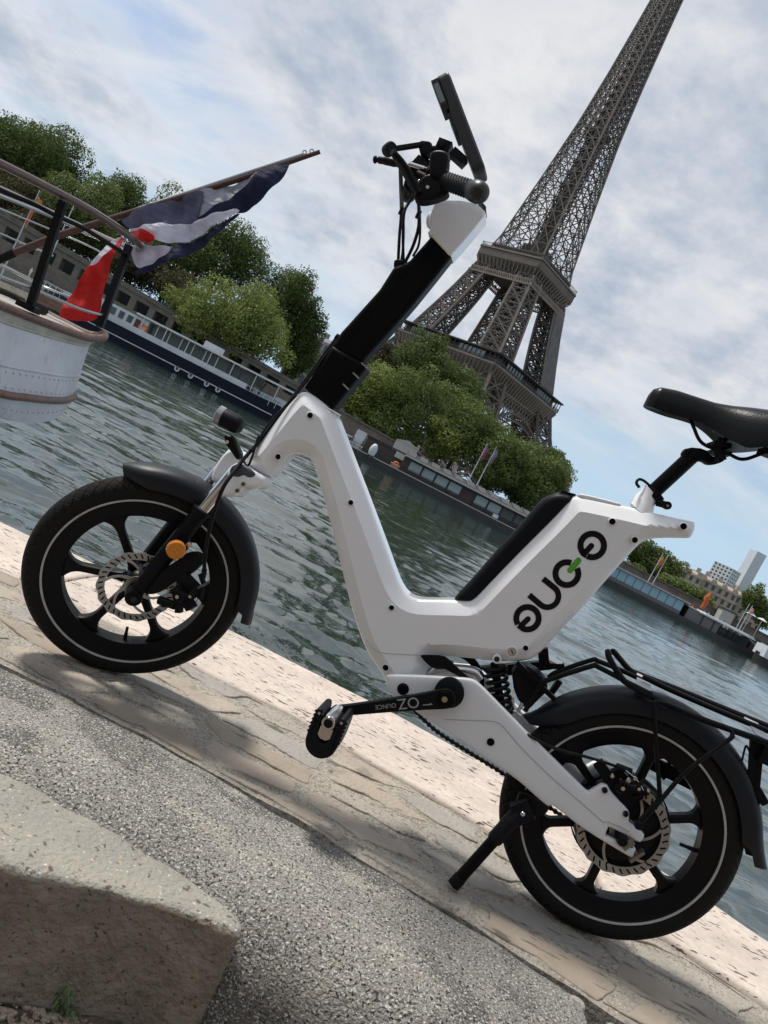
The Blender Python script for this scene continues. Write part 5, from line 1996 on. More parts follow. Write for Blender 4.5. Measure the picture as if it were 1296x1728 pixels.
# ---- upper shaft
shaft = part_empty('upper_shaft', tower)
hs = [118]
while hs[-1] < 288:
    hs.append(hs[-1] + max(4.6, tw(hs[-1]) * .62))
hs[-1] = 292
CH, BR, FN = [MB() for _ in range(4)], MB(), MB()
corners = [(-1, -1), (1, -1), (1, 1), (-1, 1)]
for i in range(len(hs) - 1):
    h0, h1 = hs[i], hs[i + 1]
    w0, w1 = tw(h0), tw(h1)
    l0, l1 = min(legw(h0), w0 * .98), min(legw(h1), w1 * .98)
    for k in range(4):
        (ax_, ay_), (bx_, by_) = corners[k], corners[(k + 1) % 4]
        A0, A1 = Vector((ax_ * w0, ay_ * w0, h0)), Vector((ax_ * w1, ay_ * w1, h1))
        B0, B1 = Vector((bx_ * w0, by_ * w0, h0)), Vector((bx_ * w1, by_ * w1, h1))
        CH[k].bar(A0, A1, .85, .85, caps=False)
        f0, f1 = l0 / (2 * w0), l1 / (2 * w1)
        I0, I1 = A0.lerp(B0, f0), A1.lerp(B1, f1)
        J0, J1 = B0.lerp(A0, f0), B1.lerp(A1, f1)
        BR.bar(I0, I1, .5, .5, caps=False)
        BR.bar(J0, J1, .5, .5, caps=False)
        for (p0, p1, q0, q1) in ((A0, A1, I0, I1), (J0, J1, B0, B1)):
            xpanel(BR, p0, q0, p1, q1, .44)
            FN.bar((p0 + q0) / 2, p1, .20, .20, caps=False)
            FN.bar((p0 + q0) / 2, q1, .20, .20, caps=False)
            FN.bar(p0.lerp(p1, .5), q0.lerp(q1, .5), .22, .22, caps=False)
        xpanel(BR, I0, J0, I1, J1, .40)
        M0, M1 = (I0 + J0) / 2, (I1 + J1) / 2
        if h0 > 185:
            BR.bar(M0, M1, .45, .45, caps=False)
        FN.bar(I0, M1, .2, .2, caps=False)
        FN.bar(J0, M1, .2, .2, caps=False)
        # inner legs corner (toward the core)
        sA = Vector((ax_ * (w0 - l0), ay_ * (w0 - l0), h0))
        sB = Vector((ax_ * (w1 - l1), ay_ * (w1 - l1), h1))
        FN.bar(sA, sB, .5, .5, caps=False)
        FN.bar(sA, A1, .25, .25, caps=False)
        FN.bar(A0, sB, .25, .25, caps=False)
    # lift core
    c = 3.2 if h0 < 196 else 2.3
    for k in range(4):
        (ax_, ay_), (bx_, by_) = corners[k], corners[(k + 1) % 4]
        FN.bar((ax_ * c, ay_ * c, h0), (ax_ * c, ay_ * c, h1), .55, .55, caps=False)
        for j in range(3):
            z0, z1 = h0 + (h1 - h0) * j / 3, h0 + (h1 - h0) * (j + 1) / 3
            FN.bar((ax_ * c, ay_ * c, z0), (bx_ * c, by_ * c, z1), .45, .45, caps=False)
            FN.bar((bx_ * c, by_ * c, z0), (ax_ * c, ay_ * c, z1), .45, .45, caps=False)
        FN.bar((ax_ * c, ay_ * c, h1), (ax_ * w1, ay_ * w1, h1), .3, .3, caps=False)
    FN.box((0, 0, (h0 + h1) / 2), (c * 1.25, c * 1.25, (h1 - h0) * .86))
for q_ in CH:
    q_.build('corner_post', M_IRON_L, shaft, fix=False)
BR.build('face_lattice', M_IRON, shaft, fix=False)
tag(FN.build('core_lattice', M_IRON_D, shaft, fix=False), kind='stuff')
MB().box((0, 0, 198), (11, 11, 3.2)).box((0, 0, 195.6), (8, 8, 2)).build('middle_landing', M_IRON_D, shaft)
MB().box((0, 0, 294), (18, 18, 5)).box((0, 0, 302), (12, 12, 12)).box((0, 0, 317), (3, 3, 24)).build('summit_gallery', M_IRON, shaft)
MB().box((0, 0, 125), (13, 13, 11)).box((2, -2, 133), (6, 6, 6)).build('lift_house', M_IRON_D, shaft)


def ring(levels, name, m, parent):
    """square skirts through (half width, height) with bevelled corners"""
    rings = []
    for w, h in levels:
        c = min(1.4, w * .05)
        rings.append([(w, -w + c, h), (w, w - c, h), (w - c, w, h), (-w + c, w, h), (-w, w - c, h), (-w, -w + c, h), (-w + c, -w, h), (w - c, -w, h)])
    return MB().loft(rings).build(name, m, parent)


def belt(h0, h1, half, pitch, w, m, name, parent, off=0.0, band=.7):
    """open lattice belt round the tower"""
    out = MB()
    for k in range(4):
        (ax_, ay_), (bx_, by_) = corners[k], corners[(k + 1) % 4]
        w0, w1 = half(h0) + off, half(h1) + off
        A0, B0 = Vector((ax_ * w0, ay_ * w0, h0)), Vector((bx_ * w0, by_ * w0, h0))
        A1, B1 = Vector((ax_ * w1, ay_ * w1, h1)), Vector((bx_ * w1, by_ * w1, h1))
        out.bar(A0, B0, band, band)
        out.bar(A1, B1, band, band)
        n = max(2, int((B0 - A0).length / pitch))
        for j in range(n):
            t0, t1 = j / n, (j + 1) / n
            out.bar(A0.lerp(B0, t0), A1.lerp(B1, t1), w, w, caps=False)
            out.bar(A0.lerp(B0, t1), A1.lerp(B1, t0), w, w, caps=False)
    return out.build(name, m, parent, fix=False)


# ---- second platform
p2 = part_empty('second_platform', tower)
ring([(18.4, 110.2), (19.6, 112.2), (20.9, 113.6), (21.2, 114.2), (21.2, 117.6), (20.7, 118.4)], 'gallery', M_IRON, p2)
ring([(21.5, 118.2), (21.5, 118.9), (20.6, 118.9)], 'cornice', M_IRON_L, p2)
ring([(16.8, 118.9), (16.8, 121.4), (17.6, 121.8), (17.6, 122.6)], 'upper_deck', M_IRON_D, p2)
belt(119.2, 121.0, lambda h: 20.8, 1.5, .12, M_IRON, 'railing', p2, band=.18)
belt(104.4, 107.2, tw, 1.5, .42, M_IRON_L, 'ornamental_belt', p2, off=.5, band=.6)
belt(107.2, 112.2, tw, 3.6, .45, M_IRON, 'truss_belt', p2, off=.2, band=.5)
MB().box((0, 0, 109.5), (2 * tw(109) * .96, 2 * tw(109) * .96, 2.2)).build('soffit', M_IRON_D, p2)
con = MB()
for k in range(4):
    (ax_, ay_), (bx_, by_) = corners[k], corners[(k + 1) % 4]
    for j in range(15):
        t = (j + .5) / 15
        a_ = Vector((ax_, ay_, 0)).lerp(Vector((bx_, by_, 0)), t)
        con.bar(a_ * 18.7 + Vector((0, 0, 108.6)), a_ * 21.1 + Vector((0, 0, 113.6)), .5, .8, caps=False)
tag(con.build('bracket', M_IRON_L, p2, fix=False), kind='stuff')

# ---- first platform
p1 = part_empty('first_platform', tower)
ring([(33.6, 50.6), (34.6, 54.0), (35.6, 56.4), (35.8, 57.0), (35.8, 57.6)], 'frieze', M_IRON, p1)
ring([(36.2, 57.6), (36.2, 58.5), (35.2, 58.5)], 'gallery_floor', M_IRON_L, p1)
ring([(33.0, 58.5), (33.0, 62.4)], 'pavilion', M_IRON_D, p1)
ring([(36.6, 63.2), (37.2, 63.4), (37.2, 63.9), (33.5, 64.6)], 'gallery_roof', M_IRON_D, p1)
MB().box((0, 0, 60), (40, 40, 8)).build('inner_hall', M_IRON_D, p1)
pst = MB()
M_GPANE = mat('pale_gallery_glass', (.25, .31, .33), .1)
for k in range(4):
    (ax_, ay_), (bx_, by_) = corners[k], corners[(k + 1) % 4]
    A_, B_ = Vector((ax_, ay_, 0)) * 35.6, Vector((bx_, by_, 0)) * 35.6
    for j in range(25):
        p = A_.lerp(B_, j / 24)
        pst.bar(p + Vector((0, 0, 58.5)), p + Vector((0, 0, 63.4)), .35, .35, caps=False)
    for j in (3, 4, 5, 6, 7, 8, 15, 16, 17, 18, 19, 20):
        p, q = A_.lerp(B_, (j + .1) / 24) * .975, A_.lerp(B_, (j + .9) / 24) * .975
        MB().add([p + Vector((0, 0, 59.2)), q + Vector((0, 0, 59.2)), q + Vector((0, 0, 62.6)), p + Vector((0, 0, 62.6))], [(0, 1, 2, 3)]).build('gallery_pane', M_GPANE, p1, fix=False)
tag(pst.build('gallery_post', M_IRON_D, p1, fix=False), kind='stuff')
belt(58.6, 60.0, lambda h: 36.0, 1.2, .12, M_IRON, 'railing', p1, band=.2)
belt(44.4, 50.4, lambda h: 33.6, 3.0, .42, M_IRON_L, 'truss_belt', p1, band=.7)
belt(44.4, 50.4, lambda h: 32.6, 1.5, .2, M_IRON, 'truss_belt', p1, band=.3)
con = MB()
for k in range(4):
    (ax_, ay_), (bx_, by_) = corners[k], corners[(k + 1) % 4]
    for j in range(26):
        a_ = Vector((ax_, ay_, 0)).lerp(Vector((bx_, by_, 0)), (j + .5) / 26)
        con.bar(a_ * 33.7 + Vector((0, 0, 50.4)), a_ * 36.0 + Vector((0, 0, 57.2)), .45, .9, caps=False)
tag(con.build('bracket', M_IRON_L, p1, fix=False), kind='stuff')
# great arches between the legs
for k in range(4):
    (ax_, ay_), (bx_, by_) = corners[k], corners[(k + 1) % 4]
    nx, ny = (ax_ + bx_) / 2, (ay_ + by_) / 2
    ar = MB()
    tx_, ty_ = (bx_ - ax_) / 2, (by_ - ay_) / 2
    prev = None
    for j in range(41):
        th = math.pi * j / 40
        q = []
        for rr_ in (37.0, 33.5):
            s, h = rr_ * math.cos(th), 6 + rr_ * math.sin(th) * 1.02
            w = min(tw(max(h, 0)), 45) + .3
            q.append(Vector((nx * w + tx_ * s, ny * w + ty_ * s, h)))
        if prev:
            ar.bar(prev[0], q[0], .8, .8, caps=False)
            ar.bar(prev[1], q[1], .8, .8, caps=False)
            ar.bar(prev[0], q[1], .3, .3, caps=False)
            ar.bar(prev[1], q[0], .3, .3, caps=False)
        prev = q
    ar.build('arch', M_IRON, tower, fix=False)
# hoarding on the right-hand leg
wl = [(tw(h) + .6, h) for h in (66, 80, 95, 108)]
mbh = MB()
for (xa_, xb_) in ((1, 1),):
    vs_ = []
    for w, h in wl:
        vs_ += [(w, w - 11 * w / 24, h), (w + .02, w + .1, h)]
    mbh.add(vs_, [(0, 1, 3, 2), (2, 3, 5, 4), (4, 5, 7, 6)])
    mbh.add([(v[0] - .8, v[1], v[2]) for v in vs_], [(1, 0, 2, 3), (3, 2, 4, 5), (5, 4, 6, 7)])
    mbh.add([vs_[0], vs_[2], vs_[4], vs_[6]] + [(v[0] - .8, v[1], v[2]) for v in (vs_[0], vs_[2], vs_[4], vs_[6])], [(0, 1, 5, 4), (1, 2, 6, 5), (2, 3, 7, 6)])
mbh.build('repair_sheeting', mat('grey_sheeting', (.10, .095, .095), .8, var=.25, vscale=.3), tower)
# ================================================================== TREES ON THE FAR BANK
def leaf_mat(name, c1, c2, c3):
    m = bpy.data.materials.new(name)
    m.use_nodes = True
    nt = m.node_tree
    b = nt.nodes['Principled BSDF']
    N, L = nt.nodes.new, nt.links.new
    tc = N('ShaderNodeTexCoord')
    n1 = N('ShaderNodeTexNoise')
    n1.inputs['Scale'].default_value = .45
    n1.inputs['Detail'].default_value = 3
    L(tc.outputs['Object'], n1.inputs['Vector'])
    n2 = N('ShaderNodeTexNoise')
    n2.inputs['Scale'].default_value = 4.0
    n2.inputs['Detail'].default_value = 2
    L(tc.outputs['Object'], n2.inputs['Vector'])
    r1 = N('ShaderNodeMapRange')
    r1.inputs[1].default_value = .35
    r1.inputs[2].default_value = .65
    L(n1.outputs['Fac'], r1.inputs[0])
    r2 = N('ShaderNodeMapRange')
    r2.inputs[1].default_value = .4
    r2.inputs[2].default_value = .7
    L(n2.outputs['Fac'], r2.inputs[0])
    a = N('ShaderNodeMix')
    a.data_type = 'RGBA'
    a.inputs[6].default_value = (*c1, 1)
    a.inputs[7].default_value = (*c2, 1)
    L(r1.outputs[0], a.inputs[0])
    c = N('ShaderNodeMix')
    c.data_type = 'RGBA'
    L(r2.outputs[0], c.inputs[0])
    L(a.outputs[2], c.inputs[6])
    c.inputs[7].default_value = (*c3, 1)
    L(c.outputs[2], b.inputs['Base Color'])
    b.inputs['Roughness'].default_value = .6
    b.inputs['Specular IOR Level'].default_value = .25
    tr_ = N('ShaderNodeBsdfTranslucent')
    L(c.outputs[2], tr_.inputs['Color'])
    ms = N('ShaderNodeMixShader')
    ms.inputs[0].default_value = .4
    L(b.outputs[0], ms.inputs[1])
    L(tr_.outputs[0], ms.inputs[2])
    L(ms.outputs[0], nt.nodes['Material Output'].inputs['Surface'])
    return m


M_LEAF = {
    'dark': leaf_mat('dark_plane_leaves', (.054, .084, .022), (.078, .116, .030), (.112, .15, .042)),
    'light': leaf_mat('willow_green_leaves', (.135, .175, .042), (.175, .22, .055), (.225, .265, .078)),
    'mid': leaf_mat('olive_green_leaves', (.085, .122, .032), (.118, .158, .044), (.155, .195, .060)),
    'brown': leaf_mat('dry_brown_leaves', (.052, .055, .025), (.075, .070, .032), (.10, .085, .042)),
}
M_BARK = mat('grey_brown_bark', (.075, .062, .050), .9, var=.3, vscale=2)


def make_tree(u, v, rh, rv, Y, kind, label, base_z, n=5200, name='tree', leaf=.42, group='trees on the far bank'):
    c = W(u, v, Y)
    k = Y / F_PX
    rx, rz = rh * k * 1.16, rv * k * 1.16
    ry = rx * .9
    r_ = np.random.RandomState(int(u * 7 + v))
    root = thing(name, label, 'tree', (c[0], c[1], base_z), group)
    cz = c[2] - base_z
    # lobes
    nl_ = 22
    lob = []
    for i in range(nl_):
        d = r_.normal(size=3)
        d /= np.linalg.norm(d)
        d[2] = d[2] * .9 + .08
        q = r_.uniform(.40, .86)
        lob.append((np.array([d[0] * rx * q, d[1] * ry * q, d[2] * rz * q]), r_.uniform(.22, .46)))
    lob.append((np.zeros(3), .62))
    P, Nn = [], []
    for o_, s in lob:
        m_ = int(n * s ** 2 / sum(t ** 2 for _, t in lob))
        d = r_.normal(size=(m_, 3))
        d /= np.linalg.norm(d, axis=1)[:, None]
        rad = r_.uniform(.55, 1.10, size=(m_, 1)) ** .6
        # ragged: clumps along each direction
        rad *= 1 + .16 * np.sin(d[:, :1] * 9 + o_[0]) * np.sin(d[:, 1:2] * 8 + o_[1]) + .10 * np.sin(d[:, 2:3] * 11)
        P.append(o_ + d * rad * s * np.array([rx, ry, rz]))
        Nn.append(d)
    P = np.vstack(P)
    Nn = np.vstack(Nn)
    keep = P[:, 2] > -rz * 1.02
    P, Nn = P[keep], Nn[keep]
    m_ = len(P)
    nrm = Nn + r_.normal(size=(m_, 3)) * .55
    nrm /= np.linalg.norm(nrm, axis=1)[:, None]
    t1 = np.cross(nrm, r_.normal(size=(m_, 3)))
    t1 /= np.linalg.norm(t1, axis=1)[:, None] + 1e-9
    t2 = np.cross(nrm, t1)
    sz = leaf * r_.uniform(.55, 1.35, size=(m_, 1)) * (Y / 160) ** .5
    V = np.empty((m_, 4, 3))
    V[:, 0] = P - t1 * sz * .5
    V[:, 1] = P + t2 * sz * .38
    V[:, 2] = P + t1 * sz * .5
    V[:, 3] = P - t2 * sz * .38
    V[:, :, 2] += cz
    me = bpy.data.meshes.new('crown')
    co = V.reshape(-1, 3)
    me.vertices.add(len(co))
    me.vertices.foreach_set('co', co.ravel())
    me.loops.add(m_ * 4)
    me.loops.foreach_set('vertex_index', np.arange(m_ * 4))
    me.polygons.add(m_)
    me.polygons.foreach_set('loop_start', np.arange(0, m_ * 4, 4))
    me.polygons.foreach_set('loop_total', np.full(m_, 4))
    me.materials.append(M_LEAF[kind])
    me.update()
    link('crown', me, root)
    tb = MB()
    r0 = max(.22, rx * .06)
    topz = cz + rz * .25
    tb.tube([(0, 0, -.2), (r_.uniform(-.2, .2), 0, cz * .35), (r_.uniform(-.4, .4), 0, cz * .75), (r_.uniform(-.5, .5), 0, topz)], [r0, r0 * .8, r0 * .6, r0 * .2], 8)
    for i in range(6):
        a = i * 1.05 + r_.uniform(0, .5)
        h = cz * .55 + (topz - cz * .55) * r_.uniform(0, .6)
        tb.tube([(0, 0, h), (math.cos(a) * rx * .3, math.sin(a) * ry * .3, h + rz * .25), (math.cos(a) * rx * .62, math.sin(a) * ry * .62, h + rz * .5)], [r0 * .5, r0 * .3, r0 * .1], 6)
    tb.build('trunk', M_BARK, root, 60)
    return root


UP, LOW = 1.6, -.95
TREES = [
    (18, 262, 62, 58, 168, 'dark', 'dense dark green tree at the far left edge above the embankment', UP),
    (88, 276, 56, 58, 165, 'dark', 'tall dark green tree left of the flag, highest of the left trees', UP),
    (20, 335, 66, 44, 158, 'brown', 'dull brownish tree seen through the ship railing at far left', UP),
    (140, 350, 50, 58, 152, 'mid', 'rounded mid green tree just above the ship top rail', UP),
    (200, 350, 46, 62, 168, 'dark', 'dark tree standing behind the flagpole foot', UP),
    (255, 385, 44, 60, 170, 'mid', 'small green tree crown peeping over the flagpole', UP),
    (100, 400, 80, 46, 156, 'brown', 'dusky low tree behind the black rail posts', UP),
    (300, 440, 60, 52, 160, 'dark', 'dark tree showing below the blue flag cloth', UP),
    (378, 446, 56, 70, 165, 'dark', 'dark rounded tree right of the flag above the yellow-green one', UP),
    (470, 510, 50, 74, 165, 'dark', 'tall dark tree between the yellow-green tree and the pale building', UP),
    (515, 556, 32, 58, 168, 'dark', 'narrow dark tree beside the grey apartment building', UP),
    (232, 452, 48, 40, 150, 'brown', 'dusky brown tree under the hanging flag beside the wall', UP),
    (292, 490, 42, 34, 150, 'brown', 'dull tree between the flag and the yellow-green tree', UP),
    (498, 604, 30, 44, 168, 'dark', 'dark low tree right of the yellow-green tree by the wall', UP),
    (170, 420, 50, 40, 158, 'dark', 'shaded dark tree behind the flag staff and rails', UP),
    (342, 524, 68, 58, 144, 'light', 'yellow-green tree behind the blue barge, left half', LOW),
    (432, 566, 68, 62, 146, 'light', 'broad yellow-green tree behind the stern of the blue barge', LOW),
    (714, 606, 46, 48, 172, 'dark', 'dark green tree topping the row below the tower left edge', UP),
    (648, 612, 34, 30, 174, 'brown', 'small rusty brown tree beside the black steering column', UP),
    (768, 668, 44, 42, 176, 'dark', 'dark green tree under the tower first platform', UP),
    (628, 672, 54, 52, 150, 'light', 'bright green tree right of the black steering column', LOW),
    (706, 680, 56, 58, 151, 'mid', 'wide green tree in the middle of the row behind the pontoon', LOW),
    (590, 690, 44, 40, 153, 'mid', 'green tree half hidden behind the steering column foot', LOW),
    (786, 730, 56, 56, 152, 'mid', 'olive green tree left of the two flag poles', LOW),
    (846, 774, 54, 52, 150, 'mid', 'olive green tree behind the two flag poles', LOW),
    (902, 804, 44, 44, 155, 'mid', 'green tree at the right end of the row, above the battery', LOW),
    (930, 800, 32, 40, 166, 'dark', 'dark green outermost tree right of the tower foot', UP),
    (760, 560, 20, 16, 300, 'dark', 'far tree clump under the tower', UP),
    (600, 722, 40, 26, 147, 'mid', 'low green tree left of the white tent by the pontoon', LOW),
    (668, 730, 46, 30, 147, 'mid', 'low-hanging green tree above the white tent', LOW),
    (752, 745, 48, 34, 149, 'light', 'bright green tree over the red kiosk', LOW),
    (828, 800, 46, 34, 149, 'mid', 'green tree hanging low right of the flag poles', LOW),
    (886, 832, 44, 34, 150, 'dark', 'shaded tree down by the battery top edge', LOW),
    (930, 820, 36, 36, 158, 'mid', 'green tree at the lower right end of the row', LOW),
    (1088, 944, 34, 32, 168, 'dark', 'dark tree behind the saddle support tail of the bicycle', UP),
    (1122, 962, 34, 30, 170, 'dark', 'dark tree left of the long stone building', UP),
    (1150, 990, 34, 18, 160, 'mid', 'low green shrubbery in front of the long stone building', UP),
    (1185, 1010, 26, 14, 160, 'mid', 'small green bush near the orange figure', UP),
    (1272, 1010, 18, 24, 165, 'mid', 'green tree left of the far right tower block', UP),
    (1292, 1040, 22, 20, 165, 'mid', 'green tree cut by the right picture edge', UP),
    (1060, 965, 30, 22, 165, 'mid', 'green tree low beside the seat tube edge', UP),
]
for t in TREES:
    if t[4] > 250:
        continue
    make_tree(t[0], t[1], t[2], t[3], t[4], t[5], t[6], t[7], n=int(2400 + t[2] * t[3] * 4.6))

# ================================================================== BUILDINGS
M_STONEB = mat('pale_city_stone', (.30, .27, .22), .9, col2=(.37, .335, .275), vscale=.2)
M_SLATER = mat('slate_roof', (.075, .082, .095), .6, var=.2, vscale=.3)
M_PANE = mat('dark_window_glass', (.03, .035, .04), .12)


def city_block(name, label, x, y, z0, w, d, h, rz, floors, bays, m, roof_h=0.0, roof_m=None, win=(.55, .62), sill=True, face_side=True, balcony=()):
    b = thing(name, label, 'building', (x, y, z0), rz=rz)
    MB().box((0, 0, h / 2), (w, d, h)).build('walls', m, b)
    if roof_h:
        rings = [[(-w / 2 - .3, -d / 2 - .3, h), (w / 2 + .3, -d / 2 - .3, h), (w / 2 + .3, d / 2 + .3, h), (-w / 2 - .3, d / 2 + .3, h)],
                 [(-w / 2 + .8, -d / 2 + .8, h + roof_h * .75), (w / 2 - .8, -d / 2 + .8, h + roof_h * .75), (w / 2 - .8, d / 2 - .8, h + roof_h * .75), (-w / 2 + .8, d / 2 - .8, h + roof_h * .75)],
                 [(-w / 2 + 3, -d / 2 + 3, h + roof_h), (w / 2 - 3, -d / 2 + 3, h + roof_h), (w / 2 - 3, d / 2 - 3, h + roof_h), (-w / 2 + 3, d / 2 - 3, h + roof_h)]]
        rf = MB().loft(rings).build('roof', roof_m, b)
        for i in range(3):
            MB().box((-w / 2 + (i + .5) * w / 3, 0, h + roof_h + .6), (1.6, 1.0, 2.6)).build('chimney', m, rf)
    fh = h / floors
    pane = None
    for fi, (nx, ny, ww, dd_) in enumerate(((0, -1, w, d), (1, 0, d, w), (-1, 0, d, w))):
        if fi and not face_side:
            break
        nb = bays if fi == 0 else max(1, int(bays * ww / w))
        bw = ww / nb
        rows = floors + (1 if roof_h > 2 else 0)
        for f in range(rows):
            for k in range(nb):
                t = -ww / 2 + (k + .5) * bw
                zc = (f + .52) * fh if f < floors else h + roof_h * .36
                out = dd_ / 2 + .03 if f < floors else dd_ / 2 + .1
                px_, py_ = (t, -out) if fi == 0 else (nx * out, t)
                key = (fi > 0)
                if pane is None:
                    pane = {}
                if key not in pane:
                    sz = (bw * win[0], .16, fh * win[1]) if fi == 0 else (.16, bw * win[0], fh * win[1])
                    ob = MB().box((0, 0, 0), sz).build('window', M_PANE, b)
                    pane[key] = ob.data
                else:
                    ob = link('window', pane[key], b)
                ob.location = (px_, py_, zc)
    for f in range(1, floors + 1):
        if sill:
            MB().box((0, 0, f * fh), (w + .7, d + .7, .35 if f not in balcony else .8)).build('string_course', m, b)
    return b


M_GREYST = mat('grey_city_stone', (.20, .19, .175), .9, col2=(.26, .245, .22), vscale=.2)
c = W(566, 596, 235)
city_block('apartment_building', 'grey stone apartment house with slate mansard roof left of the steering column', c[0] + 3, 240, UP, 30, 14, 15.5, R(-24), 4, 9, M_GREYST, 5.5, M_SLATER, balcony=(2, 4))
c = W(665, 575, 250)
city_block('apartment_building', 'brownish building corner between steering column and tower', c[0] + 2, 262, UP, 15, 14, 26, R(-8), 6, 5, mat('brown_city_stone', (.16, .13, .11), .9, var=.2, vscale=.2), 3, M_SLATER)
c = W(30, 215, 250)
city_block('apartment_building', 'grey roofed building peeping over the far left trees', c[0] - 6, 255, UP, 44, 14, 33.5, R(-14), 8, 11, M_GREYST, 4, M_SLATER)
# long stepped stone terrace on the right
for i, (xo, yo, hh, lab) in enumerate(((112, 296, 12.2, 'left wing of the long stone building with dormers behind the right trees'),
                                       (127, 297, 12.8, 'middle wing of the long stone building with rows of windows'),
                                       (141, 299, 13.2, 'right wing of the long stone building beside the tower block'))):
    bb = city_block('stone_terrace', lab, xo, yo, UP - 3.0, 15.2, 12, hh, R(-20), 4, 6, mat('warm_terrace_stone', (.29, .255, .205), .9, col2=(.355, .315, .255), vscale=.25), 1.6, M_STONEB, win=(.42, .55), balcony=(1, 2, 3, 4))
    for k in range(4):
        MB().box((-6 + k * 4, -5.4, hh + .7), (1.7, 1.4, 1.5)).build('dormer', M_STONEB, bb)
# tower blocks
M_HIGH = mat('white_concrete_panels', (.46, .50, .54), .8, var=.06, vscale=.05)
M_HIGH2 = mat('grey_concrete_panels', (.40, .43, .47), .8, var=.06, vscale=.05)
c = W(1226, 962, 640)
city_block('tower_block', 'white and grey high-rise block above the long stone building', c[0], 640, UP - 4, 17, 16, 44, R(-48), 15, 5, M_HIGH, 0, None, win=(.5, .45), sill=False)
c = W(1283, 990, 640)
city_block('tower_block', 'slim plain white high-rise tower at the right picture edge', c[0] - 6, 660, UP - 4, 9.0, 12, 68, R(6), 20, 1, M_HIGH, 0, None, win=(.02, .1), sill=False)
city_block('tower_block', 'grey gridded high-rise block behind the slim white tower', c[0] + 20, 700, UP - 4, 34, 18, 34, R(8), 12, 12, M_HIGH2, 0, None, win=(.6, .5), sill=False)
city_block('tower_block', 'low grey high-rise shoulder left of the slim white tower', c[0] - 18, 720, UP - 4, 12, 14, 33, R(8), 12, 4, M_HIGH2, 0, None, win=(.6, .5), sill=False)

# ================================================================== BARGE, PONTOONS, TOUR BOAT
M_NAVY = mat('navy_hull_paint', (.004, .007, .018), .35, var=.2, vscale=.6, spec=.25)
M_BWHITE = mat('boat_white_paint', (.50, .53, .56), .45, var=.1, vscale=1)
M_HULLD = mat('black_hull_paint', (.022, .024, .026), .45, var=.25, vscale=.5)
M_WOOD = mat('varnished_wood', (.045, .017, .012), .35, col2=(.085, .034, .022), vscale=6, stretch=(1, 8, 8))
M_GLASSB = mat('cabin_glass', (.07, .09, .09), .08)
M_GLASSL = mat('pale_cabin_glass', (.30, .38, .40), .08)
M_AWN = mat('grey_awning', (.34, .34, .33), .7, var=.08, vscale=1)
M_ALU = mat('bright_aluminium', (.62, .62, .62), .3, metal=.6)
M_ORANGE = mat('orange_buoy', (.75, .16, .04), .5)


def hull(b, x0, x1, y0, y1, z0, z1, m, bow=3.0, name='hull'):
    rings = []
    for t in np.linspace(0, 1, 15):
        x = x0 + (x1 - x0) * t
        e = min(1, (x - x0) / bow, (x1 - x) / bow) if bow else 1
        e = max(.06, math.sin(max(0, e) * math.pi / 2))
        cy = (y0 + y1) / 2
        hw = (y1 - y0) / 2 * e
        sh = .35 * (1 - e)
        rings.append([(x, cy - hw * .9, z0), (x, cy + hw * .9, z0), (x, cy + hw, z1 + sh), (x, cy - hw, z1 + sh)])
    return MB().loft(rings).build(name, m, b, 40)


bx, by = 0, 88
barge = thing('river_barge', 'navy blue barge with white cabin, portholes and long pale canopy', 'barge', (-29, by, WATER_Z))
Lb = 32
hull(barge, -17, 15, -2.5, 2.5, -.3, 1.95, M_NAVY, 4.5)
MB().bar((-14, -2.52, .75), (13, -2.52, .75), .10, .10).build('rubbing_strake', M_BWHITE, barge)
MB().box((1.5, 0, 2.2), (15, 4.6, .75)).build('bulwark', M_BWHITE, barge)
cab = MB().box((-7.0, 0, 2.7), (6.2, 3.8, 2.2)).build('wheelhouse', M_BWHITE, barge)
for i in range(4):
    MB().box((-9.2 + i * 1.05, -1.92, 3.1), (.62, .08, .8)).build('cabin_window', M_GLASSB, barge)
MB().box((-5.1, -1.93, 2.9), (.6, .08, 1.2)).build('cabin_door', M_WOOD, barge)
t_ = MB()
t_.tube([(-4.3 + .42 * math.cos(a), -1.98, 2.8 + .42 * math.sin(a)) for a in np.linspace(0, 6.283, 24, endpoint=False)], .12, 8, closed=True)
t_.build('life_ring', M_ORANGE, barge, 60)
for i, x in enumerate((1.3, 3.0, 5.0, 6.4)):
    ph = MB().lathe([(.16, -.05), (.30, -.05), (.30, .03), (.16, .03)], (x, -2.52, .55), (0, 1, 0), 18).build('porthole', M_ALU, barge, 40)
    MB().lathe([(0, -.02), (.17, -.02), (.17, .02)], (x, -2.52, .55), (0, 1, 0), 14).build('porthole_glass', M_GLASSB, ph, 40)
sal = MB().box((3.2, .1, 3.0), (13, 3.6, 1.7)).build('saloon', M_GLASSB, barge)
for i in range(9):
    MB().box((-2.8 + i * 1.5, -1.72, 3.0), (.10, .08, 1.7)).build('window_mullion', M_WOOD if i > 5 else M_BWHITE, sal)
MB().box((5.0, 0, 4.05), (21, 4.4, .16)).build('canopy', M_AWN, barge)
MB().bar((-5.5, -2.2, 4.06), (15.5, -2.2, 4.06), .16, .2).build('canopy_edge', M_ALU, barge)
MB().box((3.4, -.4, 4.5), (2.0, 1.6, .7)).build('roof_hatch', M_BWHITE, barge)
for i in range(8):
    MB().bar((-4.5 + i * 2.8, -2.1, 2.2), (-4.5 + i * 2.8, -2.1, 4.0), .09).build('canopy_post', M_BWHITE, barge)
rl = MB()
for z in (2.0, 2.45):
    rl.bar((8, -2.3, z), (14.4, -2.0, z + .1), .05)
    rl.bar((-16.5, -1.6, z + .2), (-10.5, -2.4, z), .05)
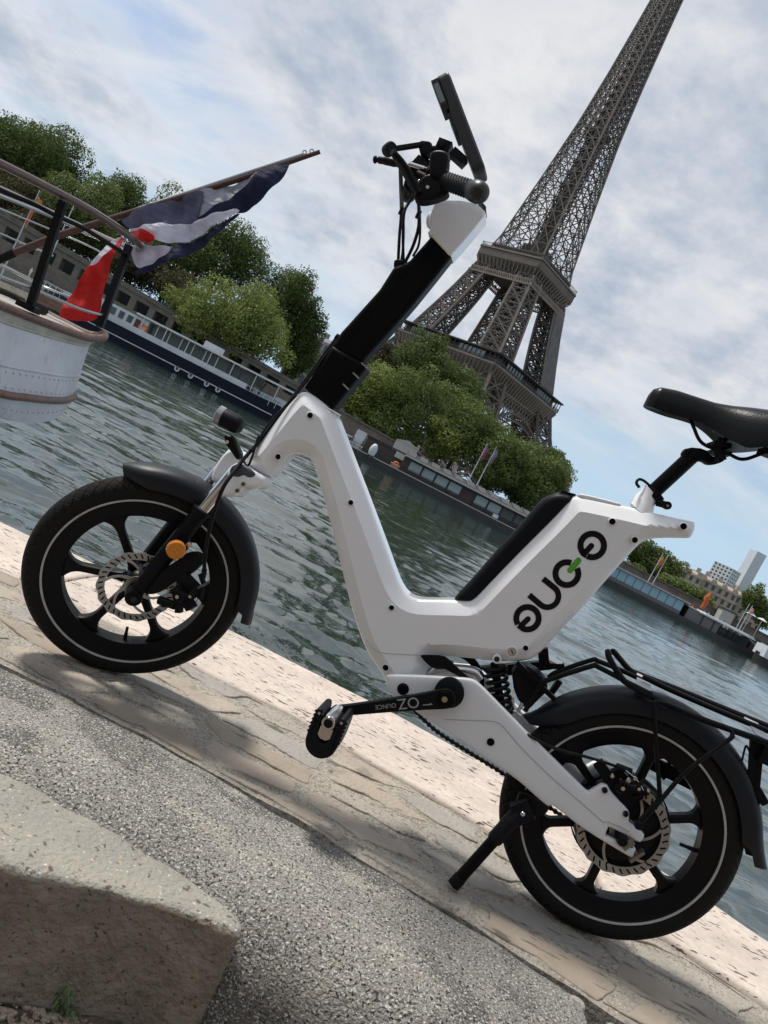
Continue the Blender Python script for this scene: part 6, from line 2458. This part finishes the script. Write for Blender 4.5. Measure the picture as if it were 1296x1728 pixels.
for i in range(9):
    rl.bar((8 + i * .8, -2.28 + i * .03, 1.5), (8 + i * .8, -2.28 + i * .03, 2.5), .05)
    rl.bar((-16.5 + i * .75, -1.6 - i * .1, 1.6), (-16.5 + i * .75, -1.6 - i * .1, 2.6), .05)
rl.build('railing', M_BWHITE, barge)
MB().box((11.2, 0, 2.0), (3.2, 3.0, 1.0)).build('deck_box', M_GLASSL, barge)
MB().box((13.0, -.6, 2.2), (1.4, 1.4, 1.2)).build('deck_locker', M_BWHITE, barge)
MB().tube([(10.2, -1.5, 1.6), (10.7, -1.5, 3.6)], .12, 8).build('crane_post', M_HULLD, barge)
MB().box((-13.2, 0, 2.2), (2.6, 2.2, .9)).build('deck_car_cover', M_BWHITE, barge)
MB().box((-12.0, -1, 3.1), (.1, 1.6, 1.6)).build('sign_board', mat('blue_sign', (.12, .28, .45), .5), barge)

# restaurant pontoon
pont = thing('restaurant_pontoon', 'long dark floating restaurant with glass walls and striped grey awning', 'pontoon', (0, 120, WATER_Z))
MB().box((9, 0, .45), (44, 7, 1.3)).build('hull', M_HULLD, pont)
MB().box((9, -3.55, 1.15), (44, .12, .14)).build('rubbing_strake', M_AWN, pont)
MB().box((14, .3, 2.35), (30, 5.4, 2.5)).build('saloon', mat('dark_red_interior', (.055, .035, .032), .6, var=.3, vscale=.6), pont)
for i in range(12):
    if i in (4, 9):
        continue
    MB().box((1.2 + i * 2.25, -2.45, 2.55), (1.95, .10, 1.35)).build('window_pane', M_GLASSL if i < 7 else M_GLASSB, pont)
for i in range(13):
    MB().box((.1 + i * 2.25, -2.5, 2.4), (.14, .14, 2.5)).build('window_post', M_HULLD, pont)
aw = MB()
aw.add([(-1, -3.4, 3.75), (31, -3.4, 3.75), (31, 3.2, 4.5), (-1, 3.2, 4.5), (-1, -3.4, 3.6), (31, -3.4, 3.6), (31, 3.2, 4.3), (-1, 3.2, 4.3)],
       [(0, 1, 2, 3), (7, 6, 5, 4), (0, 4, 5, 1), (1, 5, 6, 2), (2, 6, 7, 3), (3, 7, 4, 0)])
aw.build('awning', M_HULLD, pont)
for i in range(16):
    MB().box((-.1 + i * 2.02, 0, 4.22), (1.35, 6.2, .16), Matrix.Rotation(R(6.4), 3, 'X')).build('awning_strip', mat('dark_awning_strip', (.05, .052, .055), .7), pont)
MB().bar((-1, -3.48, 3.72), (31, -3.48, 3.72), .26, .34).build('awning_edge', M_AWN, pont)
rl = MB()
for i in range(46):
    rl.bar((-12.5 + i * .95, -3.4, 1.1), (-12.5 + i * .95, -3.4, 2.0), .05)
rl.bar((-12.5, -3.4, 2.0), (30.5, -3.4, 2.0), .07)
rl.bar((-12.5, -3.4, 1.55), (30.5, -3.4, 1.55), .05)
rl.build('railing', M_HULLD, pont)
cb_ = MB().box((-5.0, .5, 2.3), (4.8, 4.8, 2.6)).build('entrance_cabin', mat('dark_brown_cladding', (.05, .038, .034), .7), pont)
MB().box((-4.2, .5, 3.75), (6.6, 5.4, .22)).build('cabin_roof', M_HULLD, pont)
t_ = MB()
t_.tube([(-1.7 + .38 * math.cos(a), -3.45, 1.7 + .38 * math.sin(a)) for a in np.linspace(0, 6.283, 20, endpoint=False)], .11, 8, closed=True)
t_.build('life_ring', M_ORANGE, pont, 60)
MB().box((15.3, -3.42, 1.6), (.9, .06, .55)).build('notice_board', M_BWHITE, pont)
for i, (x, s) in enumerate(((19.5, .5), (24.2, .35), (26.5, .4))):
    MB().box((x, -2.55, 2.1), (s, .1, .7)).build('menu_poster', mat('rusty_poster', (.35, .12, .05), .6), pont)
# white glazed boat moored at its left end
gb_ = thing('glass_roofed_boat', 'low white boat with pale glass roof tied left of the floating restaurant', 'boat', (-14, 119, WATER_Z))
hull(gb_, -7, 6, -2.2, 2.2, -.2, 1.0, M_HULLD, 2.5)
MB().box((-.6, 0, 1.65), (9.6, 3.6, 1.3)).build('glass_cabin', M_GLASSL, gb_)
MB().box((-.6, 0, 2.38), (10, 3.9, .14)).build('roof_rim', M_BWHITE, gb_)
pbx = thing('pontoon_booth', 'pair of white ticket panels beside the brown pontoon cabin', 'booth', (-7.6, 118.0, WATER_Z + 1.0))
MB().box((-.9, 0, .9), (1.4, .3, 1.7)).build('panel', M_BWHITE, pbx)
MB().box((.9, .6, 1.9), (1.6, .3, 1.5)).build('panel', M_BWHITE, pbx)
MB().box((-.9, .2, 2.3), (1.6, .3, 1.3)).build('panel', M_BWHITE, pbx)
ut = thing('covered_boat', 'upright white canvas-covered dinghy beside the ticket panels', 'dinghy', (-5.7, 116.6, WATER_Z + 1.0))
MB().ball((0, 0, 1.0), 1.0, 14, 10, (.62, .5, 1.15)).build('cover', M_BWHITE, ut, 60)
MB().box((0, 0, .1), (.9, .8, .3)).build('cradle', M_HULLD, ut)

# flag poles
for i, (u0, v0, u1, v1, cols, lab) in enumerate((
        (793, 806, 818, 745, ((.05, .07, .25), (.55, .12, .05)), 'white flag pole with a limp orange and blue flag, left of the pair'),
        (808, 812, 834, 752, ((.10, .16, .45), (.45, .20, .10)), 'white flag pole with a limp blue flag, right of the pair'),
        (1094, 980, 1118, 933, ((.55, .25, .05), (.45, .10, .03)), 'white flag pole with a small orange flag by the right pontoon'),
        (1102, 984, 1127, 938, None, 'bare white flag pole by the right pontoon'),
        (1246, 1053, 1264, 1018, None, 'thin white pole on the right landing stage, left of two'),
        (1251, 1056, 1269, 1021, ((.5, .2, .12), (.5, .45, .4)), 'thin white pole with pale banner on the right landing stage'),
        (14, 438, 75, 325, ((.55, .18, .06), (.6, .25, .10)), 'thin pole with orange pennant seen through the ship railing'),
        (98, 405, 120, 345, None, 'thin white pole seen between the ship rails'))):
    Y = 136 if i < 2 else (138 if i < 6 else 100)
    p0 = Vector(W(u0, v0, Y))
    p1 = Vector(W(u1, v1, Y))
    p1.x = p0.x
    fp = thing('flag_pole', lab, 'flag pole', p0)
    hgt = p1.z - p0.z
    MB().tube([(0, 0, -1.5 if i < 6 else -3), (0, 0, hgt)], [.10, .05], 8).build('pole', M_BWHITE, fp, 60)
    if cols:
        n_ = 6
        fl = MB()
        rows = []
        for a in range(9):
            z = hgt * (.93 - .40 * a / 8)
            rows.append([(.08 + .75 * (b_ / 5) * (.35 + .65 * (1 - a / 8)), .18 * math.sin(b_ * 1.7 + a * .6), z - .5 * b_ / 5) for b_ in range(6)])
        vv = [p for r_ in rows for p in r_]
        fl.add(vv, [(a * 6 + b_, a * 6 + b_ + 1, a * 6 + b_ + 7, a * 6 + b_ + 6) for a in range(8) for b_ in range(5)])
        fl.build('flag_cloth', mat('pole_flag_%d' % i, cols[0], .8, col2=cols[1], vscale=1.2), fp, 80)

# red kiosk and white tent among the trees
kk = W(737, 772, 141)
ks_ = thing('quay_kiosk', 'red kiosk with white emblem under the trees behind the floating restaurant', 'kiosk', (kk[0], 139.8, LOW + .2))
MB().box((0, 0, 1.5), (3.2, 1.6, 3.0)).build('walls', mat('red_kiosk_paint', (.30, .035, .025), .6), ks_)
MB().box((0, 0, 3.1), (3.5, 1.8, .22)).build('roof', M_HULLD, ks_)
MB().box((.5, -.83, 1.8), (.6, .06, .9)).build('emblem', M_BWHITE, ks_)
MB().box((-2.2, 0, 1.7), (.5, .6, 3.4)).build('banner', mat('orange_red_banner', (.40, .10, .05), .6), ks_)
kk = W(694, 738, 141)
wt = thing('white_marquee', 'greyish white tent panel behind the tree trunks left of the red kiosk', 'tent', (kk[0], 140.2, LOW + .2))
MB().box((0, 0, 2.4), (4.4, 1.0, 3.0)).build('side', M_AWN, wt)
MB().prism([(-2.4, 3.9), (2.4, 3.9), (0, 4.6)], -.6, .6, lambda a, b, d: (a, d, b)).build('roof', M_AWN, wt)

# ---- right-hand landing stages
rp = thing('glass_pontoon', 'grey floating hall with a long band of pale blue glass at right', 'pontoon', (43, 122, WATER_Z))
MB().box((4.5, 0, .35), (25, 6, 1.1)).build('hull', M_HULLD, rp)
MB().box((-1.2, 0, 1.9), (13.4, 5, 2.2)).build('hall', mat('grey_cladding', (.13, .135, .14), .7), rp)
for i in range(9):
    MB().box((-7.0 + i * 1.4, -2.55, 2.2), (1.28, .10, 1.5)).build('window_pane', mat('sky_blue_glass', (.22, .36, .44), .1), rp)
MB().box((-1.2, -.2, 3.15), (13.8, 5.8, .22)).build('roof', M_AWN, rp)
MB().box((8.6, 0, 1.8), (5.8, 4.6, 1.9)).build('shed', mat('grey_cladding', (.13, .135, .14), .7), rp)
MB().box((5.4, -2.45, 1.8), (.9, .1, 1.8)).build('door', M_HOLE, rp)
MB().box((12.5, 0, 2.7), (9.5, 5.4, .2)).build('canopy', M_BWHITE, rp)
for i in range(5):
    MB().bar((8.6 + i * 1.9, -2.4, .9), (8.6 + i * 1.9, -2.4, 2.7), .12).build('post', M_HULLD, rp)

lb = thing('landing_stage', 'dark landing stage with pale canopy between glass pontoon and tour boat', 'landing stage', (59, 124, WATER_Z))
MB().box((0, 0, .4), (14, 6, 1.2)).build('hull', M_HULLD, lb)
MB().box((-2.0, 0, 2.9), (8.5, 4, .22)).build('canopy', M_BWHITE, lb)
for i in range(4):
    MB().bar((-5.6 + i * 2.4, -1.8, 1.0), (-5.6 + i * 2.4, -1.8, 2.9), .14).build('post', M_HULLD, lb)
MB().box((-1, .6, 1.6), (7, 3, 1.2)).build('cabin', M_GLASSB, lb)
MB().box((4.2, .4, 2.0), (3.6, 3.6, 2.0)).build('shed', M_HULLD, lb)
MB().bar((1.5, -2.6, 2.4), (6.5, -2.6, .9), .12).build('gangway', M_AWN, lb)

tb_ = thing('tour_boat', 'white-bowed tour boat with people on its open deck at the right edge', 'tour boat', (67, 114, WATER_Z))
hull(tb_, -8.6, 14, -2.4, 2.4, -.2, 1.2, M_HULLD, 3.0)
MB().box((-6.6, 0, 1.9), (3.2, 3.6, 1.6)).build('bow_cabin', M_BWHITE, tb_)
MB().box((-6.2, -.1, 2.4), (3.0, 3.7, .9)).build('wheelhouse_glass', M_GLASSL, tb_)
MB().box((3.5, 0, 1.75), (16.6, 4.0, 1.2)).build('saloon_glass', M_GLASSB, tb_)
MB().box((3.5, 0, 2.42), (17, 4.3, .16)).build('open_deck', M_BWHITE, tb_)
rl = MB()
for i in range(18):
    rl.bar((-4.6 + i * .95, -2.1, 2.5), (-4.6 + i * .95, -2.1, 3.35), .05)
rl.bar((-4.6, -2.1, 3.35), (11.8, -2.1, 3.35), .06)
rl.build('railing', M_BWHITE, tb_)
MB().bar((-7.8, -1, 1.4), (-7.6, -1, 3.6), .10).build('jack_staff', M_BWHITE, tb_)
MB().box((-2, -2.43, 1.3), (6, .06, .25)).build('red_stripe', mat('red_boat_stripe', (.45, .05, .03), .5), tb_)


# people: one continuous low mesh each, sized for the distance
def person_mesh(shirt):
    rings = []
    for z, rx, ry, yo in ((0, .13, .10, 0), (.45, .14, .11, 0), (.85, .17, .12, 0), (1.05, .17, .11, 0), (1.35, .21, .12, 0), (1.45, .17, .10, 0), (1.50, .06, .06, 0), (1.56, .075, .08, -.01), (1.66, .085, .10, -.01), (1.74, .06, .07, 0), (1.77, .01, .01, 0)):
        rings.append([(rx * math.cos(a), yo + ry * math.sin(a), z) for a in np.linspace(0, 2 * math.pi, 8, endpoint=False)])
    mb_ = MB().loft(rings)
    for s in (-1, 1):
        mb_.tube([(s * .20, 0, 1.40), (s * .25, -.02, 1.15), (s * .23, -.10, .92)], [.05, .042, .03], 6)
    return mb_.mesh('person', shirt, 60)


SH = [mat('shirt_white', (.55, .54, .52), .8), mat('shirt_red', (.45, .07, .05), .8), mat('shirt_navy', (.05, .06, .11), .8), mat('shirt_pink', (.50, .25, .22), .8), mat('shirt_dark', (.04, .04, .042), .8)]
PM = [person_mesh(s) for s in SH]
ORD = ['first', 'second', 'third', 'fourth', 'fifth', 'sixth', 'seventh', 'eighth', 'ninth', 'tenth', 'eleventh', 'twelfth', 'thirteenth']
CN = ['white', 'red', 'navy', 'pink', 'black']
for i in range(13):
    k = (i * 3 + i // 4) % 5
    o = link('person', PM[k])
    o.location = (67 - 3.6 + i * 1.22, 114 - 1.2 + (i % 3) * .8, WATER_Z + 2.5)
    o.rotation_euler = (0, 0, i * 1.3)
    tag(o, '%s passenger from the bow on the tour boat deck, in %s' % (ORD[i], CN[k]), 'person', 'passengers on the tour boat')
for i in range(9):
    k = (i * 2 + 1) % 5
    o = link('person', PM[k])
    xq = [47, 49.5, 51, 52.2, 53.5, 55, 56.2, 57.5, 61][i]
    o.location = (xq, 131.0 + (i % 3) * 1.2, -.95)
    o.rotation_euler = (0, 0, i)
    tag(o, '%s person from the left in the group behind the glass pontoon, in %s' % (ORD[i], CN[k]), 'person', 'people on the far quay at right')
for i, (u, v, k) in enumerate(((55, 452, 0), (95, 456, 2))):
    p = W(u, v, 137)
    o = link('person', PM[k])
    o.location = (p[0], 137, -.95)
    tag(o, ('white' if k == 0 else 'navy') + '-topped person walking on the far quay seen through the ship rails', 'person')
of_ = thing('orange_sculpture', 'bright orange upright figure on the right quay before the stone building', 'sculpture', (57.6, 136.0, .9))
MB().tube([(0, 0, 0), (.2, 0, 1.3), (-.1, 0, 2.0), (.15, 0, 2.8), (0, 0, 3.3)], [.35, .45, .5, .3, .1], 10).build('body', mat('orange_sheet', (.42, .10, .03), .7), of_, 60)
for i, (x, w, h, lab) in enumerate(((63.4, 2.4, 3.6, 'pale grey ticket kiosk on the right quay beside the orange figure'), (77, 2.2, 3.4, 'pale hoarding panel on the right quay near the thin poles'))):
    o = thing('quay_cabin', lab, 'cabin', (x, 139.5, -.95))
    MB().box((0, 0, h / 2), (w, 2, h)).build('walls', M_AWN, o)
    MB().box((0, 0, h + .1), (w + .4, 2.3, .22)).build('roof', M_HULLD, o)
for i, (x, lab) in enumerate(((67.0, 'white parasol on the right quay, left of two'), (69.2, 'white parasol on the right quay, right of two'))):
    o = thing('parasol', lab, 'parasol', (x, 138.5, 2.4))
    MB().lathe([(0, .9), (.5, .75), (1.0, .5), (.95, .48), (0, .8)], (0, 0, 1.0), (0, 0, 1), 12).build('canopy', M_BWHITE, o, 30)
    MB().tube([(0, 0, -3.3), (0, 0, 1.85)], .05, 6).build('pole', M_ALU, o)

# parked motorbikes on the left quay, dark row behind the flag
def scooter(x, i):
    s = thing('parked_motorcycle', 'dark motorcycle in the parked row under the embankment openings', 'motorcycle', (x, 136.5, -.95), 'motorcycles parked on the far quay', rz=1.2)
    for dx in (-.6, .6):
        MB().lathe([(.22, -.06), (.32, -.06), (.32, .06), (.22, .06)], (dx, 0, .32), (0, 1, 0), 14).build('wheel', M_HULLD, s)
    MB().box((0, 0, .62), (1.0, .3, .4)).build('body', M_HULLD if i % 3 else mat('silver_fairing', (.35, .36, .38), .4), s)
    MB().box((-.25, 0, .88), (.6, .28, .12)).build('seat', M_HULLD, s)
    MB().bar((.45, -.35, 1.05), (.45, .35, 1.05), .06).build('handlebar', M_HULLD, s)
    return s


sc0 = None
x0_ = W(72, 468, 136.5)[0]
for i in range(12):
    x = x0_ + i * .95
    if sc0 is None:
        sc0 = scooter(x, i)
        sc0['label'] = 'first dark motorcycle from the left in the row under the embankment openings'
    else:
        c_ = copy_tree(sc0)
        c_.location = (x, 136.5 + .1 * (i % 2), -.95)
        c_['label'] = '%s dark motorcycle from the left in the row under the embankment openings' % ORD[i]
# ================================================================== WHITE SHIP STERN WITH FLAG (left)
M_SHIPW = mat('white_ship_paint', (.55, .57, .60), .42, var=.10, vscale=2.5, bump=.004, bscale=6,
              speck=[((.49, .49, .49), 7, .61, (3, 3, .35)), ((.30, .25, .21), 26, .75)])
M_CREAM = mat('worn_cream_paint', (.46, .43, .37), .5, var=.2, vscale=6, speck=[((.22, .15, .10), 18, .69)])
M_TEAK = mat('oiled_teak', (.115, .062, .045), .38, col2=(.20, .12, .09), vscale=5, stretch=(1, 6, 6), speck=[((.03, .02, .018), 16, .70)], bump=.003, bscale=30)
M_RAILW = mat('varnished_rail', (.075, .040, .032), .22, col2=(.13, .075, .06), vscale=4, coat=.4)
M_STAIN = mat('stainless_rail', (.42, .42, .43), .22, metal=.9)
M_POST = mat('black_rail_post', (.005, .005, .006), .45, spec=.15)
TIP_Y = 7.3
ship = thing('ship_stern', 'white riveted ship stern with wooden rails at the left edge', 'ship', W(60, 640, 7.0))
SO = ship.location.copy()


def sp3(u, v, Y):
    return Vector(W(u, v, Y)) - SO


# rail line and hull levels: near side from the left edge to the tip (pixel, pixel, distance)
LEV = {
    'rail': [(-260, 405, 4.9), (-120, 457, 5.4), (0, 507, 5.95), (60, 531, 6.3), (110, 550, 6.65), (150, 564, 7.0), (176, 566, 7.2), (181, 562, 7.3)],
    'low_rail': [(-260, 420, 4.95), (-120, 472, 5.45), (0, 522, 6.0), (60, 546, 6.35), (110, 564, 6.7), (146, 575, 7.0), (168, 575, 7.2), (174, 570, 7.3)],
    'band': [(-260, 440, 5.0), (-120, 492, 5.5), (0, 541, 6.05), (60, 561, 6.4), (100, 573, 6.7), (132, 581, 7.0), (148, 582, 7.2), (153, 577, 7.3)],
    'knuckle': [(-260, 532, 5.1), (-120, 576, 5.6), (0, 615, 6.1), (50, 625, 6.4), (90, 632, 6.7), (115, 635, 7.0), (131, 634, 7.2), (136, 629, 7.3)],
    'rub': [(-260, 588, 5.15), (-120, 628, 5.65), (0, 664, 6.15), (45, 671, 6.45), (80, 675, 6.75), (105, 676, 7.0), (120, 672, 7.2), (125, 667, 7.3)],
    'foot': [(-260, 640, 5.3), (-120, 680, 5.8), (0, 705, 6.3), (35, 713, 6.55), (65, 713, 6.8), (88, 709, 7.0), (104, 700, 7.2), (112, 692, 7.3)],
}


def level(name, k=8, inset=0.0):
    near = catmull([sp3(*p) for p in LEV[name]], k)
    tip = near[-1]
    far = []
    for p in near[::-1][1:]:
        wy0 = p.y + SO.y
        wy1 = 2 * (tip.y + SO.y) - wy0
        far.append(Vector(((p.x + SO.x) * (wy1 / wy0) * 1.01 - SO.x, wy1 - SO.y, p.z)))
    return near + far


rings = [level(n) for n in ('band', 'knuckle', 'rub', 'foot')]
ft = rings[-1]
tipx = ft[len(ft) // 2].x
# underwater body, drawn in towards the left below the overhang
for dz, sh, sq in ((-.25, .9, .75), (-.9, 2.0, .6), (-2.1, 3.4, .45), (-2.9, 4.2, .3)):
    cy = TIP_Y - SO.y
    rings.append([Vector((p.x - sh, cy + (p.y - cy) * sq, p.z + dz)) for p in ft])
hm = MB()
n_ = len(rings[0])
hm.v = [tuple(p) for r_ in rings for p in r_]
for i in range(len(rings) - 1):
    for k in range(n_ - 1):
        a = i * n_ + k
        hm.f.append((a, a + 1, a + n_ + 1, a + n_))
hm.f.append(tuple(range((len(rings) - 1) * n_, len(rings) * n_)))
hm.build('hull', M_SHIPW, ship, 24)
r1, r2 = level('low_rail'), level('band')
bm_ = MB()
bm_.v = [tuple(p) for p in r1 + r2]
bm_.f = [(k, k + 1, n_ + k + 1, n_ + k) for k in range(n_ - 1)]
bm_.build('sheer_band', M_CREAM, ship, 40)
MB().tube(level('band'), .014, 8).build('sheer_moulding', M_CREAM, ship, 60)
rc_ = level('rail')
MB().tube([p.lerp(q, .5) for p, q in zip(level('rail'), level('low_rail'))], .036, 12).build('cap_rail', M_TEAK, ship, 60)
MB().tube([p for p in level('rub')], .034, 12).build('rubbing_strake', M_TEAK, ship, 60)
MB().tube(level('knuckle'), .010, 8).build('hull_seam', M_SHIPW, ship, 60)
dk = level('rail')
MB().add([p - Vector((0, 0, .03)) for p in dk], [tuple(range(len(dk)))]).build('deck', mat('grey_deck', (.30, .29, .27), .8, var=.15, vscale=3), ship, fix=False)
# rivets: three rows
rv = None
for name, frac, nx_, f0 in (('knuckle', .18, 'rub', .0), ('knuckle', .72, 'rub', .0), ('rub', .55, 'foot', .0)):
    A_, B_ = level(name), level(nx_)
    half_ = n_ // 2 + 2
    path = [A_[k].lerp(B_[k], frac) for k in range(half_)]
    arr = np.array([tuple(p) for p in path])
    s_ = np.r_[0, np.cumsum(np.linalg.norm(np.diff(arr, axis=0), axis=1))]
    for t in np.arange(.9, s_[-1] - .02, .075):
        p = Vector([np.interp(t, s_, arr[:, j]) for j in range(3)])
        if rv is None:
            ob = MB().ball((0, 0, 0), .011, 8, 5).build('rivet', M_SHIPW, ship, 60)
            rv = ob.data
        else:
            ob = link('rivet', rv, ship)
        ob.location = p


def rail(name, pts, r_, m, k=6):
    return MB().tube(catmull([sp3(*p) for p in pts], k), r_, 12).build(name, m, ship, 60)


rail('top_rail', [(-160, 200, 5.0), (0, 276, 5.7), (74, 313, 6.05), (148, 352, 6.45), (204, 388, 6.9), (232, 409, 7.2), (238, 418, 7.4), (225, 420, 7.7), (190, 408, 8.1), (120, 375, 8.7), (0, 318, 9.6)], .034, M_RAILW)
rail('middle_rail', [(-160, 245, 5.1), (0, 320, 5.8), (56, 344, 6.05), (93, 363, 6.3), (139, 384, 6.6), (185, 412, 6.95), (210, 428, 7.2), (214, 434, 7.35)], .019, M_POST)
rail('middle_rail', [(-160, 268, 6.3), (0, 330, 7.2), (93, 368, 8.0), (150, 396, 8.2), (200, 415, 8.0), (214, 432, 7.4)], .018, M_STAIN)
rail('thin_rail', [(-120, 300, 6.2), (0, 352, 7.6), (82, 386, 8.2), (150, 415, 8.2), (180, 432, 8.0)], .010, M_STAIN)
rail('thin_rail', [(-120, 345, 6.2), (0, 394, 7.6), (30, 407, 8.0), (90, 432, 8.2)], .010, M_STAIN)
rail('lower_rail', [(-120, 415, 5.3), (0, 466, 6.0), (50, 485, 6.25), (90, 502, 6.5), (130, 519, 6.75), (165, 530, 7.0), (176, 530, 7.2), (172, 524, 7.4)], .013, M_STAIN)
rail('lower_rail', [(-60, 420, 6.5), (10, 452, 7.4), (60, 478, 8.2), (115, 500, 8.2), (140, 508, 8.1)], .012, M_STAIN)
for (u0, v0, u1, v1, Y0, Y1, w) in ((107, 340, 49, 522, 6.2, 6.28, .062), (218, 414, 168, 552, 7.25, 7.1, .066), (190, 408, 160, 480, 8.0, 8.1, .05)):
    MB().bar(sp3(u0, v0, Y0), sp3(u1, v1, Y1), w, w * .7, up=(0, 1, 0)).build('rail_post', M_POST, ship)
MB().box(sp3(48, 518, 6.28), (.16, .12, .05)).build('post_foot', M_POST, ship)
MB().tube([sp3(52, 513, 6.5), sp3(74, 524, 6.7)], .045, 12).build('deck_fitting', M_POST, ship, 40)
MB().tube(catmull([sp3(-20, 482, 6.4), sp3(15, 496, 6.6), sp3(40, 508, 6.7)], 8), .028, 10).build('mooring_rope', mat('black_rope', (.012, .012, .012), .8, var=.3, vscale=60, bump=.01, bscale=60), ship, 60)
MB().bar(sp3(58, 497, 7.6), sp3(120, 528, 7.5), .05, .10).build('coaming', M_TEAK, ship)
MB().bar(sp3(-20, 472, 8.2), sp3(70, 512, 8.2), .30, .08).build('deck_hatch', M_CREAM, ship)

# flag staff and ensign
staff = thing('flag_staff', 'varnished wooden flag staff raking out over the ship stern', 'flag staff', sp3(0, 435, 7.5) + SO)
FO = staff.location.copy()
FY = 7.55
fs = lambda u, v, Y=FY: Vector(W(u, v, Y)) - FO
MB().tube([fs(-60, 466), fs(0, 437), fs(100, 397), fs(205, 364), fs(400, 304), fs(540, 256)], [.040, .039, .036, .031, .026, .021], 14).build('pole', M_WOOD, staff, 60)
MB().tube([fs(-62, 467), fs(0, 437), fs(25, 426)], .044, 14).build('pole_sleeve', M_POST, staff, 50)
MB().tube([fs(204, 362), fs(300, 330), fs(420, 290), fs(512, 260)], .016, 8).build('halyard', mat('pale_halyard', (.40, .45, .50), .7), staff, 60)
for (u, v) in ((200, 368), (514, 257), (526, 255)):
    MB().tube([fs(u, v) + Vector((.018 * math.cos(a), 0, .018 * math.sin(a))) for a in np.linspace(0, 6.283, 14, endpoint=False)], .006, 6, closed=True).build('shackle', M_STAIN, staff, 60)


def cloth_mat(name, c, t=.35):
    m = mat(name, c, .8, var=.16, vscale=4, bump=.05, bscale=5, stretch=(1.0, 1.0, 2.6))
    nt = m.node_tree
    b = nt.nodes['Principled BSDF']
    tr_ = nt.nodes.new('ShaderNodeBsdfTranslucent')
    tr_.inputs['Color'].default_value = (*c, 1)
    ms = nt.nodes.new('ShaderNodeMixShader')
    ms.inputs[0].default_value = t
    nt.links.new(b.outputs[0], ms.inputs[1])
    nt.links.new(tr_.outputs[0], ms.inputs[2])
    nt.links.new(ms.outputs[0], nt.nodes['Material Output'].inputs['Surface'])
    return m


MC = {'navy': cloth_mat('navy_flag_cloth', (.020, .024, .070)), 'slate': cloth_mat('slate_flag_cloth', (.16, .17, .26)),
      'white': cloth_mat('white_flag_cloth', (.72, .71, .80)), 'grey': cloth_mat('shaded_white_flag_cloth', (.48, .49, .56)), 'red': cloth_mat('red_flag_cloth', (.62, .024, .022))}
flag = thing('tricolour_flag', 'blue white and red flag drooping from the wooden staff over the ship rail', 'flag', FO)
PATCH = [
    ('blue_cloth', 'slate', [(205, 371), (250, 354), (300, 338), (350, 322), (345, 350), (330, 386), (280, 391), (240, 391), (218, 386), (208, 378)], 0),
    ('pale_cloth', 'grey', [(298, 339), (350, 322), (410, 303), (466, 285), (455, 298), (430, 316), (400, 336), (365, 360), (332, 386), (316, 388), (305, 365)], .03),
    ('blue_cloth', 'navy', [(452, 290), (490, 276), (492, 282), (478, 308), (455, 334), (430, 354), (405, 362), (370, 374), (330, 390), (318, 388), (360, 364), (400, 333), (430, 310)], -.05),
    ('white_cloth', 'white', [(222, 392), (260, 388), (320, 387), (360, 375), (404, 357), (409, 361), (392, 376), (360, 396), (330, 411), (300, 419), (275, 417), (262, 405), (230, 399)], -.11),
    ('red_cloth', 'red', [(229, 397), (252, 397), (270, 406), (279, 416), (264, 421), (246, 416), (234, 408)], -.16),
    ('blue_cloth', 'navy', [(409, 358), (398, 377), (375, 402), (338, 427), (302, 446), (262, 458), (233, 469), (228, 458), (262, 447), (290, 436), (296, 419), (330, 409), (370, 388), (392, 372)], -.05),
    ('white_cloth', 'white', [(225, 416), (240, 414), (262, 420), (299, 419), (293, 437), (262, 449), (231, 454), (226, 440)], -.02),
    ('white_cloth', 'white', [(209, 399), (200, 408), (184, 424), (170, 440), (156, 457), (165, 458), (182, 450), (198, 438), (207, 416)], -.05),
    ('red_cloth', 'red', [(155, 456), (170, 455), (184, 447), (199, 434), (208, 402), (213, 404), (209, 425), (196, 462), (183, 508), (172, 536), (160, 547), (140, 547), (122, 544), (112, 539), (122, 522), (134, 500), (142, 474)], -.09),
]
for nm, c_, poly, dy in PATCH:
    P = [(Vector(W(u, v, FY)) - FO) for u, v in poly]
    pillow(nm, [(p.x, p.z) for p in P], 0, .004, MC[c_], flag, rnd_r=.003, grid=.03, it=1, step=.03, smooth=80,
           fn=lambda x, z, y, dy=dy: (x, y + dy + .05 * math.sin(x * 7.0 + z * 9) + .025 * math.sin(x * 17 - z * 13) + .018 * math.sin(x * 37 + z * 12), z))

# ================================================================== WEED at the foot of the step
weed = thing('weed', 'small green weed with pale buds growing at the foot of the concrete step', 'plant', mw=M_BIKE)
wx, wy_ = gp(92, 1703, ZB - .225)
M_WEED = mat('weed_leaf', (.045, .095, .025), .6, col2=(.075, .14, .04), vscale=30)
lf = MB()
for i in range(80):
    a = rnd.uniform(0, 6.283)
    rad_ = rnd.uniform(.012, .055)
    h = rnd.uniform(.015, .065)
    b0 = Vector((wx + rnd.uniform(-.02, .02), wy_ + rnd.uniform(-.01, .012), ZB - .225))
    d = Vector((math.cos(a), math.sin(a) * .6, 0))
    w = rnd.uniform(.0015, .0035)
    s = Vector((-d.y, d.x, 0)).normalized() * w
    p1 = b0 + d * rad_ * .5 + Vector((0, 0, h))
    p2 = b0 + d * rad_ + Vector((0, 0, h * .7))
    lf.add([b0 - s * .4, b0 + s * .4, p1 + s, p1 - s, p2], [(0, 1, 2, 3), (3, 2, 4)])
tag(lf.build('leaves', M_WEED, weed, fix=False), kind='stuff')
for (u, v) in ((66, 1660), (78, 1662), (95, 1645)):
    x, y = gp(u, v + 14, ZB - .20)
    MB().ball((x, wy_, ZB - .185), .0045, 8, 5).build('bud', mat('weed_bud', (.40, .42, .16), .6), weed, 60)
